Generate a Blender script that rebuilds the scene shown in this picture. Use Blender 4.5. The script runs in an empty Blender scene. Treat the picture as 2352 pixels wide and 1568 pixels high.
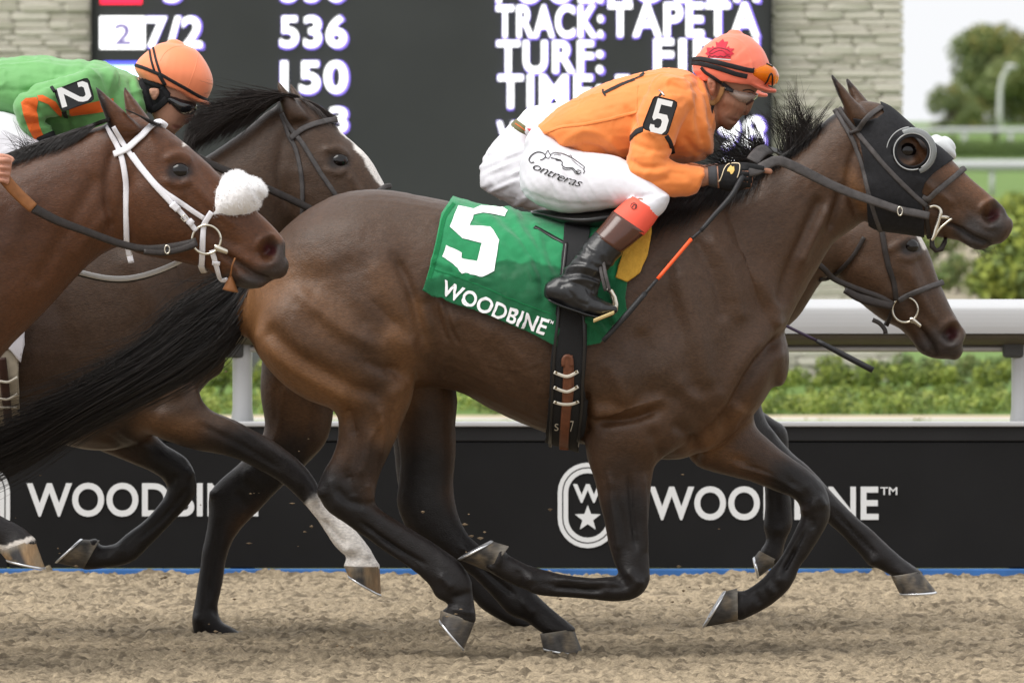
import bpy, bmesh, math, random
import numpy as np
from mathutils import Vector, Matrix
from mathutils.bvhtree import BVHTree

random.seed(7)
RNG = np.random.default_rng(11)
scene = bpy.context.scene
COL = scene.collection

# ------------------------------------------------------------------ camera
CAM_D, CAM_H = 25.0, 1.544          # metres from the lead horse, height of the lens
FPX = 20000.0                        # focal length in units of the traced 2352 x 1568 picture
PITCH = math.atan(514.0 / FPX)
cam_data = bpy.data.cameras.new('camera')
cam = bpy.data.objects.new('camera', cam_data)
COL.objects.link(cam)
cam.location = (0, -CAM_D, CAM_H)
cam.rotation_euler = (math.pi / 2 - PITCH, 0, 0)
cam_data.sensor_width = 36.0
cam_data.lens = 36.0 * FPX / 2352.0
cam_data.clip_start = 0.5
cam_data.clip_end = 4000
cam_data.dof.use_dof = True
cam_data.dof.focus_distance = CAM_D - 0.15
cam_data.dof.aperture_fstop = 11.0
scene.camera = cam

# ------------------------------------------------------------------ light
SUN_EL, SUN_AZ = math.radians(58), math.radians(238)   # azimuth clockwise from +Y (behind-left of the camera)
world = bpy.data.worlds.new('World')
scene.world = world
world.use_nodes = True
wn = world.node_tree
wn.nodes.clear()
w_out = wn.nodes.new('ShaderNodeOutputWorld')
w_bg = wn.nodes.new('ShaderNodeBackground')
w_sky = wn.nodes.new('ShaderNodeTexSky')
w_sky.sky_type = 'NISHITA'
w_sky.sun_disc = False
w_sky.sun_elevation = SUN_EL
w_sky.sun_rotation = SUN_AZ
w_sky.dust_density = 6.0
w_sky.air_density = 1.0
w_hsv = wn.nodes.new('ShaderNodeHueSaturation')      # overcast: the blue is washed out of the sky
w_hsv.inputs['Saturation'].default_value = 0.13
w_bg.inputs['Strength'].default_value = 0.15
w_mix = wn.nodes.new('ShaderNodeMix'); w_mix.data_type = 'RGBA'
w_mix.inputs['Factor'].default_value = 0.8
w_mix.inputs[7].default_value = (4.15, 4.2, 4.3, 1)       # even white cloud cover
wn.links.new(w_sky.outputs[0], w_hsv.inputs['Color'])
wn.links.new(w_hsv.outputs[0], w_mix.inputs[6]); wn.links.new(w_mix.outputs[2], w_bg.inputs['Color'])
wn.links.new(w_bg.outputs[0], w_out.inputs['Surface'])
sun_data = bpy.data.lights.new('sun', 'SUN')
sun_data.energy = 1.5
sun_data.angle = math.radians(44)
sun_data.color = (1.0, 0.965, 0.91)
sun = bpy.data.objects.new('sun', sun_data)
COL.objects.link(sun)
sun_dir = Vector((math.sin(SUN_AZ) * math.cos(SUN_EL), math.cos(SUN_AZ) * math.cos(SUN_EL), math.sin(SUN_EL)))
sun.rotation_euler = (-sun_dir).to_track_quat('-Z', 'Y').to_euler()

vs = scene.view_settings
vs.view_transform = 'Standard'
vs.look = 'None'
vs.gamma = 1.0
vs.use_curve_mapping = False
vs.exposure = 0.92

# ------------------------------------------------------------------ helpers
SP, CP = math.sin(PITCH), math.cos(PITCH)

def wxz(px, py, Y):
    """traced picture coordinates + distance plane -> world x, z (numpy friendly)"""
    u = (np.asarray(px, float) - 1176.0) / FPX
    v = (784.0 - np.asarray(py, float)) / FPX
    dy = CP + v * SP
    dz = -SP + v * CP
    t = (np.asarray(Y, float) + CAM_D) / dy
    return u * t, CAM_H + dz * t

def W(px, py, Y):
    x, z = wxz(px, py, Y)
    return Vector((float(x), float(Y), float(z)))

def proj(V):
    """world points -> traced picture coordinates"""
    V = np.asarray(V, float)
    x, y, z = V[:, 0], V[:, 1] + CAM_D, V[:, 2] - CAM_H
    f = y * CP - z * SP
    up = y * SP + z * CP
    return 1176.0 + FPX * x / f, 784.0 - FPX * up / f

def scale_at(Y):
    return FPX / (CAM_D + Y)          # picture units per metre

def tag(o, label=None, cat=None, group=None, kind=None):
    if label: o['label'] = label
    if cat: o['category'] = cat
    if group: o['group'] = group
    if kind: o['kind'] = kind
    return o

def link(name, me, mat=None, parent=None):
    o = bpy.data.objects.new(name, me)
    COL.objects.link(o)
    if mat is not None and len(me.materials) == 0:
        me.materials.append(mat)
    if parent is not None:
        o.parent = parent
        o.matrix_parent_inverse = parent.matrix_world.inverted() if parent.location.length == 0 else Matrix.Translation(-_wloc(parent))
    return o

def _wloc(o):
    v = Vector(o.location)
    while o.parent is not None:
        v = v + o.matrix_parent_inverse.translation
        o = o.parent
        v = v + Vector(o.location)
    return v

def empty(name, loc=(0, 0, 0), parent=None):
    o = bpy.data.objects.new(name, None)
    o.empty_display_size = 0.1
    COL.objects.link(o)
    o.location = loc
    return o

def mesh(name, V, F, smooth=True):
    me = bpy.data.meshes.new(name)
    V = np.asarray(V, np.float64)
    me.from_pydata(V.tolist(), [], [list(map(int, f)) for f in F])
    me.validate()
    if smooth:
        me.polygons.foreach_set('use_smooth', np.ones(len(me.polygons), bool))
    me.update()
    return me

class Buf:
    """collects shapes into one mesh"""
    def __init__(self): self.V = []; self.F = []; self.n = 0
    def add(self, V, F):
        V = np.asarray(V, float).reshape(-1, 3)
        self.V.append(V)
        self.F += [[i + self.n for i in f] for f in F]
        self.n += len(V)
        return self
    def verts(self): return np.concatenate(self.V) if self.V else np.zeros((0, 3))
    def build(self, name, mat=None, parent=None, smooth=True):
        return link(name, mesh(name, self.verts(), self.F, smooth), mat, parent)

def box_vf(c, s, rot=None):
    c = np.array(c, float); s = np.array(s, float) / 2
    V = np.array([[x, y, z] for x in (-1, 1) for y in (-1, 1) for z in (-1, 1)], float) * s
    if rot is not None: V = V @ np.array(rot.to_3x3()).T
    F = [[0, 1, 3, 2], [4, 6, 7, 5], [0, 4, 5, 1], [2, 3, 7, 6], [0, 2, 6, 4], [1, 5, 7, 3]]
    return V + c, F

def bevel_obj(o, w, seg=2):
    m = o.modifiers.new('bevel', 'BEVEL'); m.width = w; m.segments = seg; m.limit_method = 'ANGLE'
    return o

def crom(P, sub):
    """Catmull-Rom through rows of P"""
    P = np.asarray(P, float)
    n = len(P)
    if n < 3:
        t = np.linspace(0, 1, sub * (n - 1) + 1)[:, None]
        return P[0] * (1 - t) + P[-1] * t
    E = np.vstack([2 * P[0] - P[1], P, 2 * P[-1] - P[-2]])
    out = []
    for i in range(n - 1):
        p0, p1, p2, p3 = E[i], E[i + 1], E[i + 2], E[i + 3]
        for k in range(sub):
            t = k / sub
            out.append(0.5 * ((2 * p1) + (-p0 + p2) * t + (2 * p0 - 5 * p1 + 4 * p2 - p3) * t * t + (-p0 + 3 * p1 - 3 * p2 + p3) * t ** 3))
    out.append(P[-1])
    return np.array(out)

def loft(secs, Y0, nring=22, sub=4, caps=(0.6, 0.6), expo=2.2):
    """solid through cross-sections (ax, ay, bx, by, half width, y offset): picture edges a and b, real width across"""
    S = crom(secs, sub)
    S[:, 4] = np.maximum(S[:, 4], 0.004)
    rows = [list(r) for r in S]
    sc = scale_at(Y0)
    def capring(r, rn, k):
        r = np.array(r); rn = np.array(rn)
        c = (r[0:2] + r[2:4]) / 2; cn = (rn[0:2] + rn[2:4]) / 2
        d = c - cn
        L = np.linalg.norm(d); d = d / L if L > 1e-6 else np.array([0, 1.0])
        h = min(np.linalg.norm(r[2:4] - r[0:2]) / 2, r[4] * sc) * k
        out = []
        for a in (30, 60, 80):
            a = math.radians(a); s = math.cos(a); off = d * h * math.sin(a)
            A = c + (r[0:2] - c) * s + off; B = c + (r[2:4] - c) * s + off
            out.append([A[0], A[1], B[0], B[1], r[4] * s, r[5]])
        return out
    pre = capring(rows[0], rows[1], caps[0])[::-1] if caps[0] else []
    post = capring(rows[-1], rows[-2], caps[1]) if caps[1] else []
    R = np.array(pre + rows + post)
    t = np.linspace(0, 2 * np.pi, nring, endpoint=False)
    c, s = np.cos(t), np.sin(t)
    c2 = np.sign(c) * np.abs(c) ** (2 / expo); s2 = np.sign(s) * np.abs(s) ** (2 / expo)
    cx, cy = (R[:, 0] + R[:, 2]) / 2, (R[:, 1] + R[:, 3]) / 2
    hx, hy = (R[:, 2] - R[:, 0]) / 2, (R[:, 3] - R[:, 1]) / 2
    px = cx[:, None] + hx[:, None] * c2; py = cy[:, None] + hy[:, None] * c2
    yc = Y0 + R[:, 5]
    X, Z = wxz(px, py, np.repeat(yc[:, None], nring, 1))
    Yv = yc[:, None] + R[:, 4][:, None] * s2
    V = np.stack([X, Yv, Z], -1).reshape(-1, 3)
    m = len(R)
    F = []
    for i in range(m - 1):
        for j in range(nring):
            k = (j + 1) % nring
            F.append([i * nring + j, i * nring + k, (i + 1) * nring + k, (i + 1) * nring + j])
    F.append(list(range(nring))[::-1]); F.append([(m - 1) * nring + j for j in range(nring)])
    # outward orientation
    v0 = V.reshape(m, nring, 3)
    vol = 0.0
    P = np.asarray(V)
    for f in F[:]:
        a = P[f[0]]
        for q in range(1, len(f) - 1):
            vol += np.dot(a, np.cross(P[f[q]], P[f[q + 1]]))
    if vol < 0: F = [f[::-1] for f in F]
    return V, F

def vf_of(me):
    n = len(me.vertices)
    V = np.empty(n * 3); me.vertices.foreach_get('co', V)
    return V.reshape(n, 3)

def edges_of(me):
    E = np.empty(len(me.edges) * 2, np.int32); me.edges.foreach_get('vertices', E)
    return E.reshape(-1, 2)

def normals_of(me):
    n = len(me.vertices)
    N = np.empty(n * 3); me.vertices.foreach_get('normal', N)
    return N.reshape(n, 3)

def setv(me, V):
    me.vertices.foreach_set('co', np.asarray(V, np.float32).ravel()); me.update()

def relax(V, E, it, lam=0.5, mu=-0.52, mask=None):
    n = len(V)
    deg = np.bincount(E.ravel(), minlength=n).astype(float)[:, None]
    deg[deg == 0] = 1
    def lap(V):
        S = np.empty_like(V)
        for k in range(3):
            S[:, k] = np.bincount(E[:, 0], V[E[:, 1], k], n) + np.bincount(E[:, 1], V[E[:, 0], k], n)
        return S / deg - V
    m = 1.0 if mask is None else mask[:, None]
    for _ in range(it):
        V = V + lam * m * lap(V)
        if mu: V = V + mu * m * lap(V)
    return V

def remesh(name, V, F, voxel, it=6, taubin=True):
    """union of overlapping closed shapes -> one continuous skin"""
    me = mesh(name + '_tmp', V, F)
    ob = bpy.data.objects.new(name + '_tmp', me)
    COL.objects.link(ob)
    md = ob.modifiers.new('r', 'REMESH'); md.mode = 'VOXEL'; md.voxel_size = voxel; md.adaptivity = 0
    dg = bpy.context.evaluated_depsgraph_get()
    out = bpy.data.meshes.new_from_object(ob.evaluated_get(dg))
    bpy.data.objects.remove(ob); bpy.data.meshes.remove(me)
    out.name = name
    Vn = relax(vf_of(out), edges_of(out), it, mu=-0.52 if taubin else 0)
    setv(out, Vn)
    out.polygons.foreach_set('use_smooth', np.ones(len(out.polygons), bool))
    out.update()
    return out

def seg_dist(px, py, pts):
    """distance to a polyline in picture units, and position along it 0..1"""
    pts = np.asarray(pts, float)
    best = np.full(len(px), 1e9); along = np.zeros(len(px))
    if len(pts) == 1:
        return np.hypot(px - pts[0, 0], py - pts[0, 1]), along
    L = np.r_[0, np.cumsum(np.hypot(*np.diff(pts, axis=0).T))]
    for i in range(len(pts) - 1):
        a, b = pts[i], pts[i + 1]
        d = b - a; l2 = (d @ d) or 1e-9
        t = np.clip(((px - a[0]) * d[0] + (py - a[1]) * d[1]) / l2, 0, 1)
        q = np.hypot(px - a[0] - t * d[0], py - a[1] - t * d[1])
        m = q < best
        best[m] = q[m]; along[m] = (L[i] + t[m] * math.sqrt(l2))/ (L[-1] or 1)
    return best, along

def sculpt(me, strokes, ymax=None):
    """strokes: (points in picture units, radius, amount in metres[, (ymin, ymax)]) pushed along the normal of the camera-facing side"""
    V = vf_of(me)
    px, py = proj(V)
    D = np.zeros(len(V))
    N = normals_of(me)
    face = np.clip(-N[:, 1] * 1.6 + 0.15, 0, 1)
    for s in strokes:
        pts, r, a = crom(s[0], 5) if len(s[0]) > 2 else np.asarray(s[0], float), s[1], s[2]
        d, al = seg_dist(px, py, pts)
        w = np.exp(-(d / r) ** 2)
        if len(s[0]) > 1 and r <= 13: w = w * np.clip(np.minimum(al, 1 - al) * 6 + 0.35, 0, 1)
        if len(s) > 3: w = w * ((V[:, 1] > s[3][0]) & (V[:, 1] < s[3][1]))
        D += a * w
    V = V + N * (D * face)[:, None]
    setv(me, V)

def hash3(ix, iy, iz, seed):
    h = (ix * 374761393 + iy * 668265263 + iz * 2147483647 + seed * 1274126177) & 0xFFFFFFFF
    h = ((h ^ (h >> 13)) * 1274126177) & 0xFFFFFFFF
    h = ((h ^ (h >> 16)) * 2246822519) & 0xFFFFFFFF
    return ((h ^ (h >> 15)) & 0xFFFFFF) / float(0xFFFFFF)

def vnoise(P, seed=0):
    """smooth value noise, -1..1"""
    P = np.asarray(P, float)
    I = np.floor(P).astype(np.int64); f = P - I
    f = f * f * f * (f * (f * 6 - 15) + 10)
    r = 0
    for dx in (0, 1):
        for dy in (0, 1):
            for dz in (0, 1):
                w = (f[:, 0] if dx else 1 - f[:, 0]) * (f[:, 1] if dy else 1 - f[:, 1]) * (f[:, 2] if dz else 1 - f[:, 2])
                r = r + w * hash3(I[:, 0] + dx, I[:, 1] + dy, I[:, 2] + dz, seed)
    return r * 2 - 1

def fbm(P, oct=4, seed=0, gain=0.5):
    r = 0; a = 1.0; P = np.asarray(P, float)
    for k in range(oct):
        r = r + a * vnoise(P, seed + k * 17); P = P * 2.03 + 5.1; a *= gain
    return r

def set_col(me, C, name='coat'):
    at = me.color_attributes.new(name, 'FLOAT_COLOR', 'POINT')
    C4 = np.ones((len(C), 4), np.float32); C4[:, :3] = C
    at.data.foreach_set('color', C4.ravel())

# ------------------------------------------------------------------ materials
def new_mat(name):
    m = bpy.data.materials.new(name); m.use_nodes = True
    nt = m.node_tree
    return m, nt, nt.nodes['Principled BSDF']

def mat(name, col, rough=0.6, spec=0.4, metal=0.0, var=0.0, vscale=20.0, bump=0.0, bscale=200.0, stretch=(1, 1, 1), attr=None, sheen=0.0, coat=0.0, emit=None, estr=1.0, detail=4.0, transmission=0.0, ior=1.45):
    m, nt, p = new_mat(name)
    p.inputs['Roughness'].default_value = rough
    p.inputs['Specular IOR Level'].default_value = spec
    p.inputs['Metallic'].default_value = metal
    p.inputs['Base Color'].default_value = (*col, 1)
    p.inputs['Sheen Weight'].default_value = sheen
    p.inputs['Coat Weight'].default_value = coat
    p.inputs['Coat Roughness'].default_value = 0.15
    p.inputs['Transmission Weight'].default_value = transmission
    p.inputs['IOR'].default_value = ior
    L = nt.links.new
    src = None
    if attr:
        a = nt.nodes.new('ShaderNodeAttribute'); a.attribute_name = attr
        src = a.outputs['Color']
        L(src, p.inputs['Base Color'])
    tc = mp = None
    if var or bump:
        tc = nt.nodes.new('ShaderNodeTexCoord'); mp = nt.nodes.new('ShaderNodeMapping')
        mp.inputs['Scale'].default_value = stretch
        L(tc.outputs['Object'], mp.inputs['Vector'])
    if var:
        n = nt.nodes.new('ShaderNodeTexNoise'); n.inputs['Scale'].default_value = vscale; n.inputs['Detail'].default_value = detail
        L(mp.outputs[0], n.inputs['Vector'])
        mr = nt.nodes.new('ShaderNodeMapRange')
        mr.inputs['From Min'].default_value = 0.25; mr.inputs['From Max'].default_value = 0.75
        mr.inputs['To Min'].default_value = 1 - var; mr.inputs['To Max'].default_value = 1 + var
        L(n.outputs['Fac'], mr.inputs['Value'])
        mx = nt.nodes.new('ShaderNodeMix'); mx.data_type = 'RGBA'; mx.blend_type = 'MULTIPLY'; mx.inputs['Factor'].default_value = 1
        if src: L(src, mx.inputs[6])
        else: mx.inputs[6].default_value = (*col, 1)
        L(mr.outputs[0], mx.inputs[7])
        L(mx.outputs[2], p.inputs['Base Color'])
    if bump:
        n = nt.nodes.new('ShaderNodeTexNoise'); n.inputs['Scale'].default_value = bscale; n.inputs['Detail'].default_value = 3
        L(mp.outputs[0], n.inputs['Vector'])
        b = nt.nodes.new('ShaderNodeBump'); b.inputs['Strength'].default_value = bump; b.inputs['Distance'].default_value = 0.004
        L(n.outputs['Fac'], b.inputs['Height']); L(b.outputs[0], p.inputs['Normal'])
    if emit:
        p.inputs['Emission Color'].default_value = (*emit, 1); p.inputs['Emission Strength'].default_value = estr
    return m
# ------------------------------------------------------------------ setting
def text_flat(body, offset=0.0, shear=0.0, spacing=1.0):
    c = bpy.data.curves.new('t', 'FONT'); c.body = body; c.offset = offset; c.shear = shear; c.space_character = spacing
    c.resolution_u = 6
    o = bpy.data.objects.new('t', c); COL.objects.link(o)
    dg = bpy.context.evaluated_depsgraph_get()
    me = bpy.data.meshes.new_from_object(o.evaluated_get(dg))
    bpy.data.objects.remove(o); bpy.data.curves.remove(c)
    V = vf_of(me)[:, :2].copy(); F = [list(p.vertices) for p in me.polygons]
    bpy.data.meshes.remove(me)
    return V, F

def fit_box(V, box):
    x0, y0, x1, y1 = box
    lo, hi = V.min(0), V.max(0)
    u = (V[:, 0] - lo[0]) / (hi[0] - lo[0] + 1e-9); v = (V[:, 1] - lo[1]) / (hi[1] - lo[1] + 1e-9)
    return np.stack([x0 + u * (x1 - x0), y1 + v * (y0 - y1)], 1)

def flat_sheet(name, P, F, Y, matl, parent):
    """flat print or light on an upright face at distance plane Y"""
    x, z = wxz(P[:, 0], P[:, 1], np.full(len(P), Y))
    V = np.stack([x, np.full(len(P), Y), z], 1)
    F = [f for f in F]
    me = mesh(name, V, F, smooth=False)
    bm = bmesh.new(); bm.from_mesh(me)
    bmesh.ops.remove_doubles(bm, verts=bm.verts, dist=1e-5)
    for f in bm.faces:
        if f.normal.y > 0: f.normal_flip()
    bm.to_mesh(me); bm.free()
    return link(name, me, matl, parent)

def disc(cx, cy, rx, ry, n=40):
    t = np.linspace(0, 2 * np.pi, n, endpoint=False)
    return np.stack([cx + rx * np.cos(t), cy + ry * np.sin(t)], 1)

def band(outer, inner):
    n = len(outer)
    return np.vstack([outer, inner]), [[i, (i + 1) % n, n + (i + 1) % n, n + i] for i in range(n)]

def stadium(cx, cy, w, h, n=14):
    r = w / 2; P = []
    for k in range(n + 1):
        a = math.pi * k / n; P.append((cx + r * math.cos(a), cy - (h / 2 - r) - r * math.sin(a)))
    for k in range(n + 1):
        a = math.pi * k / n; P.append((cx - r * math.cos(a), cy + (h / 2 - r) + r * math.sin(a)))
    return np.array(P)

def star(cx, cy, r, k=0.42):
    return np.array([(cx + (r if i % 2 == 0 else r * k) * math.sin(i * math.pi / 5), cy - (r if i % 2 == 0 else r * k) * math.cos(i * math.pi / 5)) for i in range(10)])

def fan(P):
    n = len(P); c = P.mean(0)
    return np.vstack([P, c]), [[i, (i + 1) % n, n] for i in range(n)]

# --- racing surface: one sheet, finely raked where the picture shows it
YB = 4.7                                        # distance plane of the barrier
def gridco(a, b, lo, hi, fine, coarse):
    return np.r_[np.arange(a, lo, coarse), np.arange(lo, hi, fine), np.arange(hi, b + coarse, coarse)]
gx = gridco(-30, 30, -2.15, 2.15, 0.0066, 0.8)
gy = gridco(-27, YB + 0.06, -2.3, YB + 0.02, 0.0115, 0.8)
gy = gy[gy <= YB + 0.05]
GX, GY = np.meshgrid(gx, gy)
P3 = np.stack([GX.ravel(), GY.ravel(), np.zeros(GX.size)], 1)
warp = np.stack([fbm(P3 * 3.0, 2, 41), fbm(P3 * 3.0, 2, 57), np.zeros(len(P3))], 1) * 0.05
Q = P3 + warp
h = 0.006 * np.maximum(0, fbm(Q * np.array([9, 10, 1]), 2, 5)) + 0.006 * np.abs(vnoise(Q * np.array([19, 20, 1]), 8)) + 0.013 * np.maximum(0, vnoise(Q * np.array([30, 34, 1]), 21) - .05) + 0.012 * np.maximum(0, vnoise(Q * np.array([47, 50, 1]), 22) - .1) + 0.004 * vnoise(Q * np.array([72, 66, 1]), 33) + 0.004 * fbm(P3 * 0.7, 2, 77)
h += 0.012 * np.exp(-((YB - P3[:, 1]) / 0.14) ** 2) * (0.7 + 0.9 * fbm(P3 * np.array([5, 4, 1]), 3, 91))
h -= h.mean() * 1.0
h -= 0.020 * np.exp(-((YB - P3[:, 1]) / 0.45) ** 2)
P3[:, 2] = h
ny, nx = GX.shape
idx = np.arange(nx * ny).reshape(ny, nx)
Fg = np.stack([idx[:-1, :-1], idx[:-1, 1:], idx[1:, 1:], idx[1:, :-1]], -1).reshape(-1, 4)
me = bpy.data.meshes.new('track_sand')
me.vertices.add(len(P3)); me.vertices.foreach_set('co', P3.astype(np.float32).ravel())
me.loops.add(Fg.size); me.loops.foreach_set('vertex_index', Fg.astype(np.int32).ravel())
me.polygons.add(len(Fg)); me.polygons.foreach_set('loop_start', np.arange(0, Fg.size, 4, dtype=np.int32)); me.polygons.foreach_set('loop_total', np.full(len(Fg), 4, np.int32))
me.update(calc_edges=True)
me.polygons.foreach_set('use_smooth', np.ones(len(Fg), bool))
dark_speck = np.clip(fbm(Q * np.array([27, 36, 1.]), 3, 61) * 2.0 - 0.32, 0, 1); grain = vnoise(Q * np.array([90, 110, 1.]), 71)  # random dark specks in the colour, standing in for shade between clods
C = np.array([0.275, 0.222, 0.152])[None] * (1 + 0.10 * fbm(Q * 2.2, 2, 3) + 0.30 * grain)[:, None]
C = C * (1 - 0.72 * dark_speck[:, None]) + np.array([0.10, 0.078, 0.055])[None] * (0.55 * dark_speck)[:, None]
set_col(me, np.clip(C, 0.01, 1), 'tone')
M_SAND = mat('synthetic_track_sand', (0.4, 0.3, 0.2), rough=0.95, spec=0.15, attr='tone', var=0.30, vscale=160, bump=0.7, bscale=240)
g = link('track_sand', me, M_SAND); tag(g, kind='structure')

# --- infield ground: lawn strips and paths going back to the horizon
def ground_strip(name, d0, d1, z, matl, xw=None, rough=0.0):
    y0, y1 = d0 - CAM_D, d1 - CAM_D
    xw = xw or d1 * 0.5
    nxs, nys = (60, max(2, int((d1 - d0) / 0.25))) if d1 < 60 else (30, 20)
    xs = np.linspace(-xw, xw, nxs); ys = np.linspace(y0, y1, nys)
    A, Bq = np.meshgrid(xs, ys)
    V = np.stack([A.ravel(), Bq.ravel(), np.full(A.size, z)], 1)
    V[:, 2] += rough * fbm(V * np.array([1.3, 2.5, 1]), 3, 4)
    I = np.arange(A.size).reshape(A.shape)
    F = np.stack([I[:-1, :-1], I[:-1, 1:], I[1:, 1:], I[1:, :-1]], -1).reshape(-1, 4)
    o = link(name, mesh(name, V, F), matl); tag(o, kind='structure'); return o
M_LAWN = mat('mown_lawn', (0.26, 0.29, 0.085), rough=.9, spec=.2, var=.25, vscale=2.5)
M_LAWN2 = mat('infield_lawn', (0.115, 0.185, 0.048), rough=.9, spec=.2, var=.35, vscale=1.2)
M_PATH = mat('pale_path', (0.42, 0.35, 0.24), rough=.9, var=.2, vscale=4)
M_DRY = mat('dry_slope_soil', (0.27, 0.235, 0.165), rough=.95, var=.45, vscale=.35)
ground_strip('lawn_ground', CAM_D + YB + 0.05, 45.3, -0.03, M_LAWN)
ground_strip('infield_path_ground', 45.3, 45.8, -0.02, M_PATH)
ground_strip('rough_lawn_ground', 45.8, 60, -0.03, M_LAWN2)
ground_strip('dry_slope_ground', 60, 128, -0.03, M_DRY, 90)
ground_strip('turf_course_ground', 128, 150, -0.03, M_LAWN2, 120)
ground_strip('infield_track_ground', 150, 162, -0.03, M_PATH, 140)
ground_strip('far_lawn_ground', 162, 3000, -0.03, M_LAWN2, 1800)

# --- barrier with advertising panels
bar = empty('barrier', (0, YB, 0)); tag(bar, 'long black advertising barrier with white WOODBINE lettering beside the track', 'barrier')
M_BLK = mat('black_panel', (0.0085, 0.0085, 0.0092), rough=0.5, spec=0.22, var=.25, vscale=3)
M_BLK2 = mat('black_panel_top', (0.016, 0.016, 0.017), rough=0.5, spec=0.25, var=.2, vscale=3)
M_WHT = mat('white_print', (0.66, 0.67, 0.68), rough=.55)
M_RAIL = mat('white_powder_coat', (0.43, 0.435, 0.445), rough=.35, spec=.45, var=.03, vscale=6)
M_BLUE = mat('blue_kick_strip', (0.035, 0.13, 0.36), rough=.55, var=.25, vscale=9)
def zof(py, Y=YB): return float(wxz(0, py, Y)[1])
z_top, z_seam, z_bot = zof(979), zof(1013), zof(1304)
def slab(name, x0, x1, z0, z1, y0, y1, matl, parent, bev=0.004):
    B = Buf(); B.add(*box_vf(((x0 + x1) / 2, (y0 + y1) / 2, (z0 + z1) / 2), (x1 - x0, y1 - y0, z1 - z0)))
    o = B.build(name, matl, parent, smooth=False)
    if bev: bevel_obj(o, bev)
    return o
pw = 2.62
for k in range(-3, 3):
    x0 = -1.72 + pw * k
    slab('panel', x0 + .002, x0 + pw - .002, z_bot, z_seam - .003, YB, YB + .03, M_BLK, bar)
    slab('upper_panel', x0 + .002, x0 + pw - .002, z_seam, z_top, YB - .006, YB + .035, M_BLK2, bar)
slab('backing', -8, 8, z_bot, z_top - .004, YB + .036, YB + .05, M_BLK2, bar, 0)
slab('cap_strip', -8, 8, z_top, zof(968), YB - .02, YB + .05, M_RAIL, bar)
slab('kick_strip', -8, 8, -0.08, z_bot - .002, YB - .012, YB + .03, M_BLUE, bar)
YL = YB - 0.004
WB = lambda box, off=.022: (lambda VF: (fit_box(VF[0], box), VF[1]))(text_flat('WOODBINE', off, spacing=1.02))
for box in ((61, 1108, 593, 1186), (1491, 1116, 2018, 1194)):
    P, F = WB(box); flat_sheet('lettering', P, F, YL, M_WHT, bar)
P, F = text_flat('TM', .01); flat_sheet('lettering', fit_box(P, (2022, 1118, 2061, 1136)), F, YL, M_WHT, bar)
for cx in (-46, 1350):
    Bp = []; Bf = []; n = 0
    for (w0, w1) in ((138, 118), (112, 90)):
        p, f = band(stadium(cx, 1160, w0, w0 + 58), stadium(cx, 1160, w1, w1 + 58))
        Bp.append(p); Bf += [[i + n for i in q] for q in f]; n += len(p)
    p, f = text_flat('W', .03); p = fit_box(p, (cx - 34, 1111, cx + 34, 1154)); Bp.append(p); Bf += [[i + n for i in q] for q in f]; n += len(p)
    p, f = fan(star(cx, 1190, 31)); Bp.append(p); Bf += [[i + n for i in q] for q in f]
    flat_sheet('emblem', np.vstack(Bp), Bf, YL, M_WHT, bar)

# --- track rail over the barrier
rail = empty('track_rail', (0, YB + .1, 0)); tag(rail, 'white aluminium track rail on posts above the black barrier', 'rail')
prof = [(-.100,765),(-.104,750),(-.105,730),(-.103,712),(-.097,705),(-.080,700),(-.03,693),(.02,690),(.10,690),(.19,694),(.215,705),(.215,760),(.19,765),(.05,764),(-.085,766)]
B = Buf(); xs = np.linspace(-8, 8, 3); pr = crom(np.array([(y, zof(p)) for y, p in prof + prof[:1]]), 2)[:-1]
V = []; nP = len(pr)
for x in xs:
    for (y, z) in pr: V.append((x, YB + .1 + y, z))
F = [[i * nP + j, i * nP + (j + 1) % nP, (i + 1) * nP + (j + 1) % nP, (i + 1) * nP + j] for i in range(2) for j in range(nP)]
B.add(V, F); B.build('rail_cover', M_RAIL, rail, smooth=False)
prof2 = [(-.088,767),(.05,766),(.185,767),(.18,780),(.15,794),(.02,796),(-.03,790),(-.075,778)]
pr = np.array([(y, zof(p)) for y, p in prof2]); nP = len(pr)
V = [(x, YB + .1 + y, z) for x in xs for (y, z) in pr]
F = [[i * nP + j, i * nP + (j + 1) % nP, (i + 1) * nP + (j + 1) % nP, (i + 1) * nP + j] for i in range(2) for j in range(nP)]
Buf().add(V, F).build('rail_soffit', mat('underside_shade_brown', (.085, .070, .052), rough=.7, var=.2, vscale=9), rail)  # underside of the rail, its shade put into the dark brown colour
def tube(pts, r, n=10, closed_ends=True):
    P = np.asarray(pts, float); r = np.broadcast_to(np.asarray(r, float), (len(P),))
    T = np.gradient(P, axis=0); T /= np.linalg.norm(T, axis=1)[:, None] + 1e-12
    ref = np.array([0.0, 1, 0]) if abs(T[:, 1]).mean() < .8 else np.array([0, 0, 1.0])
    A = np.cross(T, ref); A /= np.linalg.norm(A, axis=1)[:, None] + 1e-12
    Bn = np.cross(T, A)
    a = np.linspace(0, 2 * np.pi, n, endpoint=False)
    V = (P[:, None] + r[:, None, None] * (np.cos(a)[None, :, None] * A[:, None] + np.sin(a)[None, :, None] * Bn[:, None])).reshape(-1, 3)
    m = len(P)
    F = [[i * n + j, (i + 1) * n + j, (i + 1) * n + (j + 1) % n, i * n + (j + 1) % n] for i in range(m - 1) for j in range(n)]
    if closed_ends: F += [list(range(n)), [(m - 1) * n + j for j in range(n)][::-1]]
    return V, F
Buf().add(*tube([(-8, YB + .12, zof(803)), (0, YB + .12, zof(803)), (8, YB + .12, zof(803))], .011)).build('lower_pipe', mat('grey_pipe', (.35, .34, .33), rough=.4, metal=.3), rail)
M_BRK = mat('dark_bracket', (.05, .05, .05), rough=.6)
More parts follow.
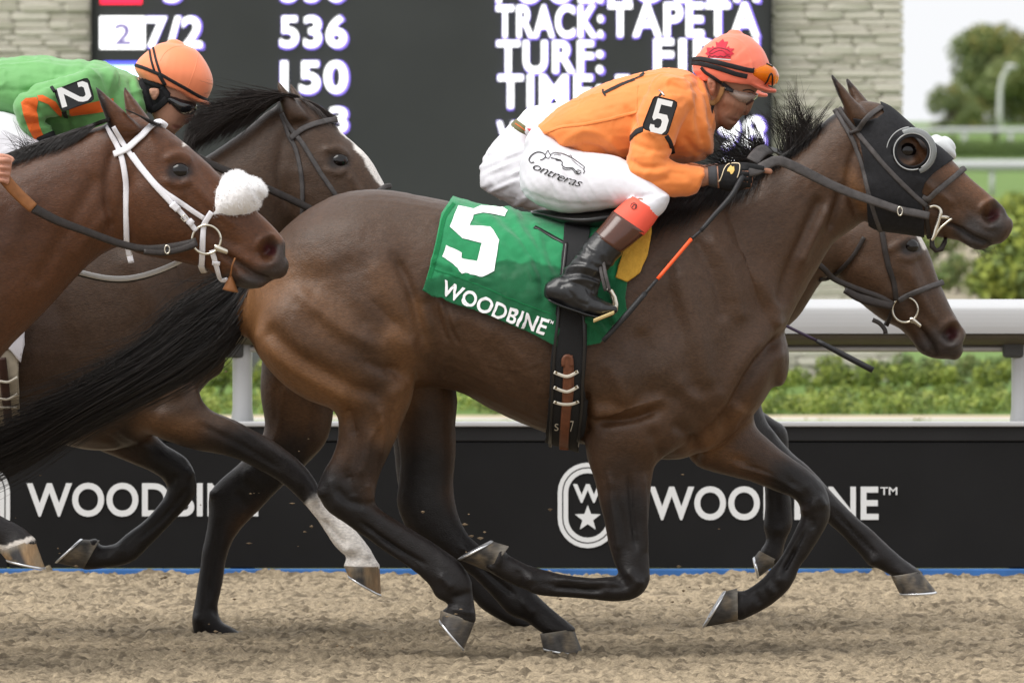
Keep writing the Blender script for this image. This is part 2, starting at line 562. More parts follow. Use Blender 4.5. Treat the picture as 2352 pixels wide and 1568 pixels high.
for px in (-1235, 556, 2347, 4130):
    x = float(wxz(px, 0, YB + .13)[0])
    B = Buf(); B.add(*tube([(x, YB + .13, zof(790)), (x, YB + .13, zof(830)), (x, YB + .13, zof(940)), (x, YB + .13, zof(972)), (x, YB + .13, 0)], [.034, .034, .034, .040, .042], 14)); B.build('post', M_RAIL, rail)
    B = Buf(); B.add(*box_vf((x - .03, YB + .11, zof(803)), (.07, .05, .06))); bevel_obj(B.build('bracket', M_BRK, rail, smooth=False), .01)

# --- tote board between two stone piers
YT = 27.0
def bx(px): return float(wxz(px, 0, YT)[0])
def bz(py): return float(wxz(0, py, YT)[1])
tote = empty('tote_board', (0, YT, 0)); tag(tote, 'big dark electronic tote board showing odds and track conditions between stone piers', 'scoreboard')
M_SCR = mat('screen_black', (0.040, 0.041, 0.044), rough=.55, spec=.3, var=.18, vscale=1.1)
slab('screen', bx(214), bx(1769), bz(640), bz(-700), YT, YT + .3, M_SCR, tote, 0)
slab('screen_frame', bx(209), bx(214) - .001, bz(640), bz(-700), YT - .04, YT + .3, M_BLK2, tote, 0)
slab('screen_frame', bx(1769) + .001, bx(1774), bz(640), bz(-700), YT - .04, YT + .3, M_BLK2, tote, 0)
slab('lower_housing', bx(209), bx(1774), -.05, bz(640) - .002, YT + .02, YT + .35, mat('housing', (.10, .10, .10), rough=.7), tote, 0)
M_LED = mat('led_white', (0.8, 0.8, 0.8), emit=(0.97, 0.96, 1.0), estr=1.0)
M_HALO = mat('led_violet', (0.2, 0.15, 0.5), emit=(0.30, 0.20, 1.0), estr=0.75)
M_LBLUE = mat('led_blue', (0.1, 0.1, 0.6), emit=(0.08, 0.10, 1.0), estr=1.0)
M_LRED = mat('led_red', (0.5, 0.02, 0.05), emit=(1.0, 0.01, 0.05), estr=1.0)
M_LCY = mat('led_cyan', (0.3, 0.6, 0.9), emit=(0.55, 0.85, 1.0), estr=1.2)
def led(body, box, off=.006, sp=1.10):
    P, F = text_flat(body, off + .018, spacing=sp)
    flat_sheet('lit_text', fit_box(P, (box[0] - 1, box[1] - 1, box[2] + 6, box[3] + 5)), F, YT - .006, M_HALO, tote)
    flat_sheet('lit_text', fit_box(P, box), F, YT - .014, M_LED, tote)
def rect(box, n=1): return np.array([(box[0], box[1]), (box[2], box[1]), (box[2], box[3]), (box[0], box[3])], float), [[0, 1, 2, 3]]
P, F = rect((230, -60, 326, 10)); flat_sheet('lit_box', P, F, YT - .006, M_LRED, tote)
led('5', (376, -66, 418, 5))
led('536', (645, -68, 792, 4))
P, F = rect((229, 38, 333, 113)); flat_sheet('lit_box', P, F, YT - .006, M_LED, tote)
P, F = text_flat('2', 0.03); flat_sheet('lit_text', fit_box(P, (262, 54, 302, 104)), F, YT - .014, mat('led_pale', (.06, .06, .08), emit=(.22, .17, .42), estr=.6), tote)
led('7/2', (336, 38, 463, 111)); led('536', (643, 36, 795, 109))
P, F = rect((238, 142, 336, 152)); flat_sheet('lit_box', P, F, YT - .006, M_LBLUE, tote)
P, F = rect((248, 152, 336, 214)); flat_sheet('lit_box', P, F, YT - .006, M_LCY, tote)
led('150', (645, 140, 797, 214)); led('223', (645, 246, 797, 305)); led('8', (648, 455, 690, 520))
for (t, b, s) in (('TRACK:', (1140, 12, 1384, 87), .005), ('TAPETA', (1397, 6, 1743, 84), .005), ('TURF:', (1141, 94, 1384, 168), .005), ('FIRM', (1502, 90, 1740, 165), .005), ('TIME:', (1144, 172, 1384, 249), .005),
                  ('5:31', (1410, 172, 1560, 246), .005), ('W', (1142, 279, 1216, 350), .005), ('98', (1650, 268, 1756, 345), .005), ('98', (1650, 362, 1756, 438), .005), ('POOL:', (1140, -68, 1384, 7), .005), ('ROUGH', (1397, -68, 1743, 5), .005)):
    led(t, b, s, 1.12)


# stone piers: every stone of the face is its own block
M_MORT = mat('pier_mortar', (0.44, 0.41, 0.35), rough=.95, var=.25, vscale=8)
M_STN = [mat('pale_ledge_stone', c, rough=.9, spec=.2, var=.16, vscale=9, bump=.4, bscale=40) for c in ((.52, .485, .43), (.495, .46, .405), (.535, .50, .445), (.47, .435, .38))]
stone_meshes = []
for k in range(10):
    bm = bmesh.new(); bmesh.ops.create_cube(bm, size=1.0)
    bmesh.ops.bevel(bm, geom=bm.edges[:], offset=.12, segments=1, affect='EDGES')
    rr = random.Random(k)
    for v in bm.verts: v.co += Vector((rr.uniform(-.03, .03), rr.uniform(-.08, .08), rr.uniform(-.05, .05)))
    m_ = bpy.data.meshes.new('stone'); bm.to_mesh(m_); bm.free()
    m_.materials.append(M_STN[k % 4]); stone_meshes.append(m_)
def pier(x0p, x1p, top, bottom, label, detail_top):
    e = empty('stone_pier', (0, YT + .1, 0)); tag(e, label, 'pier')
    x0, x1 = bx(x0p), bx(x1p)
    slab('core', x0 + .02, x1 - .02, -.05, bz(top), YT + .10, YT + 1.3, M_MORT, e, 0)
    rr = random.Random(x0p)
    py = bottom
    while py > detail_top:
        hgt = rr.choice((11, 14, 17, 20, 24))
        x = x0
        while x < x1 - .02:
            w = rr.uniform(40, 110) / 385.0
            if x1 - (x + w) < .08: w = x1 - x
            o = bpy.data.objects.new('stone', rr.choice(stone_meshes)); COL.objects.link(o)
            o.parent = e; o.matrix_parent_inverse = Matrix.Translation((0, -(YT + .1), 0))
            o.location = (x + w / 2, YT + .10 - .0 + rr.uniform(-.008, .008), bz(py - hgt / 2)); o.scale = (w - .002, .055, hgt / 385.0 - .002)
            x += w
        py -= hgt
    return e
pier(-130, 208, -700, 262, 'pale ledgestone pier at the left side of the tote board', -30)
pier(1776, 2076, -700, 345, 'pale ledgestone pier between the tote board and the open sky', -30)
e = bpy.data.objects['stone_pier.001']
rr = random.Random(5)
for row in range(16):
    py = 560 + row * 20
    x = bx(1776)
    while x < bx(2076) - .02:
        w = rr.uniform(45, 110) / 385.0
        if bx(2076) - (x + w) < .1: w = bx(2076) - x
        o = bpy.data.objects.new('stone', rr.choice(stone_meshes)); COL.objects.link(o); o.parent = e; o.matrix_parent_inverse = Matrix.Translation((0, -(YT + .1), 0))
        o.location = (x + w / 2, YT + .10 + rr.uniform(-.008, .008), bz(py + 10)); o.scale = (w - .002, .055, 20 / 385.0 - .002)
        x += w

# --- planting and far rails
def leaf_cloud(name, centers, radii, n, size, mats_, parent, seed=0, flat=1.0):
    """leaf-sized faces spread through lumps of a crown"""
    r = np.random.default_rng(seed)
    V = []; F = []; mi = []
    c = np.asarray(centers, float); rad = np.asarray(radii, float)
    wts = rad ** 2 / (rad ** 2).sum()
    k = r.choice(len(c), n, p=wts)
    d = r.normal(size=(n, 3)); d /= np.linalg.norm(d, axis=1)[:, None]
    rr_ = rad[k] * r.uniform(.35, 1.0, n) ** .5
    P = c[k] + d * rr_[:, None] * np.array([1, 1, flat])
    u = d + r.normal(size=(n, 3)) * .6; u /= np.linalg.norm(u, axis=1)[:, None]
    a = np.cross(u, r.normal(size=(n, 3))); a /= np.linalg.norm(a, axis=1)[:, None] + 1e-9
    b = np.cross(u, a)
    s = size * r.uniform(.6, 1.4, n)[:, None]
    V = np.stack([P - a * s, P - b * s * .55 + u * s * .1, P + a * s, P + b * s * .55 + u * s * .1], 1).reshape(-1, 3)
    F = np.arange(n * 4).reshape(n, 4)
    me = mesh(name, V, F.tolist(), smooth=False)
    for m_ in mats_: me.materials.append(m_)
    # clumps share a tint so that light and dark masses form
    tint = (np.floor(hash3(k.astype(np.int64), k.astype(np.int64) * 3, np.zeros(n, np.int64), seed + 5) * len(mats_)).astype(int) + (r.random(n) < .3)) % len(mats_)
    me.polygons.foreach_set('material_index', tint.astype(np.int32))
    o = bpy.data.objects.new(name, me); COL.objects.link(o)
    if parent is not None:
        o.parent = parent; o.matrix_parent_inverse = Matrix.Translation(-_wloc(parent))
    return o
def leafmat(n, c): return mat(n, c, rough=.6, spec=.3)
G1 = [leafmat('leaf_green', (.15, .21, .06)), leafmat('leaf_dark', (.085, .13, .042)), leafmat('leaf_olive', (.21, .23, .085))]
G2 = [leafmat('shrub_bright', (.27, .32, .06)), leafmat('shrub_mid', (.19, .25, .05)), leafmat('shrub_deep', (.11, .15, .04))]
G3 = [leafmat('autumn_green', (.15, .20, .065)), leafmat('autumn_gold', (.27, .25, .075)), leafmat('autumn_dark', (.10, .135, .05)), leafmat('autumn_olive', (.18, .205, .07)), leafmat('autumn_pale', (.21, .25, .10))]
def YofD(D): return D - CAM_D
def shrub(px, py_base, hpx, wpx, label, cat='shrub', pal=G2, group=None, seed=0, n=2600, name='shrub', lumps=9):
    D = 30880.0 / (py_base - 270.0) if py_base > 300 else 400
    Y = YofD(D); s = FPX / D
    x, z0 = wxz(px, py_base, Y); x = float(x); z0 = 0
    H, Wd = hpx / s, wpx / s
    e = empty(name, (x, Y, z0)); tag(e, label, cat, group)
    r = np.random.default_rng(seed)
    cs = np.stack([x + r.uniform(-.42, .42, lumps) * Wd, Y + r.uniform(-.3, .3, lumps) * Wd * .6, z0 + H * r.uniform(.25, .72, lumps)], 1)
    rd = r.uniform(.22, .36, lumps) * H
    leaf_cloud('foliage', cs, rd, n, H * .055, pal, e, seed)
    B = Buf()
    for q in range(4): B.add(*tube([(x + r.uniform(-.1, .1) * Wd, Y, z0 - .02), (x + r.uniform(-.2, .2) * Wd, Y, z0 + H * .3), tuple(cs[q])], [H * .02, H * .015, H * .008], 6))
    B.build('stem', MAT_BARK, e)
    return e
MAT_BARK = mat('bark', (.09, .07, .05), rough=.9, var=.3, vscale=12)
low = [(2060, 878, 70, 150), (2160, 874, 60, 150), (2260, 876, 66, 150), (2345, 874, 62, 140), (1960, 872, 46, 90), (1790, 905, 76, 120), (1870, 902, 62, 130), (1950, 900, 88, 150), (2040, 905, 80, 150), (2120, 899, 66, 140), (2215, 903, 82, 150), (2300, 900, 76, 140), (2385, 902, 84, 140),
       (1985, 925, 52, 150), (2090, 928, 46, 160), (2190, 926, 50, 150), (2275, 924, 46, 150), (1880, 926, 44, 140), (500, 905, 90, 150), (610, 902, 96, 150), (1060, 905, 70, 140)]
ORD = ('first', 'second', 'third', 'fourth', 'fifth', 'sixth', 'seventh', 'eighth')
for i, (px, py, hh, ww) in enumerate(low[:5]):
    shrub(px, py, hh, ww, 'dark bush seen just under the rail, %s from left behind the low shrubs' % ('second', 'third', 'fourth', 'fifth', 'first')[i], pal=G1, group='dark bushes under the rail', seed=140 + i, n=1500)
for i, (px, py, hh, ww) in enumerate(low[5:]):
    wh_ = 'low green shrub, %s from left in the %s row of the bed under the rail' % (ORD[i] if i < 8 else ORD[[12, 8, 9, 10, 11].index(i)] if i < 13 else '', 'back' if i < 8 else 'front') if i < 13 else ('low green shrub seen left of the white rail post under the tail', 'low green shrub seen right of the white rail post behind the hind legs', 'low green shrub glimpsed under the lead horse’s belly')[i - 13]
    shrub(px, py, hh, ww, wh_, pal=G2, group='low shrubs behind the track rail', seed=20 + i, n=1700)
hr = empty('hedge', (0, 46.6 - CAM_D, 0)); tag(hr, 'low clipped green hedge row running along in front of the low shrubs', 'hedge')
r_ = np.random.default_rng(3)
nl = 420
hc = np.stack([r_.uniform(-1, 1, nl) * 3.6, 46.55 - CAM_D + r_.uniform(-.45, .55, nl), r_.uniform(.0, .035, nl)], 1)
leaf_cloud('foliage', hc, r_.uniform(.045, .075, nl), 34000, .011, [leafmat('hedge_bright', (.26, .32, .06)), leafmat('hedge_mid', (.17, .235, .05)), leafmat('hedge_deep', (.10, .14, .04)), leafmat('hedge_pale', (.30, .34, .085))], hr, 31)
mid = [(2085, 640, 130, 110, G1), (2155, 588, 110, 110, G1), (2245, 570, 110, 120, G1), (2200, 668, 90, 120, G1), (2130, 690, 80, 110, G1), (2270, 690, 70, 110, G2), (2335, 545, 110, 120, G2), (2195, 520, 62, 120, G1), (2300, 510, 58, 120, G1)]
for i, (px, py, hh, ww, pal) in enumerate(mid):
    shrub(px, py, hh, ww, ('rounded bush low on the dry slope just right of the lead horse’s bit', 'rounded bush on the dry slope below the lead horse’s chin', 'rounded bush high on the dry slope under the lead horse’s nostril', 'wide rounded bush just above the rail right of the lowered horse head', 'wide bush touching the rail behind the lowered horse head', 'bright bush touching the rail beside the tall weeping bush', 'bright bush high at the right edge beside the weeping bush', 'small far bush on the lawn edge under the lead horse’s nose', 'small far bush on the lawn edge at the right side')[i], 'bush', pal, 'bushes on the dry slope', 60 + i, 1500, 'bush')
shrub(2345, 720, 250, 150, 'tall pale green weeping bush at the right edge behind the rail', 'bush', G2, None, 90, 3200, 'bush', 16)

def tree(px, py_top, D, wpx, label, pal, seed, n=6000, lumps=26, group=None):
    Y = YofD(D); s = FPX / D
    x = float(wxz(px, 0, Y)[0]); H = float(wxz(0, py_top, Y)[1]); Wd = wpx / s
    e = empty('tree', (x, Y, 0)); tag(e, label, 'tree', group)
    r = np.random.default_rng(seed)
    t = r.uniform(0, 1, lumps)
    wid = np.sin(np.clip(.18 + .82 * t, 0, 1) * math.pi * .93) * .46
    cs = np.stack([x + r.uniform(-1, 1, lumps) * Wd * wid, Y + r.uniform(-1, 1, lumps) * Wd * wid, H * (.2 + .72 * t)], 1)
    rd = r.uniform(.10, .18, lumps) * H
    cs[:, 2] = np.minimum(cs[:, 2], H - rd)
    leaf_cloud('crown', cs, rd, n, H * .019, pal, e, seed)
    B = Buf(); B.add(*tube([(x, Y, -.1), (x + .02 * H, Y, H * .3), (x, Y, H * .8)], [H * .03, H * .022, H * .006], 8)); B.build('trunk', MAT_BARK, e)
    B = Buf()
    for q in range(9): B.add(*tube([(x, Y, H * .3 + q * H * .04), tuple((np.array([x, Y, H * .45]) + cs[q]) / 2), tuple(cs[q])], [H * .012, H * .009, H * .004], 6))
    B.build('limb', MAT_BARK, e)
    return e
tree(2285, 52, 520, 250, 'tall green and gold autumn tree right of the stone pier', G3, 1, 19000, 52)
tree(2186, 188, 505, 140, 'short rounded autumn tree beside the tall tree, nearest the pier', G3, 2, 8000)
tree(2372, 84, 540, 240, 'broad autumn tree cut off by the right edge of the photo', G3, 3, 9000)
Dl = 420; Yl = YofD(Dl); sl = FPX / Dl
lamp = empty('street_lamp', (float(wxz(2298, 0, Yl)[0]), Yl, 0)); tag(lamp, 'pale street lamp with a curved arm in front of the trees', 'street lamp')
B = Buf(); B.add(*tube([tuple(W(px, py, Yl)) for px, py in ((2296, 296), (2296, 260), (2297, 210), (2302, 180), (2312, 162), (2322, 156))], [.13, .12, .11, .1, .09, .08], 8)); B.build('pole', mat('lamp_grey', (.55, .56, .54), rough=.6), lamp)
B = Buf(); B.add(*loft([(2310, 150, 2312, 158, .1, 0), (2320, 147, 2322, 160, .22, 0), (2334, 150, 2334, 157, .15, 0)], Yl, 10, 2)); B.build('lamp_head', mat('lamp_head_grey', (.5, .5, .5), rough=.5), lamp)

def far_rail(name, label, py0, py1, D, posts, pyb, zbase=None):
    Y = YofD(D)
    e = empty(name, (0, Y, 0)); tag(e, label, 'rail')
    z0, z1 = float(wxz(0, py1, Y)[1]), float(wxz(0, py0, Y)[1])
    X = D * .4
    B = Buf(); B.add(*tube([(-X, Y, (z0 + z1) / 2), (0, Y, (z0 + z1) / 2), (X, Y, (z0 + z1) / 2)], (z1 - z0) / 2, 12)); B.build('top_rail', M_RAIL, e)
    for px in posts:
        x = float(wxz(px, 0, Y)[0]); B = Buf(); B.add(*tube([(x, Y, -.05), (x, Y, z0 + .02)], .045 * D / 170, 8)); B.build('post', M_RAIL, e)
far_rail('course_rail', 'white rail of the turf course, the lower and thicker of the two far rails', 368, 394, 172, (2030, 2279, 2528), 450)
far_rail('course_rail', 'thin white far rail in front of the autumn trees', 294, 307, 400, (2110, 2216, 2322), 340)
hd = empty('hedge', (0, YofD(330), 0)); tag(hd, 'long dark green hedge between the two far white rails', 'hedge')
r_ = np.random.default_rng(8)
Yh = YofD(330); sh = FPX / 330
hx = np.linspace(float(wxz(1700, 0, Yh)[0]), float(wxz(2700, 0, Yh)[0]), 60)
leaf_cloud('foliage', np.stack([hx, np.full(60, Yh), np.full(60, .36)], 1), np.full(60, .40), 20000, .05, [G1[0], G1[1]], hd, 12)
# white marker post in the bed
Yp = YofD(51.5); mp_ = empty('marker_post', (float(wxz(2186, 0, Yp)[0]), Yp, 0)); tag(mp_, 'short white marker post among the low shrubs below the rail', 'post')
B = Buf(); B.add(*tube([(mp_.location.x, Yp, -.03), (mp_.location.x, Yp, .1), (mp_.location.x, Yp, .28)], [.05, .045, .042], 12)); B.build('post_shaft', M_RAIL, mp_)
B = Buf(); B.add(*tube([(mp_.location.x, Yp, .28), (mp_.location.x, Yp, .295)], [.05, .03], 12)); B.build('cap', M_RAIL, mp_)
# ------------------------------------------------------------------ horses
HORSES = {}
DARK = np.array([0.0105, 0.0085, 0.0085])

def affine(secs, ax, bx, ay, by):
    return [[s[0] * ax + bx, s[1] * ay + by, s[2] * ax + bx, s[3] * ay + by, *s[4:]] for s in secs]

def shift(secs, dx, dy): return affine(secs, 1, dx, 1, dy)

TRUNK = [
 (574,650,574,775,.10,0),(600,588,602,828,.165,0),(650,527,655,885,.215,0),(720,472,725,920,.245,0),(800,440,800,935,.258,0),(880,436,880,915,.262,0),
 (960,448,965,890,.262,0),(1040,464,1045,897,.268,0),(1120,484,1130,940,.288,0),(1220,500,1230,985,.302,0),(1320,500,1325,1016,.298,0),
 (1420,478,1420,1040,.275,0),(1500,455,1505,1056,.255,0),(1580,440,1590,1048,.235,0),(1655,440,1668,1006,.205,0),(1715,560,1735,945,.16,0),(1765,690,1775,885,.10,0)]
NECK = [
 (1480,470,1640,1000,.18,0),(1550,445,1745,880,.16,0),(1630,432,1799,762,.14,0),(1710,412,1836,690,.122,0),(1785,372,1881,612,.108,0),
 (1845,328,1918,556,.098,0),(1900,272,1975,515,.09,0),(1948,240,2010,470,.082,0)]
HEAD5 = [
 (1945,236,1968,440,.070,0),(1990,232,1978,490,.088,0),(2035,244,2004,520,.100,0),(2072,273,2030,527,.106,0),(2112,306,2074,533,.102,0),
 (2162,346,2122,540,.084,0),(2210,390,2163,546,.066,0),(2250,427,2200,552,.057,0),(2282,455,2225,566,.056,0),(2306,476,2250,575,.052,0),(2316,498,2283,562,.042,0)]

def leg_near_hind5():
    return [(700,560,930,600,.10,-.13),(600,700,968,740,.125,-.155),(588,798,974,805,.125,-.16),(640,872,955,855,.11,-.155),(700,915,951,895,.095,-.15),(768,945,938,940,.078,-.145),
            (776,998,914,996,.064,-.14),(764,1045,893,1042,.056,-.14),(740,1088,874,1085,.052,-.14),(730,1128,862,1132,.05,-.14),
            (752,1172,864,1160,.045,-.14),(803,1208,889,1180,.036,-.14),(880,1262,945,1214,.032,-.14),(945,1306,1006,1252,.033,-.14),
            (986,1343,1053,1288,.04,-.14),(1002,1370,1080,1328,.042,-.14),(1030,1388,1087,1372,.036,-.14),(1016,1403,1091,1421,.044,-.14)]
def leg_far_hind5():
    return [(820,760,1010,800,.10,.13),(870,890,1049,905,.085,.14),(905,970,1046,975,.068,.14),(918,1045,1046,1045,.056,.14),(915,1105,1041,1105,.05,.14),(912,1160,1046,1158,.05,.14),
            (940,1220,1062,1205,.042,.14),(1010,1266,1088,1240,.034,.14),(1075,1314,1150,1288,.032,.14),(1125,1362,1203,1336,.034,.14),(1168,1408,1243,1376,.04,.14),
            (1205,1424,1272,1402,.037,.14),(1240,1448,1314,1438,.044,.14)]
def leg_near_fore5():
    return [(1335,790,1640,760,.085,-.10),(1335,900,1645,900,.10,-.125),(1340,985,1590,1000,.10,-.13),(1347,1045,1513,1060,.075,-.13),(1364,1102,1497,1098,.06,-.13),(1384,1179,1491,1168,.05,-.13),
            (1399,1250,1489,1245,.043,-.13),(1412,1296,1492,1300,.044,-.13),(1420,1312,1490,1338,.045,-.13),(1414,1321,1462,1371,.044,-.13),(1398,1323,1420,1381,.041,-.13),(1355,1326,1365,1376,.034,-.13),
            (1300,1320,1308,1371,.030,-.13),(1252,1308,1262,1369,.031,-.13),(1216,1298,1236,1366,.038,-.13),(1186,1284,1204,1352,.037,-.13),(1164,1270,1166,1336,.035,-.13),(1158,1258,1124,1311,.043,-.13)]
def leg_far_fore5():
    return [(1540,940,1735,930,.08,.11),(1585,1055,1733,972,.08,.12),(1650,1086,1775,1018,.068,.12),(1720,1104,1817,1050,.058,.12),(1786,1128,1862,1084,.05,.12),(1828,1150,1896,1122,.046,.12),
            (1840,1184,1907,1170,.046,.12),(1828,1214,1897,1210,.04,.12),(1808,1255,1864,1264,.033,.12),(1783,1292,1837,1300,.032,.12),(1748,1330,1815,1346,.04,.12),(1712,1355,1772,1388,.038,.12),(1692,1358,1706,1420,.042,.12)]

def ear(tip, back, front, yo, lean=0.0):
    """hollow-looking ear from base edge back..front to a curved tip"""
    b, f, t = np.array(back, float), np.array(front, float), np.array(tip, float)
    rows = []
    for k, wd in ((0, 1.0), (.25, 1.0), (.5, .88), (.75, .62), (.96, .28)):
        c0 = b + (t - b) * k; c1 = f + (t - f) * k ** 1.75
        bow = (c0 - c1); bow = bow / (np.linalg.norm(bow) + 1e-6) * 6 * math.sin(k * math.pi)
        m = (c0 + c1) / 2
        c0 = c0 + bow * .5; c1 = c1 + bow * -.2 
        rows.append((c0[0], c0[1], c1[0], c1[1], .036 * wd + .004, yo + lean * k))
    return rows

def ext(secs, k=12):
    """carry the pastern a little way down inside the hoof wall"""
    a, b = np.array(secs[-2], float), np.array(secs[-1], float)
    ca, cb = (a[0:2] + a[2:4]) / 2, (b[0:2] + b[2:4]) / 2
    d = cb - ca; d = d / (np.linalg.norm(d) + 1e-6)
    e = b.copy(); m = cb + d * k
    e[0:2] = m + (b[0:2] - cb) * .93; e[2:4] = m + (b[2:4] - cb) * .93; e[4] *= .93
    b[0:2] = cb + (b[0:2] - cb) * 1.05; b[2:4] = cb + (b[2:4] - cb) * 1.05
    return list(secs[:-1]) + [tuple(b), tuple(e)]

def build_hoof(parent, cor, sole, w, yo, Y0, mats, name='hoof'):
    """wall from coronet (back, front) to sole (heel, toe) with an aluminium racing plate on the sole"""
    (a, b), (c, d) = cor, sole
    B = Buf()
    c_, d_ = np.array(c, float), np.array(d, float)
    a_, b_ = np.array(a, float), np.array(b, float)
    rows = []
    for k in (0, .12, .5, .92, 1.0):
        A = a_ + (c_ - a_) * k; Bq = b_ + (d_ - b_) * k
        sh = 0.985 if k == 1.0 else 1.0
        m = (A + Bq) / 2; A = m + (A - m) * sh; Bq = m + (Bq - m) * sh
        rows.append((*A, *Bq, (w - .003 + (0.013 * k)) * sh, yo))
    B.add(*loft(rows, Y0, 28, 2, (0.05, 0.02), 2.15))
    h = B.build(name, mats['hoof'], parent)
    Vh = B.verts(); hx, hy = proj(Vh)
    ab, cd = (a_ + b_) / 2, (c_ + d_) / 2
    dv = cd - ab; kk = np.clip(((hx - ab[0]) * dv[0] + (hy - ab[1]) * dv[1]) / (dv @ dv), 0, 1)
    ev = (b_ - a_) / np.linalg.norm(b_ - a_); acr = (hx - ab[0]) * ev[0] + (hy - ab[1]) * ev[1]
    base = np.array([0.055, 0.050, 0.046]) if mats['hoof'] is not MATS['hoof_pale'] else np.array([0.26, 0.165, 0.085])
    Ch = np.tile(base, (len(Vh), 1))
    st = vnoise(np.stack([acr / 7, kk * .7, Vh[:, 1] * 30], 1), int(cor[0][0]) % 97)
    Ch = Ch * (1 + .45 * st)[:, None]
    if mats['hoof'] is MATS['hoof_pale']: Ch = np.where((np.abs(acr + 8) < 16)[:, None], np.array([[.03, .028, .028]]), Ch)
    w1 = np.exp(-(kk / .16) ** 2)[:, None] * .75; Ch = Ch * (1 - w1) + np.array([[.22, .20, .17]]) * w1
    w2 = (np.clip(fbm(Vh * 45, 2, 4) + .1, 0, 1) * .7)[:, None]; Ch = Ch * (1 - w2) + np.array([[.20, .155, .10]]) * w2
    set_col(h.data, np.clip(Ch, .01, 1))
    n = ((c_ - a_) + (d_ - b_)); n = n / np.linalg.norm(n)
    S = Buf()
    rows = []
    mid = (c_ + d_) / 2
    for k, s in ((0, 1.0), (1, 1.03), (6, 1.02), (6.5, .8)):
        rows.append((*(mid + (c_ - mid) * s + n * k), *(mid + (d_ - mid) * s + n * k), (w + .012) * s, yo))
    S.add(*loft(rows, Y0, 28, 1, (0, 0), 2.15))
    S.build('horseshoe', mats['alu'], h)
    return h

def strands(name, roots, dirs_fn, n_seg, rad, matl, parent, taper=0.15):
    """tapered three-sided hairs; dirs_fn(i, root) returns an (n_seg+1, 3) path"""
    V = []; F = []
    ang = np.array([0, 2.1, 4.2])
    base = 0
    for i, r in enumerate(roots):
        P = dirs_fn(i, r)
        m = len(P)
        T = np.gradient(P, axis=0); T /= (np.linalg.norm(T, axis=1)[:, None] + 1e-9)
        up = np.array([0.02, 1, 0.03])
        A = np.cross(T, up); A /= (np.linalg.norm(A, axis=1)[:, None] + 1e-9)
        Bn = np.cross(T, A)
        t = np.linspace(0, 1, m)
        rr = rad[i] * (1 - (1 - taper) * t ** 1.6)
        ring = P[:, None, :] + rr[:, None, None] * (np.cos(ang)[None, :, None] * A[:, None, :] + np.sin(ang)[None, :, None] * Bn[:, None, :])
        V.append(ring.reshape(-1, 3))
        for k in range(m - 1):
            for j in range(3):
                q = (j + 1) % 3
                F.append((base + k * 3 + j, base + k * 3 + q, base + k * 3 + 3 + q, base + k * 3 + 3 + j))
        base += m * 3
    return link(name, mesh(name, np.concatenate(V), F), matl, parent)

def paint(C, px, py, pts, r, col, soft=0.5, strength=1.0, mask=None):
    """coat colour patch round a polyline (legs, muzzle, markings)"""
    P = crom(pts, 5) if len(pts) > 2 else np.asarray(pts, float)
    d, _ = seg_dist(px, py, P)
    w = np.clip((r - d) / (r * soft + 1e-6), 0, 1); w = w * w * (3 - 2 * w) * strength
    if mask is not None: w = w * mask
    return C * (1 - w[:, None]) + np.asarray(col)[None, :] * w[:, None]

def make_horse(key, label, Y0, parts, strokes, base_col, paints, voxel, yc=0.0, mats=None, group=None, bay=None, blend=()):
    B = Buf()
    for secs, nr, caps in parts:
        B.add(*loft(secs, Y0, nr, 4, caps))
    me = remesh('horse', B.verts(), B.F, voxel, it=5 if voxel > .007 else 7)
    E = edges_of(me)
    V = vf_of(me)
    if blend:
        bx_, by_ = proj(V)
        for pts, r, n_it in blend:
            d, _ = seg_dist(bx_, by_, crom(pts, 5) if len(pts) > 2 else pts)
            V = relax(V, E, n_it, lam=.5, mu=0, mask=np.clip((r - d) / (r * .6), 0, 1))
        setv(me, V)
    sculpt(me, strokes)
    V = vf_of(me); N_ = normals_of(me)
    px, py = proj(V)
    fine = 0.0011 * fbm(V * np.array([16, 16, 16.]), 3, 31) + 0.0005 * vnoise(V * np.array([60, 60, 60.]), 12)
    setv(me, V + N_ * fine[:, None]); V = vf_of(me)
    # coat colour
    N = len(V)
    n1 = fbm(V * 5.0, 3, 3); n2 = fbm(V * np.array([38, 38, 38.]), 2, 9)
    C = np.tile(np.asarray(base_col), (N, 1)) * (1 + 0.10 * n1 + 0.07 * n2)[:, None]
    for p in paints:
        pts, r, col = p[0], p[1], p[2]
        soft = p[3] if len(p) > 3 else .6
        st = p[4] if len(p) > 4 else 1.0
        mask = None
        if len(p) > 5: mask = ((V[:, 1] - Y0 > p[5][0]) & (V[:, 1] - Y0 < p[5][1])).astype(float)
        C = paint(C, px + 5 * n1, py + 5 * n2, pts, r, col, soft, st, mask)
    set_col(me, np.clip(C, 0.002, 1))
    o = link('horse', me, mats['coat'])
    tag(o, label, 'horse', group)
    bvh = BVHTree.FromPolygons([tuple(v) for v in vf_of(me).tolist()], [tuple(p.vertices) for p in me.polygons])
    HORSES[key] = dict(o=o, Y=Y0, bvh=bvh)
    return o

CAM = Vector((0, -CAM_D, CAM_H))
def cast(bvh, px, py):
    """surface point and normal seen from the place the picture was traced from"""
    d = (W(px, py, 0.0) - CAM).normalized()
    loc, nor, idx, dist = bvh.ray_cast(CAM, d)
    return loc, nor

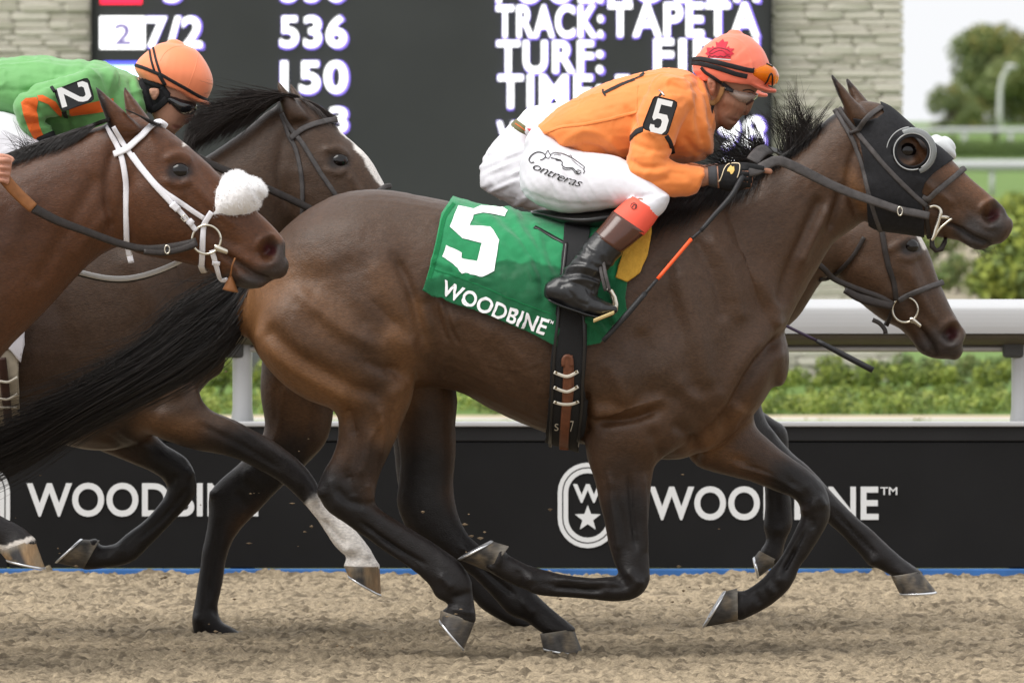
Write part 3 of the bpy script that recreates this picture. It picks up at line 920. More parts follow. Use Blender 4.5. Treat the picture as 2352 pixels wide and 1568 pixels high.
COAT = mat('horse_coat', (0.1, 0.06, 0.04), rough=0.40, spec=0.34, attr='coat', var=0.30, vscale=170, stretch=(0.5, 1, 1.25), bump=0.4, bscale=330, sheen=0.0)
MATS = dict(
    coat=COAT,
    hoof=mat('hoof_horn', (0.09, 0.08, 0.07), rough=0.55, spec=0.35, attr='coat', var=0.3, vscale=60, stretch=(1, 1, 3), bump=0.3, bscale=120),
    hoof_pale=mat('hoof_horn_pale', (0.36, 0.23, 0.11), rough=0.55, spec=0.35, attr='coat', var=0.25, vscale=60, stretch=(3, 1, .6), bump=0.3, bscale=120),
    alu=mat('racing_plate_aluminium', (0.75, 0.76, 0.78), rough=0.3, metal=0.85, var=.15, vscale=60),
    hair=mat('horse_hair_black', (0.0165, 0.0130, 0.0120), rough=0.36, spec=0.5, var=.3, vscale=40),
    hair_brown=mat('horse_hair_brown', (0.028, 0.020, 0.017), rough=0.45, spec=0.45, var=.3, vscale=40),
    eye=mat('horse_eye', (0.005, 0.0035, 0.0035), rough=0.07, spec=0.5),
    nostril=mat('nostril_lining', (0.10, 0.022, 0.024), rough=0.5, spec=0.4, var=.2),
)
MATS_P = dict(MATS, hoof=MATS['hoof_pale'])

BR5 = (0.062, 0.032, 0.0175)
TAN = (0.190, 0.088, 0.034)
GREYB = (0.056, 0.034, 0.022)

def leg_dark(pts, r, st=1.0): return (pts, r, DARK, .75, st)

# ---- lead horse with the saddle cloth 5
e_near = ear((1905,165), (1953,284), (2006,276), -.055, -.01)
e_far = ear((1942,175), (1968,274), (2016,260), .055, .01)
st5 = [
 ([(905,590),(939,660),(962,740),(975,795)], 13, -.014), ([(870,620),(910,700),(945,770)], 28, .009),
 ([(689,675),(731,713),(789,759),(850,790)], 16, .006), ([(710,640),(770,690),(830,735)], 30, -.006), ([(730,745),(790,790),(860,822),(920,835)], 30, -.009), ([(850,690)], 62, .014), ([(650,730),(680,790)], 48, .012), ([(720,560),(800,545)], 60, .008), ([(890,800),(930,800)], 30, .006),
 ([(606,770),(648,822),(710,862),(785,902)], 22, .014), ([(626,768),(694,828),(790,884),(850,902)], 20, -.015),
 ([(905,770),(945,800),(955,830)], 22, .010), ([(900,850),(930,870)], 14, -.007), ([(940,870),(905,905)], 14, .006),
 ([(880,540),(905,560)], 30, .004), ([(760,605),(840,578),(900,590)], 28, .005), ([(720,645),(800,608)], 30, -.005), ([(1560,820),(1590,880)], 60, .012), ([(1430,880),(1480,860)], 52, .010), ([(1740,650),(1780,700)], 44, .008), ([(1620,500),(1700,560)], 60, .008), ([(1520,700),(1510,800)], 40, -.006),
 ([(985,700),(1000,760),(985,850)], 16, -.010), ([(1010,700),(1040,740)], 14, .006), ([(1060,730),(1120,760)], 30, .006),
 ([(1030,860),(1110,905),(1210,950)], 18, -.006),
 ([(1796,767),(1741,827),(1707,877),(1667,952),(1661,990)], 13, -.015), ([(1770,745),(1715,815),(1680,880),(1640,950)], 26, .012),
 ([(1770,820),(1745,880),(1715,940)], 26, .008),
 ([(1370,968),(1441,962),(1505,944)], 12, -.013), ([(1376,945),(1441,938),(1510,918)], 16, .012),
 ([(1476,780),(1484,860),(1500,930)], 22, -.007), ([(1440,820),(1440,900)], 30, .007), ([(1560,640),(1600,760),(1620,860)], 26, .008), ([(1530,620),(1560,760),(1590,880)], 22, -.008),
 ([(1345,900),(1345,1000)], 12, -.008), ([(1560,980),(1600,1020),(1590,1060)], 14, -.008), ([(1500,1000),(1520,1050)], 14, -.010),
 ([(1905,470),(1870,535),(1835,610)], 12, .010), ([(1880,470),(1840,560),(1790,680)], 16, -.009), ([(1935,430),(1905,530)], 10, -.008), ([(1700,600),(1760,680),(1770,730)], 24, .006),
 ([(1965,330),(1950,420),(1972,500)], 12, -.012), ([(2000,430),(2010,490)], 24, .008),
 # face
 ([(2108,405),(2150,440),(2195,470)], 9, .008), ([(2090,430),(2140,470),(2190,500)], 12, -.006), ([(2060,318),(2090,318),(2112,338)], 9, .009), ([(2056,366),(2085,378),(2106,366)], 7, .007),
 ([(2105,345),(2125,375)], 10, -.006), ([(2084,347)], 16, -.005),
 ([(2272,496),(2284,492),(2294,484)], 16, -.040), ([(2252,494),(2258,472),(2280,462),(2304,472),(2312,488)], 7, .011), ([(2253,500),(2266,520),(2290,518)], 7, .010), ([(2190,470),(2240,490)], 16, -.004),
 ([(2176,512),(2210,530),(2240,548),(2275,562)], 5.5, -.016), ([(2215,520),(2250,535),(2285,545)], 10, .006), ([(2205,545),(2235,562)], 9, .006),
 # fine relief: flank creases, ribs, shoulder, leg tendons
 ([(1002,690),(1012,740),(1030,790)], 4, -.004), ([(1014,690),(1024,740),(1044,790)], 4, .0035), ([(1024,700),(1034,745),(1052,790)], 4, -.0035), ([(1036,710),(1046,750),(1062,785)], 4, .003),
 ([(1120,790),(1180,870),(1230,960)], 12, -.003), ([(1160,780),(1215,850),(1250,920)], 12, .003), ([(1080,800),(1130,880),(1170,950)], 12, .003),
 ([(1640,560),(1680,640),(1700,720)], 16, .006), ([(1600,560),(1640,640),(1660,720)], 14, -.006), ([(1560,880),(1600,920),(1640,900)], 18, .006), ([(1400,840),(1430,910)], 18, .006),
 ([(1650,940),(1630,990),(1580,1030)], 12, -.008), ([(1690,940),(1670,990),(1620,1035)], 14, .008),
 ([(660,560),(740,520),(830,520)], 30, .006), ([(780,670),(830,730),(870,770)], 24, -.005),
 ([(870,930),(880,990),(872,1050)], 10, .011), ([(900,940),(905,1000)], 9, -.008), ([(800,940),(812,1000)], 10, -.011), ([(835,830),(880,850),(925,850)], 12, -.008),
 ([(800,1215),(880,1270),(950,1315)], 6, .010), ([(830,1200),(905,1255),(975,1295)], 5, -.010), ([(1010,1320),(1040,1350)], 10, .010),
 ([(1100,1300),(1180,1365)], 6, -.010), ([(1060,1255),(1140,1310)], 6, .008), ([(1200,1380),(1225,1410)], 8, .008),
 ([(1400,1090),(1412,1180),(1424,1270)], 7, .010), ([(1445,1090),(1452,1180),(1462,1260)], 6, -.010), ([(1478,1090),(1480,1180),(1484,1260)], 6, .008), ([(1440,1310),(1470,1340)], 10, .011), ([(1280,1330),(1360,1338),(1410,1336)], 5, .008), ([(1270,1350),(1380,1358)], 4, -.010), ([(1220,1330)], 12, .010),
 ([(1690,1068),(1780,1098),(1838,1130)], 6, .010), ([(1870,1160)], 14, .011), ([(1825,1260),(1800,1310)], 6, -.010), ([(1790,1330)], 12, .010),
 ([(735,1120),(742,1140)], 12, .010), ([(770,1120),(800,1150),(840,1160)], 10, -.009), ([(846,1110),(852,1150)], 10, .008), ([(816,1220),(892,1276),(962,1322)], 4, -.008), ([(950,1320)], 9, .008), ([(1040,1372),(1080,1362)], 8, -.007), ([(1024,1394),(1085,1408)], 6, .006),
 ([(1455,1355),(1476,1330)], 10, .008), ([(1425,1328),(1440,1350)], 8, -.008), ([(1395,1350)], 10, .008), ([(1225,1352)], 9, .008), ([(1190,1310),(1196,1345)], 7, -.007), ([(1150,1262),(1142,1300)], 6, .006),
 ([(1880,1140),(1895,1165)], 9, .008), ([(1850,1172)], 9, .008), ([(1862,1190),(1868,1215)], 8, -.007), ([(1846,1222),(1822,1268),(1800,1310)], 4, -.008), ([(1765,1345),(1780,1365)], 10, .008), ([(1735,1362),(1748,1388)], 7, -.007), ([(1704,1362),(1706,1412)], 6, .006),
 # veins
 ([(1250,830),(1180,850),(1110,835)], 3.2, .0012), ([(1300,960),(1220,930),(1150,900)], 3.2, .0012), ([(2120,430),(2105,470),(2110,500)], 3, .0028), ([(2160,440),(2180,470),(2175,490)], 3, .0028), ([(2200,450),(2215,480),(2235,500)], 3, .0026), ([(1690,1062),(1750,1072),(1810,1104)], 3.2, .0034), ([(880,960),(850,1010),(846,1070)], 3.5, .0036),
 # legs
 ([(1400,1110),(1430,1200),(1440,1280)], 10, -.006), ([(1460,1080),(1470,1200),(1470,1280)], 9, .005), ([(1430,1350),(1330,1350),(1250,1340)], 6, -.006),
 ([(820,960),(815,1040),(800,1090)], 16, -.008), ([(850,1000),(830,1080)], 14, .006), ([(760,1110),(775,1160)], 14, .008), ([(800,1090),(810,1140)], 12, -.008), ([(870,1235),(960,1300)], 7, -.007),
 ([(1680,1050),(1760,1090),(1830,1120)], 10, -.006), ([(1850,1110),(1880,1150)], 12, .006),
]
st5 = [(s[0], s[1], s[2] * (1.65 if s[1] >= 9 and 1330 < s[0][0][0] < 1960 and s[0][0][1] < 1000 else 1.0)) for s in st5]
paint5 = [
 ([(600,640),(575,720),(600,800),(660,860),(760,910)], 110, TAN, 1.0, .85), ([(690,640),(760,740)], 110, TAN, 1.0, .34), ([(910,780),(935,880),(890,980)], 70, TAN, 1.0, .5), ([(880,640),(930,740)], 60, TAN, 1.0, .25), ([(1380,940),(1500,930)], 60, TAN, 1.0, .25),  # tan: mealy coat colour, plus warm highlights on buttock and shoulder painted in
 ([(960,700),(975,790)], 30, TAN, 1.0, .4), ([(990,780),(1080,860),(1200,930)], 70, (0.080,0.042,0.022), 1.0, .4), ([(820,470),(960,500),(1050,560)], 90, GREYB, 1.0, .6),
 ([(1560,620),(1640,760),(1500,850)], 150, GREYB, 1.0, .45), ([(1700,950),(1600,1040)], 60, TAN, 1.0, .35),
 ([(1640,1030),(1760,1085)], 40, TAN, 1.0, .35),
 leg_dark([(740,1120),(800,1180),(1000,1320),(1050,1400),(1045,1470)], 95), leg_dark([(850,1060),(800,1120)], 60, .6),
 leg_dark([(970,1080),(980,1180),(1180,1370),(1290,1470)], 100), leg_dark([(980,980),(980,1080)], 80, .55),
 leg_dark([(1440,1180),(1450,1290),(1440,1350),(1250,1335),(1100,1280)], 100), leg_dark([(1430,1090),(1440,1180)], 80, .5),
 leg_dark([(1820,1110),(1890,1160),(1800,1310),(1640,1420)], 90), leg_dark([(1740,1070),(1820,1110)], 50, .5),
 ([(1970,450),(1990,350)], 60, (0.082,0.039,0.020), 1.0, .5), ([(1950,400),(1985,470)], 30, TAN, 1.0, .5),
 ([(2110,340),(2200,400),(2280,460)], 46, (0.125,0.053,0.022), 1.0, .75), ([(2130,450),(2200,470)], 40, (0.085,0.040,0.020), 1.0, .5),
 ([(2176,512),(2210,530),(2240,548),(2275,562)], 7, (0.010,0.008,0.008), .8, .9), ([(2235,520),(2270,545),(2290,520)], 48, (0.028,0.024,0.023), .9, .9), ([(2290,470),(2310,490)], 28, (0.03,0.025,0.023), .9, .8), ([(2205,535),(2240,570)], 26, (0.03,0.026,0.025), .9, .8),
 ([(2283,492)], 19, (0.05,0.016,0.017), .5, 1), ([(2072,348),(2092,350)], 26, (0.012,0.010,0.010), .7, .9),
 ([(1905,165),(1925,235)], 12, DARK, .7, .95), ([(1940,175),(1950,195)], 9, DARK, .7, .9), ([(1905,165)], 30, DARK, .9, .95),
 ([(1560,450),(1700,410),(1830,335),(1920,258)], 22, DARK, .9, .9),
]
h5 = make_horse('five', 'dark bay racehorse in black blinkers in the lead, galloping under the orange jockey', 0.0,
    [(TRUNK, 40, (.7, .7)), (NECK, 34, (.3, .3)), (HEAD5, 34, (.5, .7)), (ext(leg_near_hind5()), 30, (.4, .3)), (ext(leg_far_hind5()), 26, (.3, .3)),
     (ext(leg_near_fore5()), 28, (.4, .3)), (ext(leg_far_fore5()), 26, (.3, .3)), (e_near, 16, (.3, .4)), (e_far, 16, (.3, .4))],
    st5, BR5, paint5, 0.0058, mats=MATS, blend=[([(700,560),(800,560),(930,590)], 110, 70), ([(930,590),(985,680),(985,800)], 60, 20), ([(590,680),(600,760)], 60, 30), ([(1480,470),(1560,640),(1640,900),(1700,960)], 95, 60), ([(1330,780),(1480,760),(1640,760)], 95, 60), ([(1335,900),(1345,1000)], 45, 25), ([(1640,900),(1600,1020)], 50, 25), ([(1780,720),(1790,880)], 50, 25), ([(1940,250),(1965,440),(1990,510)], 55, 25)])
build_hoof(h5, ((1012,1401),(1092,1424)), ((1010,1422),(1066,1489)), .047, -.14, 0, MATS)
build_hoof(h5, ((1240,1455),(1317,1441)), ((1247,1487),(1340,1502)), .048, .14, 0, MATS)
build_hoof(h5, ((1169,1254),(1122,1312)), ((1133,1243),(1057,1285)), .047, -.13, 0, MATS)
build_hoof(h5, ((1693,1350),(1694,1426)), ((1667,1357),(1619,1439)), .047, .12, 0, MATS)

# ---- horse on the rail side, mostly hidden behind the lead horse
YI = 1.25
tr = affine(TRUNK, .94, 72, .955, 34)
neckI = [(1500,520,1640,960,.17,0),(1580,500,1720,860,.15,0),(1660,490,1790,770,.13,0),(1750,485,1840,720,.115,0),(1840,485,1885,650,.10,0),(1915,480,1925,625,.09,0)]
headI = [(1930,478,1915,610,.072,0),(1985,470,1925,640,.09,0),(2045,478,1950,675,.10,0),(2092,510,1985,703,.105,0),(2126,565,2025,733,.096,0),(2154,638,2068,756,.08,0),(2182,702,2096,786,.064,0),(2205,742,2112,808,.057,0),(2219,765,2145,822,.054,0),(2210,792,2182,824,.04,0)]
plantI = [(600,800,800,800,.09,-.13),(598,900,772,900,.08,-.13),(606,990,755,1000,.065,-.13),(562,1052,708,1062,.056,-.13),(502,1106,640,1125,.05,-.13),(481,1138,594,1172,.047,-.13),(478,1200,546,1222,.04,-.13),
          (464,1268,522,1274,.034,-.13),(455,1330,512,1332,.033,-.13),(447,1385,501,1388,.036,-.13),(441,1428,508,1424,.043,-.13),(452,1462,530,1438,.038,-.13),(492,1474,552,1452,.038,-.13)]
farhindI = [(860,800,1020,800,.09,.13),(890,930,1010,930,.07,.13),(905,1040,1015,1040,.055,.13),(915,1120,1020,1125,.05,.13),(940,1190,1030,1175,.044,.13),(1000,1265,1055,1240,.034,.13),(1055,1335,1105,1310,.034,.13),(1095,1385,1150,1355,.04,.13),(1130,1412,1180,1388,.038,.13),(1190,1442,1242,1424,.042,.13)]
foreI = [(1560,900,1740,880,.08,-.12),(1660,1020,1760,965,.075,-.12),(1745,1085,1812,1032,.06,-.12),(1812,1128,1862,1075,.05,-.12),(1878,1182,1914,1132,.046,-.12),(1926,1222,1966,1185,.035,-.12),(1966,1262,2008,1221,.032,-.12),(1993,1294,2046,1257,.038,-.12),(2018,1306,2074,1282,.036,-.12),(2046,1320,2112,1310,.044,-.12)]
foldI = [(1570,900,1720,880,.08,.12),(1650,1005,1735,930,.075,.12),(1715,1050,1775,960,.06,.12),(1742,1060,1806,985,.05,.12),(1752,1080,1812,1035,.046,.12),(1757,1122,1814,1120,.036,.12),(1757,1170,1819,1170,.034,.12),(1754,1208,1820,1208,.039,.12),(1760,1240,1804,1242,.035,.12),(1748,1264,1793,1286,.042,.12)]
stI = [([(488,1128),(490,1142)], 12, .010), ([(508,1190),(492,1280),(482,1370)], 4, -.009), ([(545,1130),(565,1165)], 9, -.008), ([(560,1080),(590,1110)], 12, .007), ([(456,1420)], 10, .008), ([(480,1395),(500,1410)], 7, -.006), ([(1915,1172),(1975,1236),(2012,1272)], 4, -.009), ([(1888,1145),(1900,1160)], 9, .008), ([(2005,1288)], 9, .008), ([(1840,1110),(1870,1130)], 8, -.006), ([(1780,1090),(1786,1180)], 4, -.008), ([(1786,1215)], 10, .008), ([(1780,990)], 16, .008), ([(660,900),(640,1000),(580,1080)], 14, .007), ([(720,930),(690,1020),(640,1090)], 10, -.006), ([(2042,575),(2065,560),(2095,545)], 9, .008), ([(2065,590),(2090,595),(2112,580)], 7, .007), ([(2088,565)], 15, -.005), ([(2110,590),(2140,660)], 12, -.008), ([(2090,620),(2120,690),(2150,740)], 9, .008), ([(2060,640),(2100,720)], 14, -.006),
       ([(2180,770),(2192,760)], 15, -.036), ([(2160,766),(2170,745),(2190,738),(2208,752)], 7, .010), ([(2164,778),(2182,794),(2200,788)], 7, .008), ([(2105,745),(2135,785),(2152,820)], 5.5, -.016), ([(2120,740),(2165,790)], 10, .006), ([(2100,780),(2130,805)], 9, .006),
       ([(1990,620),(2040,680)], 26, .007), ([(2130,560),(2185,690)], 8, .005)]
BRI = (0.068, 0.036, 0.020)
paintI = [leg_dark([(660,1080),(500,1150),(470,1300),(470,1440),(580,1470)], 100), leg_dark([(700,1000),(620,1080)], 60, .5), leg_dark([(960,1040),(980,1180),(1130,1380),(1230,1450)], 110), leg_dark([(1820,1100),(1900,1165),(2010,1270),(2120,1340)], 90),
          leg_dark([(1700,980),(1780,1010),(1785,1180),(1740,1300)], 90), ([(640,900),(700,960)], 60, TAN, 1.0, .35),
          ([(2150,780),(2190,800),(2120,800)], 52, (0.035,0.03,0.029), .9, .85), ([(2187,765)], 18, (0.05,0.014,0.016), .5, 1), ([(2080,566),(2098,568)], 26, (0.012,0.010,0.010), .7, .9), ([(2050,700),(1990,690)], 40, (0.04,0.03,0.026), 1.0, .5), ([(2105,538),(2118,570)], 7, (0.6,0.56,0.52), .5, .9)]
hI = make_horse('inside', 'dark bay racehorse on the rail side, its lowered head showing below the lead horse’s chin', YI,
    [(tr, 32, (.7, .7)), (neckI, 28, (.3, .3)), (headI, 32, (.5, .7)), (plantI, 24, (.3, .3)), (ext(farhindI), 20, (.3, .3)), (ext(foreI), 24, (.3, .3)), (ext(foldI), 22, (.3, .3))],
    stI, BRI, paintI, 0.0085, mats=MATS, blend=[([(1915,480),(1925,625)], 50, 20), ([(590,820),(800,820)], 70, 30)])
build_hoof(hI, ((508,1462),(556,1448)), ((520,1482),(582,1474)), .045, -.13, YI, MATS)
build_hoof(hI, ((1200,1440),(1246,1424)), ((1189,1468),(1262,1474)), .046, .13, YI, MATS)
build_hoof(hI, ((2046,1322),(2113,1310)), ((2066,1362),(2149,1357)), .048, -.12, YI, MATS)
build_hoof(hI, ((1744,1264),(1792,1288)), ((1733,1278),(1744,1324)), .046, .12, YI, MATS)

# ---- horse in the second rank, body at the left edge behind the lead horse's tail
YM = 0.72
trM = affine(TRUNK, .98, -1258, .97, 10)
neckM = [(150,480,330,990,.18,0),(230,455,440,880,.16,0),(320,430,500,770,.14,0),(410,395,555,700,.122,0),(495,345,600,650,.108,0),(560,300,640,600,.098,0),(615,255,665,545,.09,0),(655,235,690,500,.082,0)]
headM = [(648,225,650,460,.070,0),(690,226,670,520,.09,0),(730,248,692,556,.10,0),(768,286,726,576,.106,0),(806,322,768,590,.1,0),(848,362,812,600,.084,0),(880,418,838,606,.068,0),(904,470,858,612,.06,0),(922,520,880,622,.056,0),(926,560,900,620,.045,0)]
sockM = [(240,900,460,880,.09,-.12),(330,990,470,930,.08,-.12),(440,1030,545,968,.068,-.12),(540,1052,622,1008,.056,-.12),(640,1104,690,1060,.05,-.12),(692,1150,728,1108,.046,-.12),(712,1172,744,1146,.04,-.12),(736,1204,772,1176,.033,-.12),(760,1242,812,1212,.034,-.12),(780,1264,846,1254,.04,-.12),(796,1278,862,1282,.036,-.12),(791,1298,871,1300,.044,-.12)]
foldM = [(120,900,340,880,.09,.12),(190,1010,335,950,.075,.12),(290,1058,372,1012,.058,.12),(360,1090,432,1056,.05,.12),(384,1118,452,1110,.047,.12),(372,1150,440,1150,.038,.12),(335,1192,402,1192,.032,.12),(290,1226,350,1246,.034,.12),(262,1250,300,1292,.039,.12),(228,1252,228,1306,.036,.12),(224,1238,194,1306,.044,.12)]
hindM1 = [(-700,600,-400,640,.12,-.14),(-690,800,-370,800,.12,-.15),(-600,910,-380,890,.10,-.15),(-540,1000,-420,990,.065,-.14),(-570,1110,-470,1120,.05,-.14),(-560,1180,-480,1160,.045,-.14),(-440,1290,-370,1230,.034,-.14),(-350,1350,-280,1290,.04,-.14),(-320,1400,-250,1400,.044,-.14)]
hindM2 = affine(hindM1, 1, 90, 1, 0)
hindM2 = [(*s[:5], -s[5]) for s in hindM2]
stM = [([(745,1196),(790,1248)], 4, -.009), ([(716,1135),(728,1150)], 10, .009), ([(690,1120),(705,1145)], 8, -.006), ([(800,1262)], 9, .008), ([(842,1275)], 8, .006), ([(428,1075),(440,1095)], 10, .010), ([(400,1090),(395,1115)], 8, -.008), ([(428,1125),(385,1178),(325,1232)], 4, -.009), ([(275,1262)], 10, .008), ([(246,1270)], 7, -.006), ([(480,945),(560,990),(640,1050)], 6, .007), ([(460,975),(550,1020),(640,1075)], 6, -.008), ([(270,985),(350,1040)], 7, .007), ([(240,1000),(330,1060)], 7, -.007), ([(742,346),(775,342),(800,360)], 9, .009), ([(748,388),(775,398),(798,388)], 7, .007), ([(777,370)], 16, -.005), ([(800,400),(830,450)], 9, .008), ([(690,400),(700,500)], 24, .007), ([(655,300),(640,400),(660,480)], 12, -.010),
       ([(380,930),(440,900)], 20, -.008), ([(300,600),(380,760),(400,880)], 26, .01), ([(100,640),(160,800),(150,930)], 26, -.01), ([(430,760),(400,850),(360,930)], 18, -.012)]
BRM = (0.058, 0.033, 0.020)
paintM = [leg_dark([(560,1030),(710,1130),(760,1200)], 90), leg_dark([(460,990),(560,1030)], 40, .5), leg_dark([(390,1060),(430,1110),(350,1220),(180,1300)], 100), leg_dark([(290,1010),(380,1060)], 50, .6),
          ([(734,1186),(752,1202),(800,1245),(835,1300)], 54, (0.76,0.72,0.68), .25, 1.0, (-.2, -.02)), ([(330,980),(440,985)], 50, TAN, 1.0, .45), ([(100,700),(60,900)], 120, (0.050,0.028,0.020), 1.0, .4),
          ([(783,300),(835,350),(884,424)], 10, (0.72,0.68,0.64), .4, 1.0), ([(768,371),(788,372)], 27, (0.012,0.010,0.010), .7, .9), ([(660,240),(720,250)], 30, (0.05,0.035,0.03), 1.0, .5),
          leg_dark([(-540,1050),(-520,1140),(-300,1350)], 120)]
eM1 = ear((636,184), (655,276), (712,268), -.055, -.01); eM2 = ear((664,188), (680,264), (724,258), .055, .01)
hM = make_horse('middle', 'dark bay racehorse with one white sock in the second rank, ridden by the green jockey', YM,
    [(trM, 32, (.7, .7)), (neckM, 30, (.3, .3)), (headM, 32, (.5, .6)), (ext(sockM), 24, (.3, .3)), (ext(foldM), 24, (.3, .3)), (ext(hindM1), 18, (.3, .3)), (ext(hindM2), 18, (.3, .3)), (eM1, 16, (.3, .4)), (eM2, 16, (.3, .4))],
    stM, BRM, paintM, 0.0085, mats=MATS, blend=[([(150,500),(260,700),(330,960)], 100, 60), ([(240,900),(350,880),(470,880)], 90, 60), ([(460,880),(480,940)], 50, 30), ([(640,300),(670,480)], 50, 20)])
hm1 = build_hoof(hM, ((789,1298),(872,1300)), ((799,1320),(875,1364)), .047, -.12, YM, MATS_P)
hm1['label'] = 'striped pale hoof below the white sock'
build_hoof(hM, ((229,1240),(192,1306)), ((190,1238),(132,1292)), .047, .12, YM, MATS)
for dx, yo in ((0, -.14), (90, .14)):
    build_hoof(hM, ((-322 + dx,1402),(-250 + dx,1404)), ((-320 + dx,1430),(-230 + dx,1440)), .047, yo, YM, MATS)

# ---- bay with the white bridle, nearest the camera at the left edge
YW = -0.75
trW = shift(TRUNK, -1835, 20)
neckW = [(-380,470,-210,1010,.19,0),(-300,432,-70,930,.175,0),(-170,408,0,822,.16,0),(-40,384,92,728,.14,0),(80,345,186,626,.122,0),(170,312,236,584,.108,0),(240,285,285,560,.096,0),(280,266,330,520,.085,0)]
headW = [(268,268,268,490,.072,0),(318,268,278,555,.092,0),(368,288,318,582,.104,0),(420,326,372,594,.106,0),(470,368,420,604,.096,0),(522,418,468,616,.08,0),(572,466,510,638,.066,0),(614,506,538,654,.059,0),(640,534,566,664,.057,0),(655,556,600,658,.052,0),(655,590,632,640,.042,0)]
foreW = [(-330,930,-90,920,.09,-.12),(-250,1050,-110,1000,.072,-.12),(-190,1120,-105,1070,.055,-.12),(-140,1170,-72,1118,.047,-.12),(-95,1200,-45,1152,.036,-.12),(-42,1248,5,1186,.037,-.12),(-12,1262,48,1208,.036,-.12),(0,1264,78,1236,.044,-.12)]
foreW2 = [(-430,950,-230,940,.09,.12),(-420,1060,-270,1060,.07,.12),(-410,1200,-300,1200,.05,.12),(-400,1290,-310,1300,.045,.12),(-420,1330,-380,1385,.04,.12),(-520,1310,-520,1370,.033,.12),(-620,1280,-610,1350,.04,.12),(-670,1240,-700,1300,.043,.12)]
hindW1 = shift(leg_near_hind5(), -1900, 15); hindW2 = shift(leg_far_hind5(), -1900, 15)
eW1 = ear((217,194), (258,312), (328,296), -.058, -.012); eW2 = ear((283,195), (298,299), (346,276), .058, .012)
stW = [([(378,366),(410,358),(440,376)], 10, .011), ([(376,412),(410,424),(440,414)], 8, .009), ([(410,393)], 17, -.006), ([(440,420),(495,480),(540,520)], 10, .009), ([(420,470),(480,530),(540,560)], 14, -.008), ([(455,380),(500,440)], 12, -.006),
       ([(300,400),(285,480),(300,560)], 12, -.008), ([(330,440),(350,540)], 30, .008), ([(262,330),(245,430),(262,540)], 12, -.013),
       ([(612,580),(622,572),(630,562)], 17, -.042), ([(592,578),(598,552),(622,541),(646,556)], 7, .012), ([(593,586),(608,606),(634,602)], 7, .010), ([(505,580),(548,606),(585,632),(628,646)], 6, -.018), ([(545,622),(580,645),(605,655)], 9, .008), ([(560,590),(600,615),(635,625)], 10, .007), ([(540,630),(580,650)], 10, .007),
       ([(215,420),(160,520),(90,640)], 18, -.008), ([(240,500),(180,580)], 14, .007), ([(60,460),(20,560)], 26, .007), ([(390,330),(430,350)], 16, .005), ([(348,300),(360,350)], 14, .004)]
BRW = (0.080, 0.030, 0.012)
paintW = [([(100,380),(0,560),(-60,760)], 130, (0.060,0.026,0.014), 1.0, .6), ([(640,560),(655,590),(640,620),(580,645)], 46, (0.035,0.027,0.024), .9, .9), ([(530,640),(580,660)], 30, (0.035,0.03,0.028), .9, .9), ([(620,574)], 19, (0.06,0.016,0.017), .5, 1),
          ([(398,394),(424,396)], 30, (0.013,0.010,0.010), .75, .95), ([(214,194),(232,250),(250,300)], 20, DARK, .8, .95), ([(283,195)], 22, DARK, .8, .9), ([(424,330)], 7, (0.6,0.55,0.5), .5, .95),
          ([(530,425),(590,478),(645,545)], 20, (0.20,0.078,0.028), 1.0, .6), ([(430,500),(520,560)], 45, (0.060,0.027,0.015), 1.0, .5), ([(540,600),(590,630)], 14, (0.06,0.04,0.03), .9, .6),
          leg_dark([(-180,1100),(-60,1170),(90,1290)], 120), leg_dark([(-380,1150),(-360,1330),(-700,1290)], 130), leg_dark([(-1160,1120),(-1100,1180),(-860,1400)], 120), leg_dark([(-920,1060),(-920,1180),(-610,1480)], 120),
          ([(0,1262),(40,1250),(78,1236)], 9, (0.6,0.55,0.5), .4, .9)]
hW = make_horse('white', 'reddish bay racehorse in a white bridle and white sheepskin noseband at the left', YW,
    [(trW, 30, (.7, .7)), (neckW, 34, (.3, .3)), (headW, 34, (.5, .7)), (ext(foreW), 24, (.3, .3)), (ext(foreW2), 18, (.3, .3)), (ext(hindW1), 18, (.3, .3)), (ext(hindW2), 18, (.3, .3)), (eW1, 18, (.3, .4)), (eW2, 18, (.3, .4))],
    stW, BRW, paintW, 0.0075, mats=MATS, blend=[([(262,290),(280,540)], 50, 20), ([(-380,470),(-250,800),(-100,950)], 90, 40)])
build_hoof(hW, ((-2,1266),(79,1236)), ((14,1284),(103,1302)), .047, -.12, YW, MATS_P)
build_hoof(hW, ((-668,1236),(-704,1302)), ((-700,1226),(-770,1280)), .047, .12, YW, MATS)
build_hoof(hW, ((-888,1416),(-808,1439)), ((-890,1437),(-834,1504)), .047, -.14, YW, MATS)
build_hoof(hW, ((-660,1470),(-583,1456)), ((-653,1502),(-560,1517)), .048, .14, YW, MATS)

def eyeball(parent, bvh, px, py, r):
    p, n = cast(bvh, px, py)
    if p is None: return
    B = Buf(); V = []; F = []
    nu, nv = 14, 10
    for i in range(nv + 1):
        a = math.pi * i / nv
        for j in range(nu):
            b = 2 * math.pi * j / nu
            V.append((math.sin(a) * math.cos(b) * r * 1.18, math.cos(a) * r * .75, math.sin(a) * math.sin(b) * r))
    for i in range(nv):
        for j in range(nu):
            k = (j + 1) % nu
            F.append([i * nu + j, i * nu + k, (i + 1) * nu + k, (i + 1) * nu + j])
    V = np.array(V) + np.array(p + Vector((0, r * .36, 0)))
    B.add(V, F).build('eye', MATS['eye'], parent)
for key, ex, ey in (('five', 2083, 346), ('inside', 2089, 566), ('middle', 778, 370), ('white', 411, 393)):
    eyeball(HORSES[key]['o'], HORSES[key]['bvh'], ex, ey, .0240)
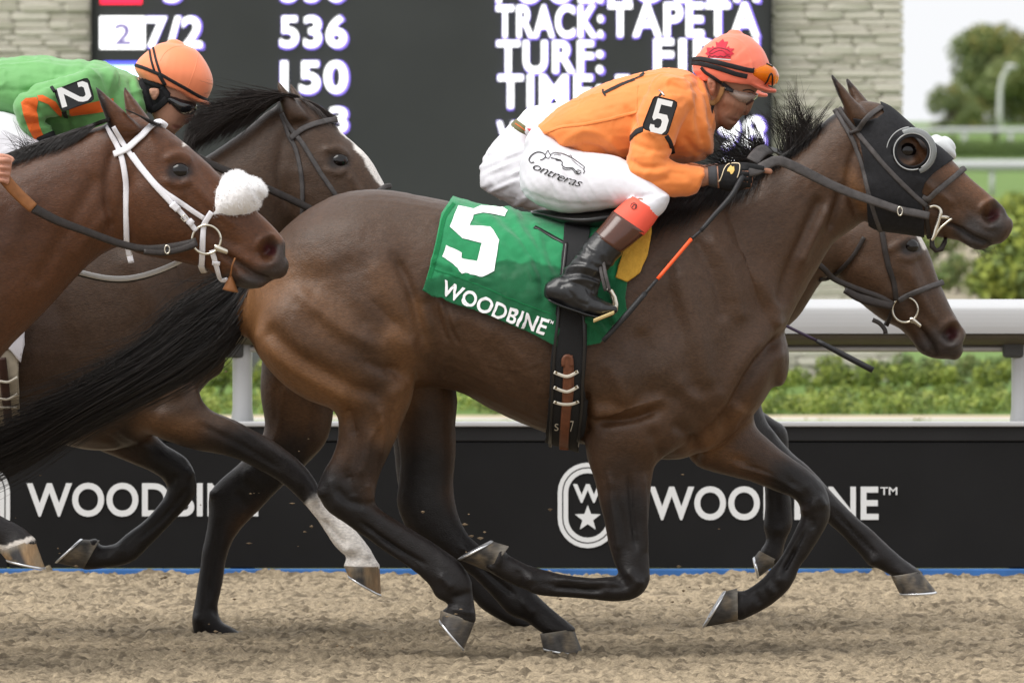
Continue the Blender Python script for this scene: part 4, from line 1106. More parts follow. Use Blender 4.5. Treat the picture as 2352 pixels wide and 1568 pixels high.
# ------------------------------------------------------------------ tack helpers
def bvh_of(*objs):
    V = []; F = []; n = 0
    for o in objs:
        me = o.data; v = vf_of(me); off = np.array(_wloc(o)) if o.parent else np.array(o.location)
        V += (v + off).tolist(); F += [tuple(i + n for i in p.vertices) for p in me.polygons]; n += len(v)
    return BVHTree.FromPolygons([tuple(v) for v in V], F)

def resample(P, step):
    P = crom(P, 8) if len(P) > 2 else np.asarray(P, float)
    L = np.r_[0, np.cumsum(np.linalg.norm(np.diff(P[:, :2], axis=0), axis=1))]
    n = max(3, int(L[-1] / step) + 1)
    s = np.linspace(0, L[-1], n)
    return np.stack([np.interp(s, L, P[:, k]) for k in range(P.shape[1])], 1)

def cast_path(bvh, path, step=5.0, yfall=None, smooth=2, yr=None):
    Q = resample(path, step)
    Y = np.full(len(Q), np.nan); N = np.tile(np.array([0, -1.0, 0]), (len(Q), 1)); P = np.zeros((len(Q), 3))
    for i, (px, py) in enumerate(Q[:, :2]):
        p, n = cast(bvh, px, py)
        if p is not None and (yr is None or yr[0] < p.y < yr[1]):
            Y[i] = p.y; N[i] = n
    ok = ~np.isnan(Y)
    if not ok.any(): Y[:] = yfall if yfall is not None else 0
    else: Y = np.interp(np.arange(len(Q)), np.where(ok)[0], Y[ok])
    for _ in range(smooth):
        Yp = np.r_[Y[:1], Y, Y[-1:]]; Y = (Yp[:-2] + Yp[1:-1] * 2 + Yp[2:]) / 4
        Np = np.vstack([N[:1], N, N[-1:]]); N = (Np[:-2] + Np[1:-1] * 2 + Np[2:]) / 4
    N /= np.linalg.norm(N, axis=1)[:, None]
    x, z = wxz(Q[:, 0], Q[:, 1], Y)
    return np.stack([x, Y, z], 1), N

def ribbon(P, N, width, thick, off=0.0015, rnd=True):
    """leather strap: rounded flat section swept along P, lying on surface normal N"""
    P = np.asarray(P, float); N = np.asarray(N, float)
    width = np.broadcast_to(np.asarray(width, float), (len(P),))
    T = np.gradient(P, axis=0); T /= np.linalg.norm(T, axis=1)[:, None] + 1e-9
    N = N - T * (N * T).sum(1)[:, None]; N /= np.linalg.norm(N, axis=1)[:, None] + 1e-9
    S = np.cross(N, T)
    prof = [(-1, .15), (-.86, .75), (-.5, 1), (.5, 1), (.86, .75), (1, .15), (.8, -.1), (-.8, -.1)]
    V = []
    for (a, b) in prof: V.append(P + S * (a * width / 2)[:, None] + N * (off + b * thick))
    V = np.stack(V, 1); k = len(prof); m = len(P)
    F = [[i * k + j, i * k + (j + 1) % k, (i + 1) * k + (j + 1) % k, (i + 1) * k + j] for i in range(m - 1) for j in range(k)]
    F += [list(range(k))[::-1], [(m - 1) * k + j for j in range(k)]]
    return V.reshape(-1, 3), F

def strap(name, path, wpx, matl, parent, bvh, Yh, thick=.004, off=.002, mirror=True, wrap=False, yr=None):
    """strap on the near side of a head plus its twin on the far side"""
    s = scale_at(Yh)
    P, N = cast_path(bvh, path, yr=yr)
    B = Buf()
    if wrap:
        P2 = P[::-1].copy(); P2[:, 1] = 2 * Yh - P2[:, 1]; N2 = N[::-1].copy(); N2[:, 1] *= -1
        P = np.vstack([P, P2]); N = np.vstack([N, N2]); 
        B.add(*ribbon(P, N, wpx / s, thick, off))
    else:
        B.add(*ribbon(P, N, wpx / s, thick, off))
        if mirror:
            P2 = P.copy(); P2[:, 1] = 2 * Yh - P2[:, 1]; N2 = N.copy(); N2[:, 1] *= -1
            Buf().add(*ribbon(P2, N2, wpx / s, thick, off)).build(name, matl, parent)
    return B.build(name, matl, parent)

def ring_mesh(c, r, t, axis=(0, 1, 0), a0=0, a1=360, n=36, sx=1.0):
    """wire ring in the plane facing the camera"""
    full = a1 - a0 >= 360
    a = np.radians(np.linspace(a0, a1, n, endpoint=not full))
    P = np.stack([c[0] + r * sx * np.cos(a), np.full(n, c[1]), c[2] + r * np.sin(a)], 1)
    if full: P = np.vstack([P, P[:2]])
    return tube(P, t, 8, not full)

def patch(src, poly, off, name, matl, parent, thick=.003, both=True, yr=None, it=4, edge_keep=True, wr=None, sub=0, hole=None):
    """piece of cloth or hide cut from the body surface inside a traced outline, lifted by off"""
    me = src.data
    V = vf_of(me); px, py = proj(V)
    poly = np.asarray(poly, float)
    lo, hi = poly.min(0) - 25, poly.max(0) + 25
    inb = (px > lo[0]) & (px < hi[0]) & (py > lo[1]) & (py < hi[1])
    if yr is not None: inb &= (V[:, 1] > yr[0]) & (V[:, 1] < yr[1])
    bm = bmesh.new(); bm.from_mesh(me); bm.verts.ensure_lookup_table()
    bmesh.ops.delete(bm, geom=[v for v, k in zip(bm.verts, inb) if not k], context='VERTS')
    for i in range(len(poly)):
        a, b = poly[i], poly[(i + 1) % len(poly)]
        A = W(*a, 0.0); Bq = W(*b, 0.0)
        n = (A - CAM).cross(Bq - CAM)
        if n.length < 1e-9: continue
        # only cut near this edge
        d = b - a; L = np.linalg.norm(d); d = d / L
        vs_ = [v.co for v in bm.verts]
        geom = []
        vx, vy = proj(np.array([tuple(v.co) for v in bm.verts]))
        t = (vx - a[0]) * d[0] + (vy - a[1]) * d[1]; q = np.abs((vx - a[0]) * d[1] - (vy - a[1]) * d[0])
        near = (t > -16) & (t < L + 16) & (q < 22)
        bm.verts.ensure_lookup_table()
        nv = set(bm.verts[k] for k in np.where(near)[0])
        fs = [f for f in bm.faces if all(v in nv for v in f.verts)]
        es = set(e for f in fs for e in f.edges)
        bmesh.ops.bisect_plane(bm, geom=list(nv) + list(es) + fs, plane_co=CAM, plane_no=n.normalized(), dist=1e-6)
    cen = np.array([tuple(f.calc_center_median()) for f in bm.faces])
    cx, cy = proj(cen)
    ins = np.zeros(len(cx), bool)
    j = len(poly) - 1
    for i in range(len(poly)):
        c = ((poly[i, 1] > cy) != (poly[j, 1] > cy)) & (cx < (poly[j, 0] - poly[i, 0]) * (cy - poly[i, 1]) / (poly[j, 1] - poly[i, 1] + 1e-12) + poly[i, 0])
        ins ^= c; j = i
    if hole: ins &= np.hypot((cx - hole[0]) / 1.0, (cy - hole[1]) / .96) > hole[2]
    if not both:
        bm.normal_update()
        ins &= np.array([f.normal.y < 0.05 for f in bm.faces])
    bmesh.ops.delete(bm, geom=[f for f, k in zip(bm.faces, ins) if not k], context='FACES')
    bmesh.ops.remove_doubles(bm, verts=bm.verts, dist=2e-4)
    m2 = bpy.data.meshes.new(name); bm.to_mesh(m2); bm.free()
    if len(m2.vertices) == 0: return None
    V = vf_of(m2); N = normals_of(m2); E = edges_of(m2)
    V = V + N * off
    cnt = np.zeros(len(V)); 
    # keep outline fixed while smoothing the body relief out of the cloth
    ed = {}
    for p in m2.polygons:
        vv = list(p.vertices)
        for q in range(len(vv)):
            k = tuple(sorted((vv[q], vv[(q + 1) % len(vv)]))); ed[k] = ed.get(k, 0) + 1
    bord = np.zeros(len(V), bool)
    for k, c in ed.items():
        if c == 1: bord[list(k)] = True
    V = relax(V, E, it, mu=0, mask=(~bord).astype(float))
    if wr is not None:
        qx, qy = proj(V); V = V + N * wr(V, qx, qy)[:, None]
    setv(m2, V)
    m2.materials.clear(); 
    m2.polygons.foreach_set('use_smooth', np.ones(len(m2.polygons), bool))
    for an in list(m2.color_attributes): m2.color_attributes.remove(an)
    o = link(name, m2, matl, parent)
    if thick:
        s = o.modifiers.new('thickness', 'SOLIDIFY'); s.thickness = thick; s.offset = 1
    return o

def decal(name, P, F, bvh, matl, parent, off=.002, maxlen=9.0, ydefault=None):
    """print on a curved surface: flat outline laid on whatever faces the camera there"""
    bm = bmesh.new()
    vs_ = [bm.verts.new((p[0], p[1], 0)) for p in P]
    for f in F:
        try: bm.faces.new([vs_[i] for i in f])
        except ValueError: pass
    bmesh.ops.remove_doubles(bm, verts=bm.verts, dist=.02)
    bmesh.ops.triangulate(bm, faces=bm.faces[:])
    for _ in range(5):
        long = [e for e in bm.edges if e.calc_length() > maxlen]
        if not long: break
        bmesh.ops.subdivide_edges(bm, edges=long, cuts=1)
        bmesh.ops.triangulate(bm, faces=[f for f in bm.faces if len(f.verts) > 3])
    dead = []
    for v in bm.verts:
        p, n = cast(bvh, v.co.x, v.co.y)
        if p is None: dead.append(v); continue
        v.co = p + n * off
    bmesh.ops.delete(bm, geom=dead, context='VERTS')
    bm.normal_update()
    for f in bm.faces:
        if f.normal.y > 0: f.normal_flip()
    me = bpy.data.meshes.new(name); bm.to_mesh(me); bm.free()
    return link(name, me, matl, parent)

def rot_box(V, origin, wid, hgt, ang, bend=0.0):
    """text outline -> picture coordinates along a sloping baseline"""
    lo, hi = V.min(0), V.max(0)
    u = (V[:, 0] - lo[0]) / (hi[0] - lo[0]) * wid; v = (V[:, 1] - lo[1]) / (hi[1] - lo[1]) * hgt
    ca, sa = math.cos(ang), math.sin(ang)
    v = v + bend * (u / wid) * (1 - u / wid) * 4
    return np.stack([origin[0] + u * ca + v * sa, origin[1] + u * sa - v * ca], 1)

def line_poly(path, w, sub=6):
    Q = crom(path, sub) if len(path) > 2 else np.asarray(path, float)
    T = np.gradient(Q, axis=0); T /= np.linalg.norm(T, axis=1)[:, None] + 1e-9
    N = np.stack([-T[:, 1], T[:, 0]], 1)
    w = np.broadcast_to(np.asarray(w, float), (len(Q),))
    P = np.vstack([Q + N * w[:, None] / 2, Q - N * w[:, None] / 2]); n = len(Q)
    return P, [[i, i + 1, n + i + 1, n + i] for i in range(n - 1)]

M_LEA = mat('dark_bridle_leather', (0.020, 0.015, 0.013), rough=.5, spec=.4, var=.3, vscale=60, bump=.3, bscale=300)
M_LEA2 = mat('worn_grey_leather', (0.062, 0.056, 0.055), rough=.6, spec=.35, var=.35, vscale=50, bump=.3, bscale=300)
M_TANL = mat('tan_leather', (0.26, 0.105, 0.036), rough=.5, spec=.35, var=.25, vscale=40, bump=.2, bscale=250)
M_BROWNL = mat('brown_leather', (0.14, 0.050, 0.024), rough=.45, spec=.4, var=.25, vscale=60, bump=.2, bscale=250)
M_WNYL = mat('white_nylon', (0.74, 0.73, 0.77), rough=.55, spec=.3, var=.05, vscale=30, bump=.3, bscale=500)
M_STEEL = mat('steel', (0.62, 0.58, 0.50), rough=.22, metal=.95)
M_BLKCL = mat('black_stretch_cloth', (0.014, 0.014, 0.016), rough=.75, spec=.25, var=.3, vscale=90, bump=.4, bscale=420)
M_CUP = mat('clear_plastic', (0.55, 0.58, 0.58), rough=.15, spec=.6, transmission=.65, ior=1.3)
M_CUPW = mat('white_plastic', (0.55, 0.57, 0.58), rough=.2, spec=.5)
M_CUPG = mat('grey_plastic_edge', (.36, .37, .37), rough=.25, spec=.5)
M_FLEECE = mat('white_sheepskin', (0.80, 0.79, 0.80), rough=.95, spec=.1, sheen=.4)

# ---- bridle and blinkers of the lead horse
H5, B5 = HORSES['five']['o'], HORSES['five']['bvh']
hood = empty('blinkers', tuple(W(2070, 400, 0))); tag(hood, 'black cloth blinkers with clear eye cups on the lead horse’s head', 'blinkers')
hpoly = [(1962,271),(1990,276),(2014,274),(2030,262),(2024,246),(2020,236),(2036,236),(2070,262),(2098,288),(2140,322),(2165,342),(2190,362),(2188,368),(2162,385),(2140,400),(2124,420),(2117,440),(2116,470),(2122,500),(2124,560),(2080,560),(2020,540),(1998,520),(1994,470),(1990,420),(1985,370),(1975,318)]
hood_o = patch(H5, hpoly, .004, 'hood', M_BLKCL, hood, thick=.003, yr=(-.2, .2), it=3, hole=(2094, 348, 43))
BH5 = bvh_of(H5, hood_o)
def cup(cx, cy, near, parent, Y0=0.0):
    p, n = cast(BH5, cx, cy)
    y = p.y if near else 2 * Y0 - p.y
    s = scale_at(Y0); sg = -1 if near else 1
    c = W(cx, cy, p.y)
    B = Buf()
    # flared rim: hollow half shell open to the front
    nA, rows = 40, []
    for k, (rr, yy) in enumerate(((62, .030), (60, -.004), (54, -.020), (46, -.030), (42.5, -.032), (41, -.028))):
        a = np.radians(np.linspace(0, 360, nA, endpoint=False))
        V = np.stack([c.x + rr / s * .84 * np.cos(a), np.full(nA, y + sg * -yy * 1.0), c.z + rr / s * .80 * np.sin(a)], 1)
        rows.append(V)
    V = np.vstack(rows); F = [[i * nA + j, i * nA + (j + 1) % nA, (i + 1) * nA + (j + 1) % nA, (i + 1) * nA + j] for i in range(len(rows) - 1) for j in range(nA)]
    B.add(V, F); o = B.build('eye_cup', M_BLKCL if near else M_CUPW, parent)
    if near:
        R = Buf(); R.add(*ring_mesh((c.x, y - .031, c.z), 42 / s, .0019, a0=-60, a1=290, n=44)); R.build('cup_rim', M_CUPG, o)
        R = Buf(); R.add(*ring_mesh((c.x - 2 / s, y - .018, c.z), 56 / s, .0015, a0=95, a1=235, n=30)); R.build('cup_edge', M_CUPG, o)
        G = Buf(); a0, a1 = np.radians(-70), np.radians(115)
        a = np.linspace(a0, a1, 26)
        ro = np.stack([c.x + 57 / s * np.cos(a), np.full(26, y - .010), c.z + 55 / s * np.sin(a)], 1)
        mi = np.stack([c.x + 54 / s * np.cos(a), np.full(26, y - .034), c.z + 52 / s * np.sin(a)], 1)
        ri = np.stack([c.x + 44 / s * np.cos(a), np.full(26, y - .033), c.z + 43 / s * np.sin(a)], 1)
        G.add(np.vstack([ro, mi, ri]), [[q * 26 + j, q * 26 + j + 1, (q + 1) * 26 + j + 1, (q + 1) * 26 + j] for q in range(2) for j in range(25)]); G.build('clear_shield', M_CUP, o)
    return o
cup(2094, 348, True, hood)
# cup over the far eye, standing proud of the forehead line
B = Buf(); s = scale_at(.1)
rows = []
for (x0, y0, x1, y1, w) in ((2118,330,2172,384,.030),(2134,316,2186,370,.042),(2150,309,2196,362,.042),(2164,314,2194,346,.030)):
    rows.append((x0, y0, x1, y1, w, .10))
B.add(*loft(rows, 0.0, 22, 4, (.2, .5))); o = B.build('eye_cup', M_CUPW, hood); o['label'] = 'white cup over the far eye'

br = empty('bridle', tuple(W(2060, 380, 0))); tag(br, 'dark leather bridle with reins on the lead horse', 'bridle')
strap('cheekpiece', [(1930,250),(1968,303),(2005,348),(2041,390),(2099,449),(2127,473)], 11.5, M_LEA2, br, BH5, 0, .0045, .003)
strap('throatlatch', [(1918,252),(1935,280),(1953,312),(1976,364),(1997,446),(2011,495),(2023,528)], 11, M_LEA2, br, BH5, 0, .0045, .003)
strap('browband', [(1966,306),(1985,276),(2003,262),(2026,247)], 13, M_LEA2, br, BH5, 0, .004, .004)
strap('keeper', [(1951,308),(1975,298)], 9, M_LEA, br, BH5, 0, .005, .007)
strap('noseband', [(2118,452),(2131,456),(2150,440),(2180,416),(2213,389)], 13, M_LEA2, br, B5, 0, .005, .003, wrap=True)
strap('noseband_strap', [(2110,446),(2122,456),(2136,464)], 11, M_LEA, br, B5, 0, .004, .003)
strap('chin_strap', [(2127,473),(2129,510),(2136,548)], 10, M_LEA, br, B5, 0, .004, .003)
pb, nb = cast(B5, 2150, 505)
yb = pb.y - .012
def w3(px, py, y): return tuple(W(px, py, y))
for bn, pts, rad in (('bit_cheek', [(2134,476,0),(2146,473,0),(2157,478,0),(2161,488,0),(2157,503,0),(2150,525,0),(2144,545,0),(2139,552,0)], [.0045,.0045,.005,.006,.006,.0065,.006,.004]), ('bit_bar', [(2186,502,0),(2172,513,0),(2158,526,0),(2146,545,0)], [.0035] * 4), ('bit_mouthpiece', [(2158,498,0),(2175,499,.01),(2184,503,.03)], [.006] * 3)):
    for sg in (1, -1):
        Q = [w3(q[0], q[1], yb + q[2]) for q in pts]; Q = np.array(Q); Q[:, 1] *= sg
        Buf().add(*tube(crom(Q, 4), np.interp(np.linspace(0, 1, 4 * (len(Q) - 1) + 1), np.linspace(0, 1, len(rad)), rad), 8)).build(bn, M_STEEL, br)
B = Buf(); B.add(*tube([w3(2140,548,-.03),w3(2141,566,-.035),w3(2150,576,-.03),w3(2162,572,-.03),w3(2170,556,-.02),w3(2172,548,0)], [.006,.008,.007,.008,.007,.005], 8)); B.build('curb_strap', M_LEA, br)
def free_strap(name, pts, wid, matl, parent, thick=.004, nrm=(0, -1, .25)):
    """rein through free air: points are (px, py, y)"""
    Q = resample(np.array(pts, float), 6)
    x, z = wxz(Q[:, 0], Q[:, 1], Q[:, 2])
    P = np.stack([x, Q[:, 2], z], 1)
    w = np.interp(np.linspace(0, 1, len(P)), np.linspace(0, 1, len(np.atleast_1d(wid))), np.atleast_1d(wid)) if np.ndim(wid) else np.full(len(P), wid)
    B = Buf(); B.add(*ribbon(P, np.tile(np.array(nrm, float), (len(P), 1)), w, thick, 0)); return B.build(name, matl, parent)
r1 = free_strap('rein', [(1690,398,-.225),(1735,392,-.215),(1762,378,-.20),(1790,370,-.185),(1841,391,-.165),(1901,421,-.145),(1950,442,-.13),(1995,458,-.122),(2061,481,-.118),(2100,489,-.114),(2134,496,-.11)], [.030,.030,.029,.026,.024,.023], M_LEA2, br, .006)
free_strap('rein_grip', [(1728,372,-.19),(1738,358,-.17),(1752,346,-.12),(1764,344,-.05)], .040, M_LEA2, br, .006)
free_strap('rein', [(1764,344,-.02),(1790,352,.12),(1841,385,.165),(1901,415,.145),(1995,452,.122),(2061,476,.118),(2134,493,.11)], .024, M_LEA, br, .006)
B = Buf(); px, py = 2067, 485
c = W(px, py, -.128); B.add(*ring_mesh((c.x, c.y, c.z), .0125, .0022, n=16, sx=.55)); B.build('buckle', M_STEEL, br)

# ---- saddle cloth 5, girth, saddle
SC = empty('saddle_cloth', tuple(W(1200, 620, 0))); tag(SC, 'green saddle cloth with a white number 5 and WOODBINE on the lead horse', 'saddle cloth')
def fold(V, qx, qy):
    d = np.zeros(len(V))
    for (pts, r, a) in (([(1110,490),(1180,560),(1230,640)], 9, .008), ([(1165,480),(1215,560),(1270,640)], 10, .009), ([(1230,520),(1250,600),(1270,690)], 8, .006), ([(1000,600),(1060,625),(1120,650)], 7, .007), ([(1150,640),(1180,700),(1200,745)], 9, .006),
                        ([(1215,600),(1235,680)], 8, .007), ([(1085,500),(1120,520)], 8, -.006), ([(1050,560),(1075,620)], 9, -.004), ([(1345,735),(1372,748),(1388,765)], 7, .012), ([(1400,720),(1415,745)], 8, .010), ([(1420,560),(1400,640)], 10, .008), ([(1300,600),(1280,700)], 9, -.004)):
        q, al = seg_dist(qx, qy, crom(pts, 5) if len(pts) > 2 else pts); d += a * np.exp(-(q / r) ** 2)
    d += .0026 * fbm(V * np.array([22, 22, 22.]), 3, 5) + .0032 * np.maximum(0, 1 - np.abs(vnoise(np.stack([(qx * .8 - qy * .6) / 46, (qx * .6 + qy * .8) / 150, V[:, 1]], 1), 9)) * 3) ** 2
    edge = np.clip((qy - 610) / 60, 0, 1) * 0.006
    return d + edge * (1 + .8 * vnoise(V * np.array([26, 3, 3.]), 4))
cpoly = [(1055,447),(1050,400),(1240,400),(1480,400),(1494,510),(1471,545),(1440,640),(1432,687),(1437,715),(1420,732),(1405,747),(1392,770),(1375,787),(1345,792),(1300,800),(1265,786),(1205,757),(1092,712),(1017,690),(971,667),(980,642),(989,605),(999,565),(1012,500),(1037,465)]
M_GREEN = mat('green_cotton_drill', (0.012, 0.185, 0.060), rough=.85, spec=.15, attr='coat', var=.10, vscale=40, sheen=.25, bump=.35, bscale=420)
cl = patch(H5, cpoly, .012, 'cloth', M_GREEN, SC, thick=.004, yr=(-.4, .4), it=26, wr=fold)
BC = bvh_of(cl)
Vc = vf_of(cl.data); qx, qy = proj(Vc)
edge_y = np.interp(qx, [980, 1040, 1075, 1150, 1165, 1190, 1225, 1260, 1300, 1440], [640, 628, 640, 600, 596, 604, 600, 608, 620, 640]) + 4 * fbm(Vc * 40, 2, 6)
dk = np.clip((qy - edge_y) / 5, 0, 1) * np.clip((700 - qy + (qx - 1010) * .40) / 16, 0, 1)            # damp lower half, seen as a darker green
sm = np.clip(fbm(Vc * 18, 3, 14) * .9 - .1, 0, 1) * np.exp(-(((qx - 1165) / 40) ** 2 + ((qy - 655) / 38) ** 2))
Cc = np.tile(np.array([[0.021, 0.215, 0.085]]), (len(Vc), 1)) * (1 + .06 * fbm(Vc * 9, 2, 2))[:, None]
Cc = Cc * (1 - dk[:, None] * .52) + np.array([[.25, .30, .26]]) * (sm * .45)[:, None]
set_col(cl.data, np.clip(Cc, .004, 1))
z5 = [(285,205),(430,235),(500,205),(700,220),(750,250),(715,305),(520,270),(430,290),(395,385),(590,400),(665,520),(620,800),(510,858),(330,810),(145,665),(180,560),(320,630),(315,680),(465,705),(505,545),(330,500),(210,395)]
P5 = np.array([(980 + a * .25, 424.7 + b * .25) for a, b in z5])
def poly_tris(P):
    from mathutils.geometry import tessellate_polygon
    t = tessellate_polygon([[Vector((p[0], p[1], 0)) for p in P]])
    return np.asarray(P, float), [list(f) for f in t]
M_CLW = mat('white_applique', (0.80, 0.80, 0.82), rough=.8, spec=.2, var=.04, vscale=18, bump=.3, bscale=200)
decal('number_five', *poly_tris(P5), BC, M_CLW, SC, .0065, 10)
def outset(P, k):
    c = P.mean(0); return c + (P - c) * k
Vt, Ft = text_flat('WOODBINE', .022, spacing=1.03)
decal('lettering', rot_box(Vt, (1010, 676), 258, 37, math.radians(21.3), -4), Ft, BC, M_CLW, SC, .006, 9)
Vt, Ft = text_flat('TM', .01)
decal('lettering', rot_box(Vt, (1258, 741), 12, 8, math.radians(21)), Ft, BC, M_CLW, SC, .006, 9)
# hem line and binding
M_GRN2 = mat('green_binding', (0.012, 0.150, 0.052), rough=.85, spec=.15, var=.15, vscale=200)
for pts in ([(1042,470),(1020,504),(1006,566),(996,606),(986,640)], ):
    P_, F_ = line_poly(pts, 9); decal('binding', P_, F_, BC, M_GRN2, SC, .0055, 9)
P_, F_ = line_poly([(987,617),(1060,640),(1130,668),(1200,697),(1268,722)], 2.2); decal('hem_seam', P_, F_, BC, M_GRN2, SC, .0055, 9)
sp = empty('sponge_pad', tuple(W(1470, 580, 0))); tag(sp, 'yellow sponge pad sticking out in front of the green saddle cloth', 'saddle pad')
patch(H5, [(1494,505),(1497,540),(1487,589),(1467,630),(1437,652),(1410,640),(1440,560),(1460,505),(1470,430),(1490,430)], .006, 'pad', mat('yellow_foam', (0.60, 0.34, 0.055), rough=.95, spec=.1, var=.1, vscale=60, bump=.6, bscale=120), sp, thick=.022, yr=(-.4, .4), it=6)
sd = empty('saddle', tuple(W(1330, 560, 0))); tag(sd, 'small black racing saddle with a black elastic girth on the lead horse', 'saddle')
M_ELA = mat('black_elastic', (0.012, 0.012, 0.013), rough=.7, spec=.3, var=.2, vscale=200, stretch=(6, 1, 1), bump=.3, bscale=300)
M_SADL = mat('black_saddle_leather', (0.013, 0.012, 0.012), rough=.3, spec=.5, var=.2, vscale=30)
gpoly = [(1300,505),(1362,505),(1352,560),(1347,640),(1344,715),(1345,800),(1340,900),(1332,1045),(1258,1045),(1263,900),(1267,790),(1277,700),(1287,620),(1294,560)]
gi = patch(H5, gpoly, .021, 'girth', M_ELA, sd, thick=.006, yr=(-.4, .4), it=14)
BG = bvh_of(gi)
B = Buf()
B.add(*loft([(1220,484,1224,494,.09,0),(1240,482,1250,502,.13,0),(1290,484,1300,520,.19,0),(1350,478,1355,530,.22,0),(1420,462,1420,520,.22,0),(1470,440,1468,505,.18,0),(1500,425,1495,470,.10,0)], 0, 26, 4, (.5, .6)))
B.build('seat', M_SADL, sd)
B = Buf(); PP, NN = cast_path(BC, [(1228,524),(1250,536),(1275,550),(1298,562)], yr=(-.5, .1)); B.add(*ribbon(PP, NN, .013, .004, .004)); B.build('surcingle_strap', M_SADL, sd)
# girth straps: brown billet held by three white keepers with studs
BGC = BG
PP, NN = cast_path(BG, [(1304,815),(1304,860),(1302,920),(1298,980),(1296,1030)]); B = Buf(); B.add(*ribbon(PP, NN, .028, .005, .008)); bl = B.build('girth_strap', M_BROWNL, sd)
PP, NN = cast_path(BG, [(1311,830),(1312,880),(1309,920),(1304,945)]); B = Buf(); B.add(*ribbon(PP, NN, .016, .004, .006)); B.build('girth_strap', M_BROWNL, sd)
PP, NN = cast_path(BG, [(1294,840),(1294,824),(1302,816),(1311,822),(1313,840)]); B = Buf(); B.add(*ribbon(PP, NN, .012, .006, .008)); B.build('strap_loop', M_BROWNL, sd)
M_KEEP = mat('pale_keeper', (.62, .58, .50), rough=.5)
M_STUD = mat('brass_stud', (.20, .15, .08), rough=.35, metal=.8)
for yk in (855, 888, 920):
    dip = 6 if yk < 915 else 2
    PP, NN = cast_path(BG, [(1273,yk - 4),(1288,yk + dip * .4),(1302,yk + dip),(1315,yk + dip * .3),(1327,yk - 5)]); B = Buf(); B.add(*ribbon(PP, NN, .0095, .003, .014)); k_ = B.build('keeper', M_KEEP, sd)
    for q in (0, -1):
        B = Buf(); B.add(*tube([PP[q] + NN[q] * .014 + np.array([(.006 if q == 0 else -.006), 0, 0]), PP[q] + NN[q] * .019 + np.array([(.006 if q == 0 else -.006), 0, 0])], .0032, 8)); B.build('stud', M_STUD, k_)
for (t, bx_) in (('s', (1275,968,1284,984)), ('17', (1302,962,1318,986))):
    Vt, Ft = text_flat(t, -.008); decal('marking', fit_box(Vt, bx_), Ft, BG, mat('chalk_mark', (.45, .42, .36), rough=.9), sd, .0075, 8)
for e_ in (0, 1):
    pts = [(1298 + 56 * e_,560),(1290 + 57 * e_,630),(1280 + 64 * e_,715),(1271 + 74 * e_,800),(1266 + 74 * e_,900),(1262 + 70 * e_,1020)]
    PP, NN = cast_path(BG, [(p[0] + (3 if not e_ else -4), p[1]) for p in pts]); B = Buf(); B.add(*ribbon(PP, NN, .009, .003, .007)); B.build('edge_binding', M_SADL, sd)
# stirrup hanging by its leather
st = empty('stirrup', tuple(W(1395, 690, -.36))); tag(st, 'polished metal stirrup hanging by a leather over the green saddle cloth', 'stirrup')
YS = -.385
def stirrup(parent, YS):
    for dx in (0, 9):
        B = Buf(); P_ = np.array([w3(1376 + dx,600,YS + .02), w3(1383 + dx,635,YS), w3(1391 + dx,668,YS)]); P_ = crom(P_, 4); B.add(*ribbon(P_, np.tile([0, -1.0, 0], (len(P_), 1)), .010, .003, .003 * (dx > 0))); B.build('leather', M_LEA2, parent)
    Buf().add(*tube([w3(1394,664,YS),w3(1404,668,YS),w3(1412,682,YS),w3(1416,698,YS),w3(1415,712,YS),w3(1408,720,YS - .0)], [.005,.006,.006,.006,.006,.005], 8)).build('branch', M_STEEL, parent)
    Buf().add(*tube([w3(1394,664,YS + .075),w3(1402,672,YS + .08),w3(1408,690,YS + .085),w3(1410,712,YS + .085)], .005, 8)).build('branch', M_STEEL, parent)
    B = Buf(); x0, z0 = wxz(1362, 738, YS); x1, z1 = wxz(1411, 718, YS)
    V = np.array([(x0, YS - .045, z0 - .004), (x1, YS - .045, z1 - .004), (x1, YS + .05, z1 - .004), (x0, YS + .05, z0 - .004)]); V2 = V + np.array([0, 0, .012])
    B.add(np.vstack([V, V2]), [[0, 3, 2, 1], [4, 5, 6, 7], [0, 1, 5, 4], [1, 2, 6, 5], [2, 3, 7, 6], [3, 0, 4, 7]]); bevel_obj(B.build('tread', mat('gold_tread', (.55, .42, .20), rough=.25, metal=.9), parent, smooth=False), .003)
stirrup(st, YS)
st2 = empty('stirrup', tuple(W(1395, 690, .36))); tag(st2, 'metal stirrup on the far side of the lead horse, behind its barrel', 'stirrup')
stirrup(st2, .385)

# ---- white bridle
HW, BW = HORSES['white']['o'], HORSES['white']['bvh']
bw = empty('bridle', tuple(W(380, 430, YW))); tag(bw, 'white nylon bridle on the reddish bay horse at the left', 'bridle')
strap('throatlatch', [(247,290),(258,312),(277,353),(288,413),(290,478),(291,548),(297,588)], 13.5, M_WNYL, bw, BW, YW, .004, .002)
strap('throatlatch_end', [(296,580),(299,592),(302,604)], 14, M_WNYL, bw, BW, YW, .005, .004, mirror=False, yr=(YW - .2, YW + .1))
strap('cheekpiece', [(262,290),(274,312),(287,337),(323,386),(358,429),(402,475),(425,500),(450,530)], 12.5, M_WNYL, bw, BW, YW, .004, .003)
strap('noseband_hanger', [(303,354),(333,394),(369,434),(421,470),(468,501)], 12, M_WNYL, bw, BW, YW, .003, .002)
strap('browband', [(264,356),(282,348),(298,339),(326,313),(348,293),(366,283),(375,287)], 16, M_WNYL, bw, BW, YW, .004, .0075, wrap=True)
strap('noseband', [(486,486),(472,508),(466,525),(465,559),(464,611)], 13.5, M_WNYL, bw, BW, YW, .004, .004)
strap('noseband_end', [(464,604),(470,620)], 16, mat('grubby_white_nylon', (.50, .46, .42), rough=.7, var=.2, vscale=60), bw, BW, YW, .005, .008)
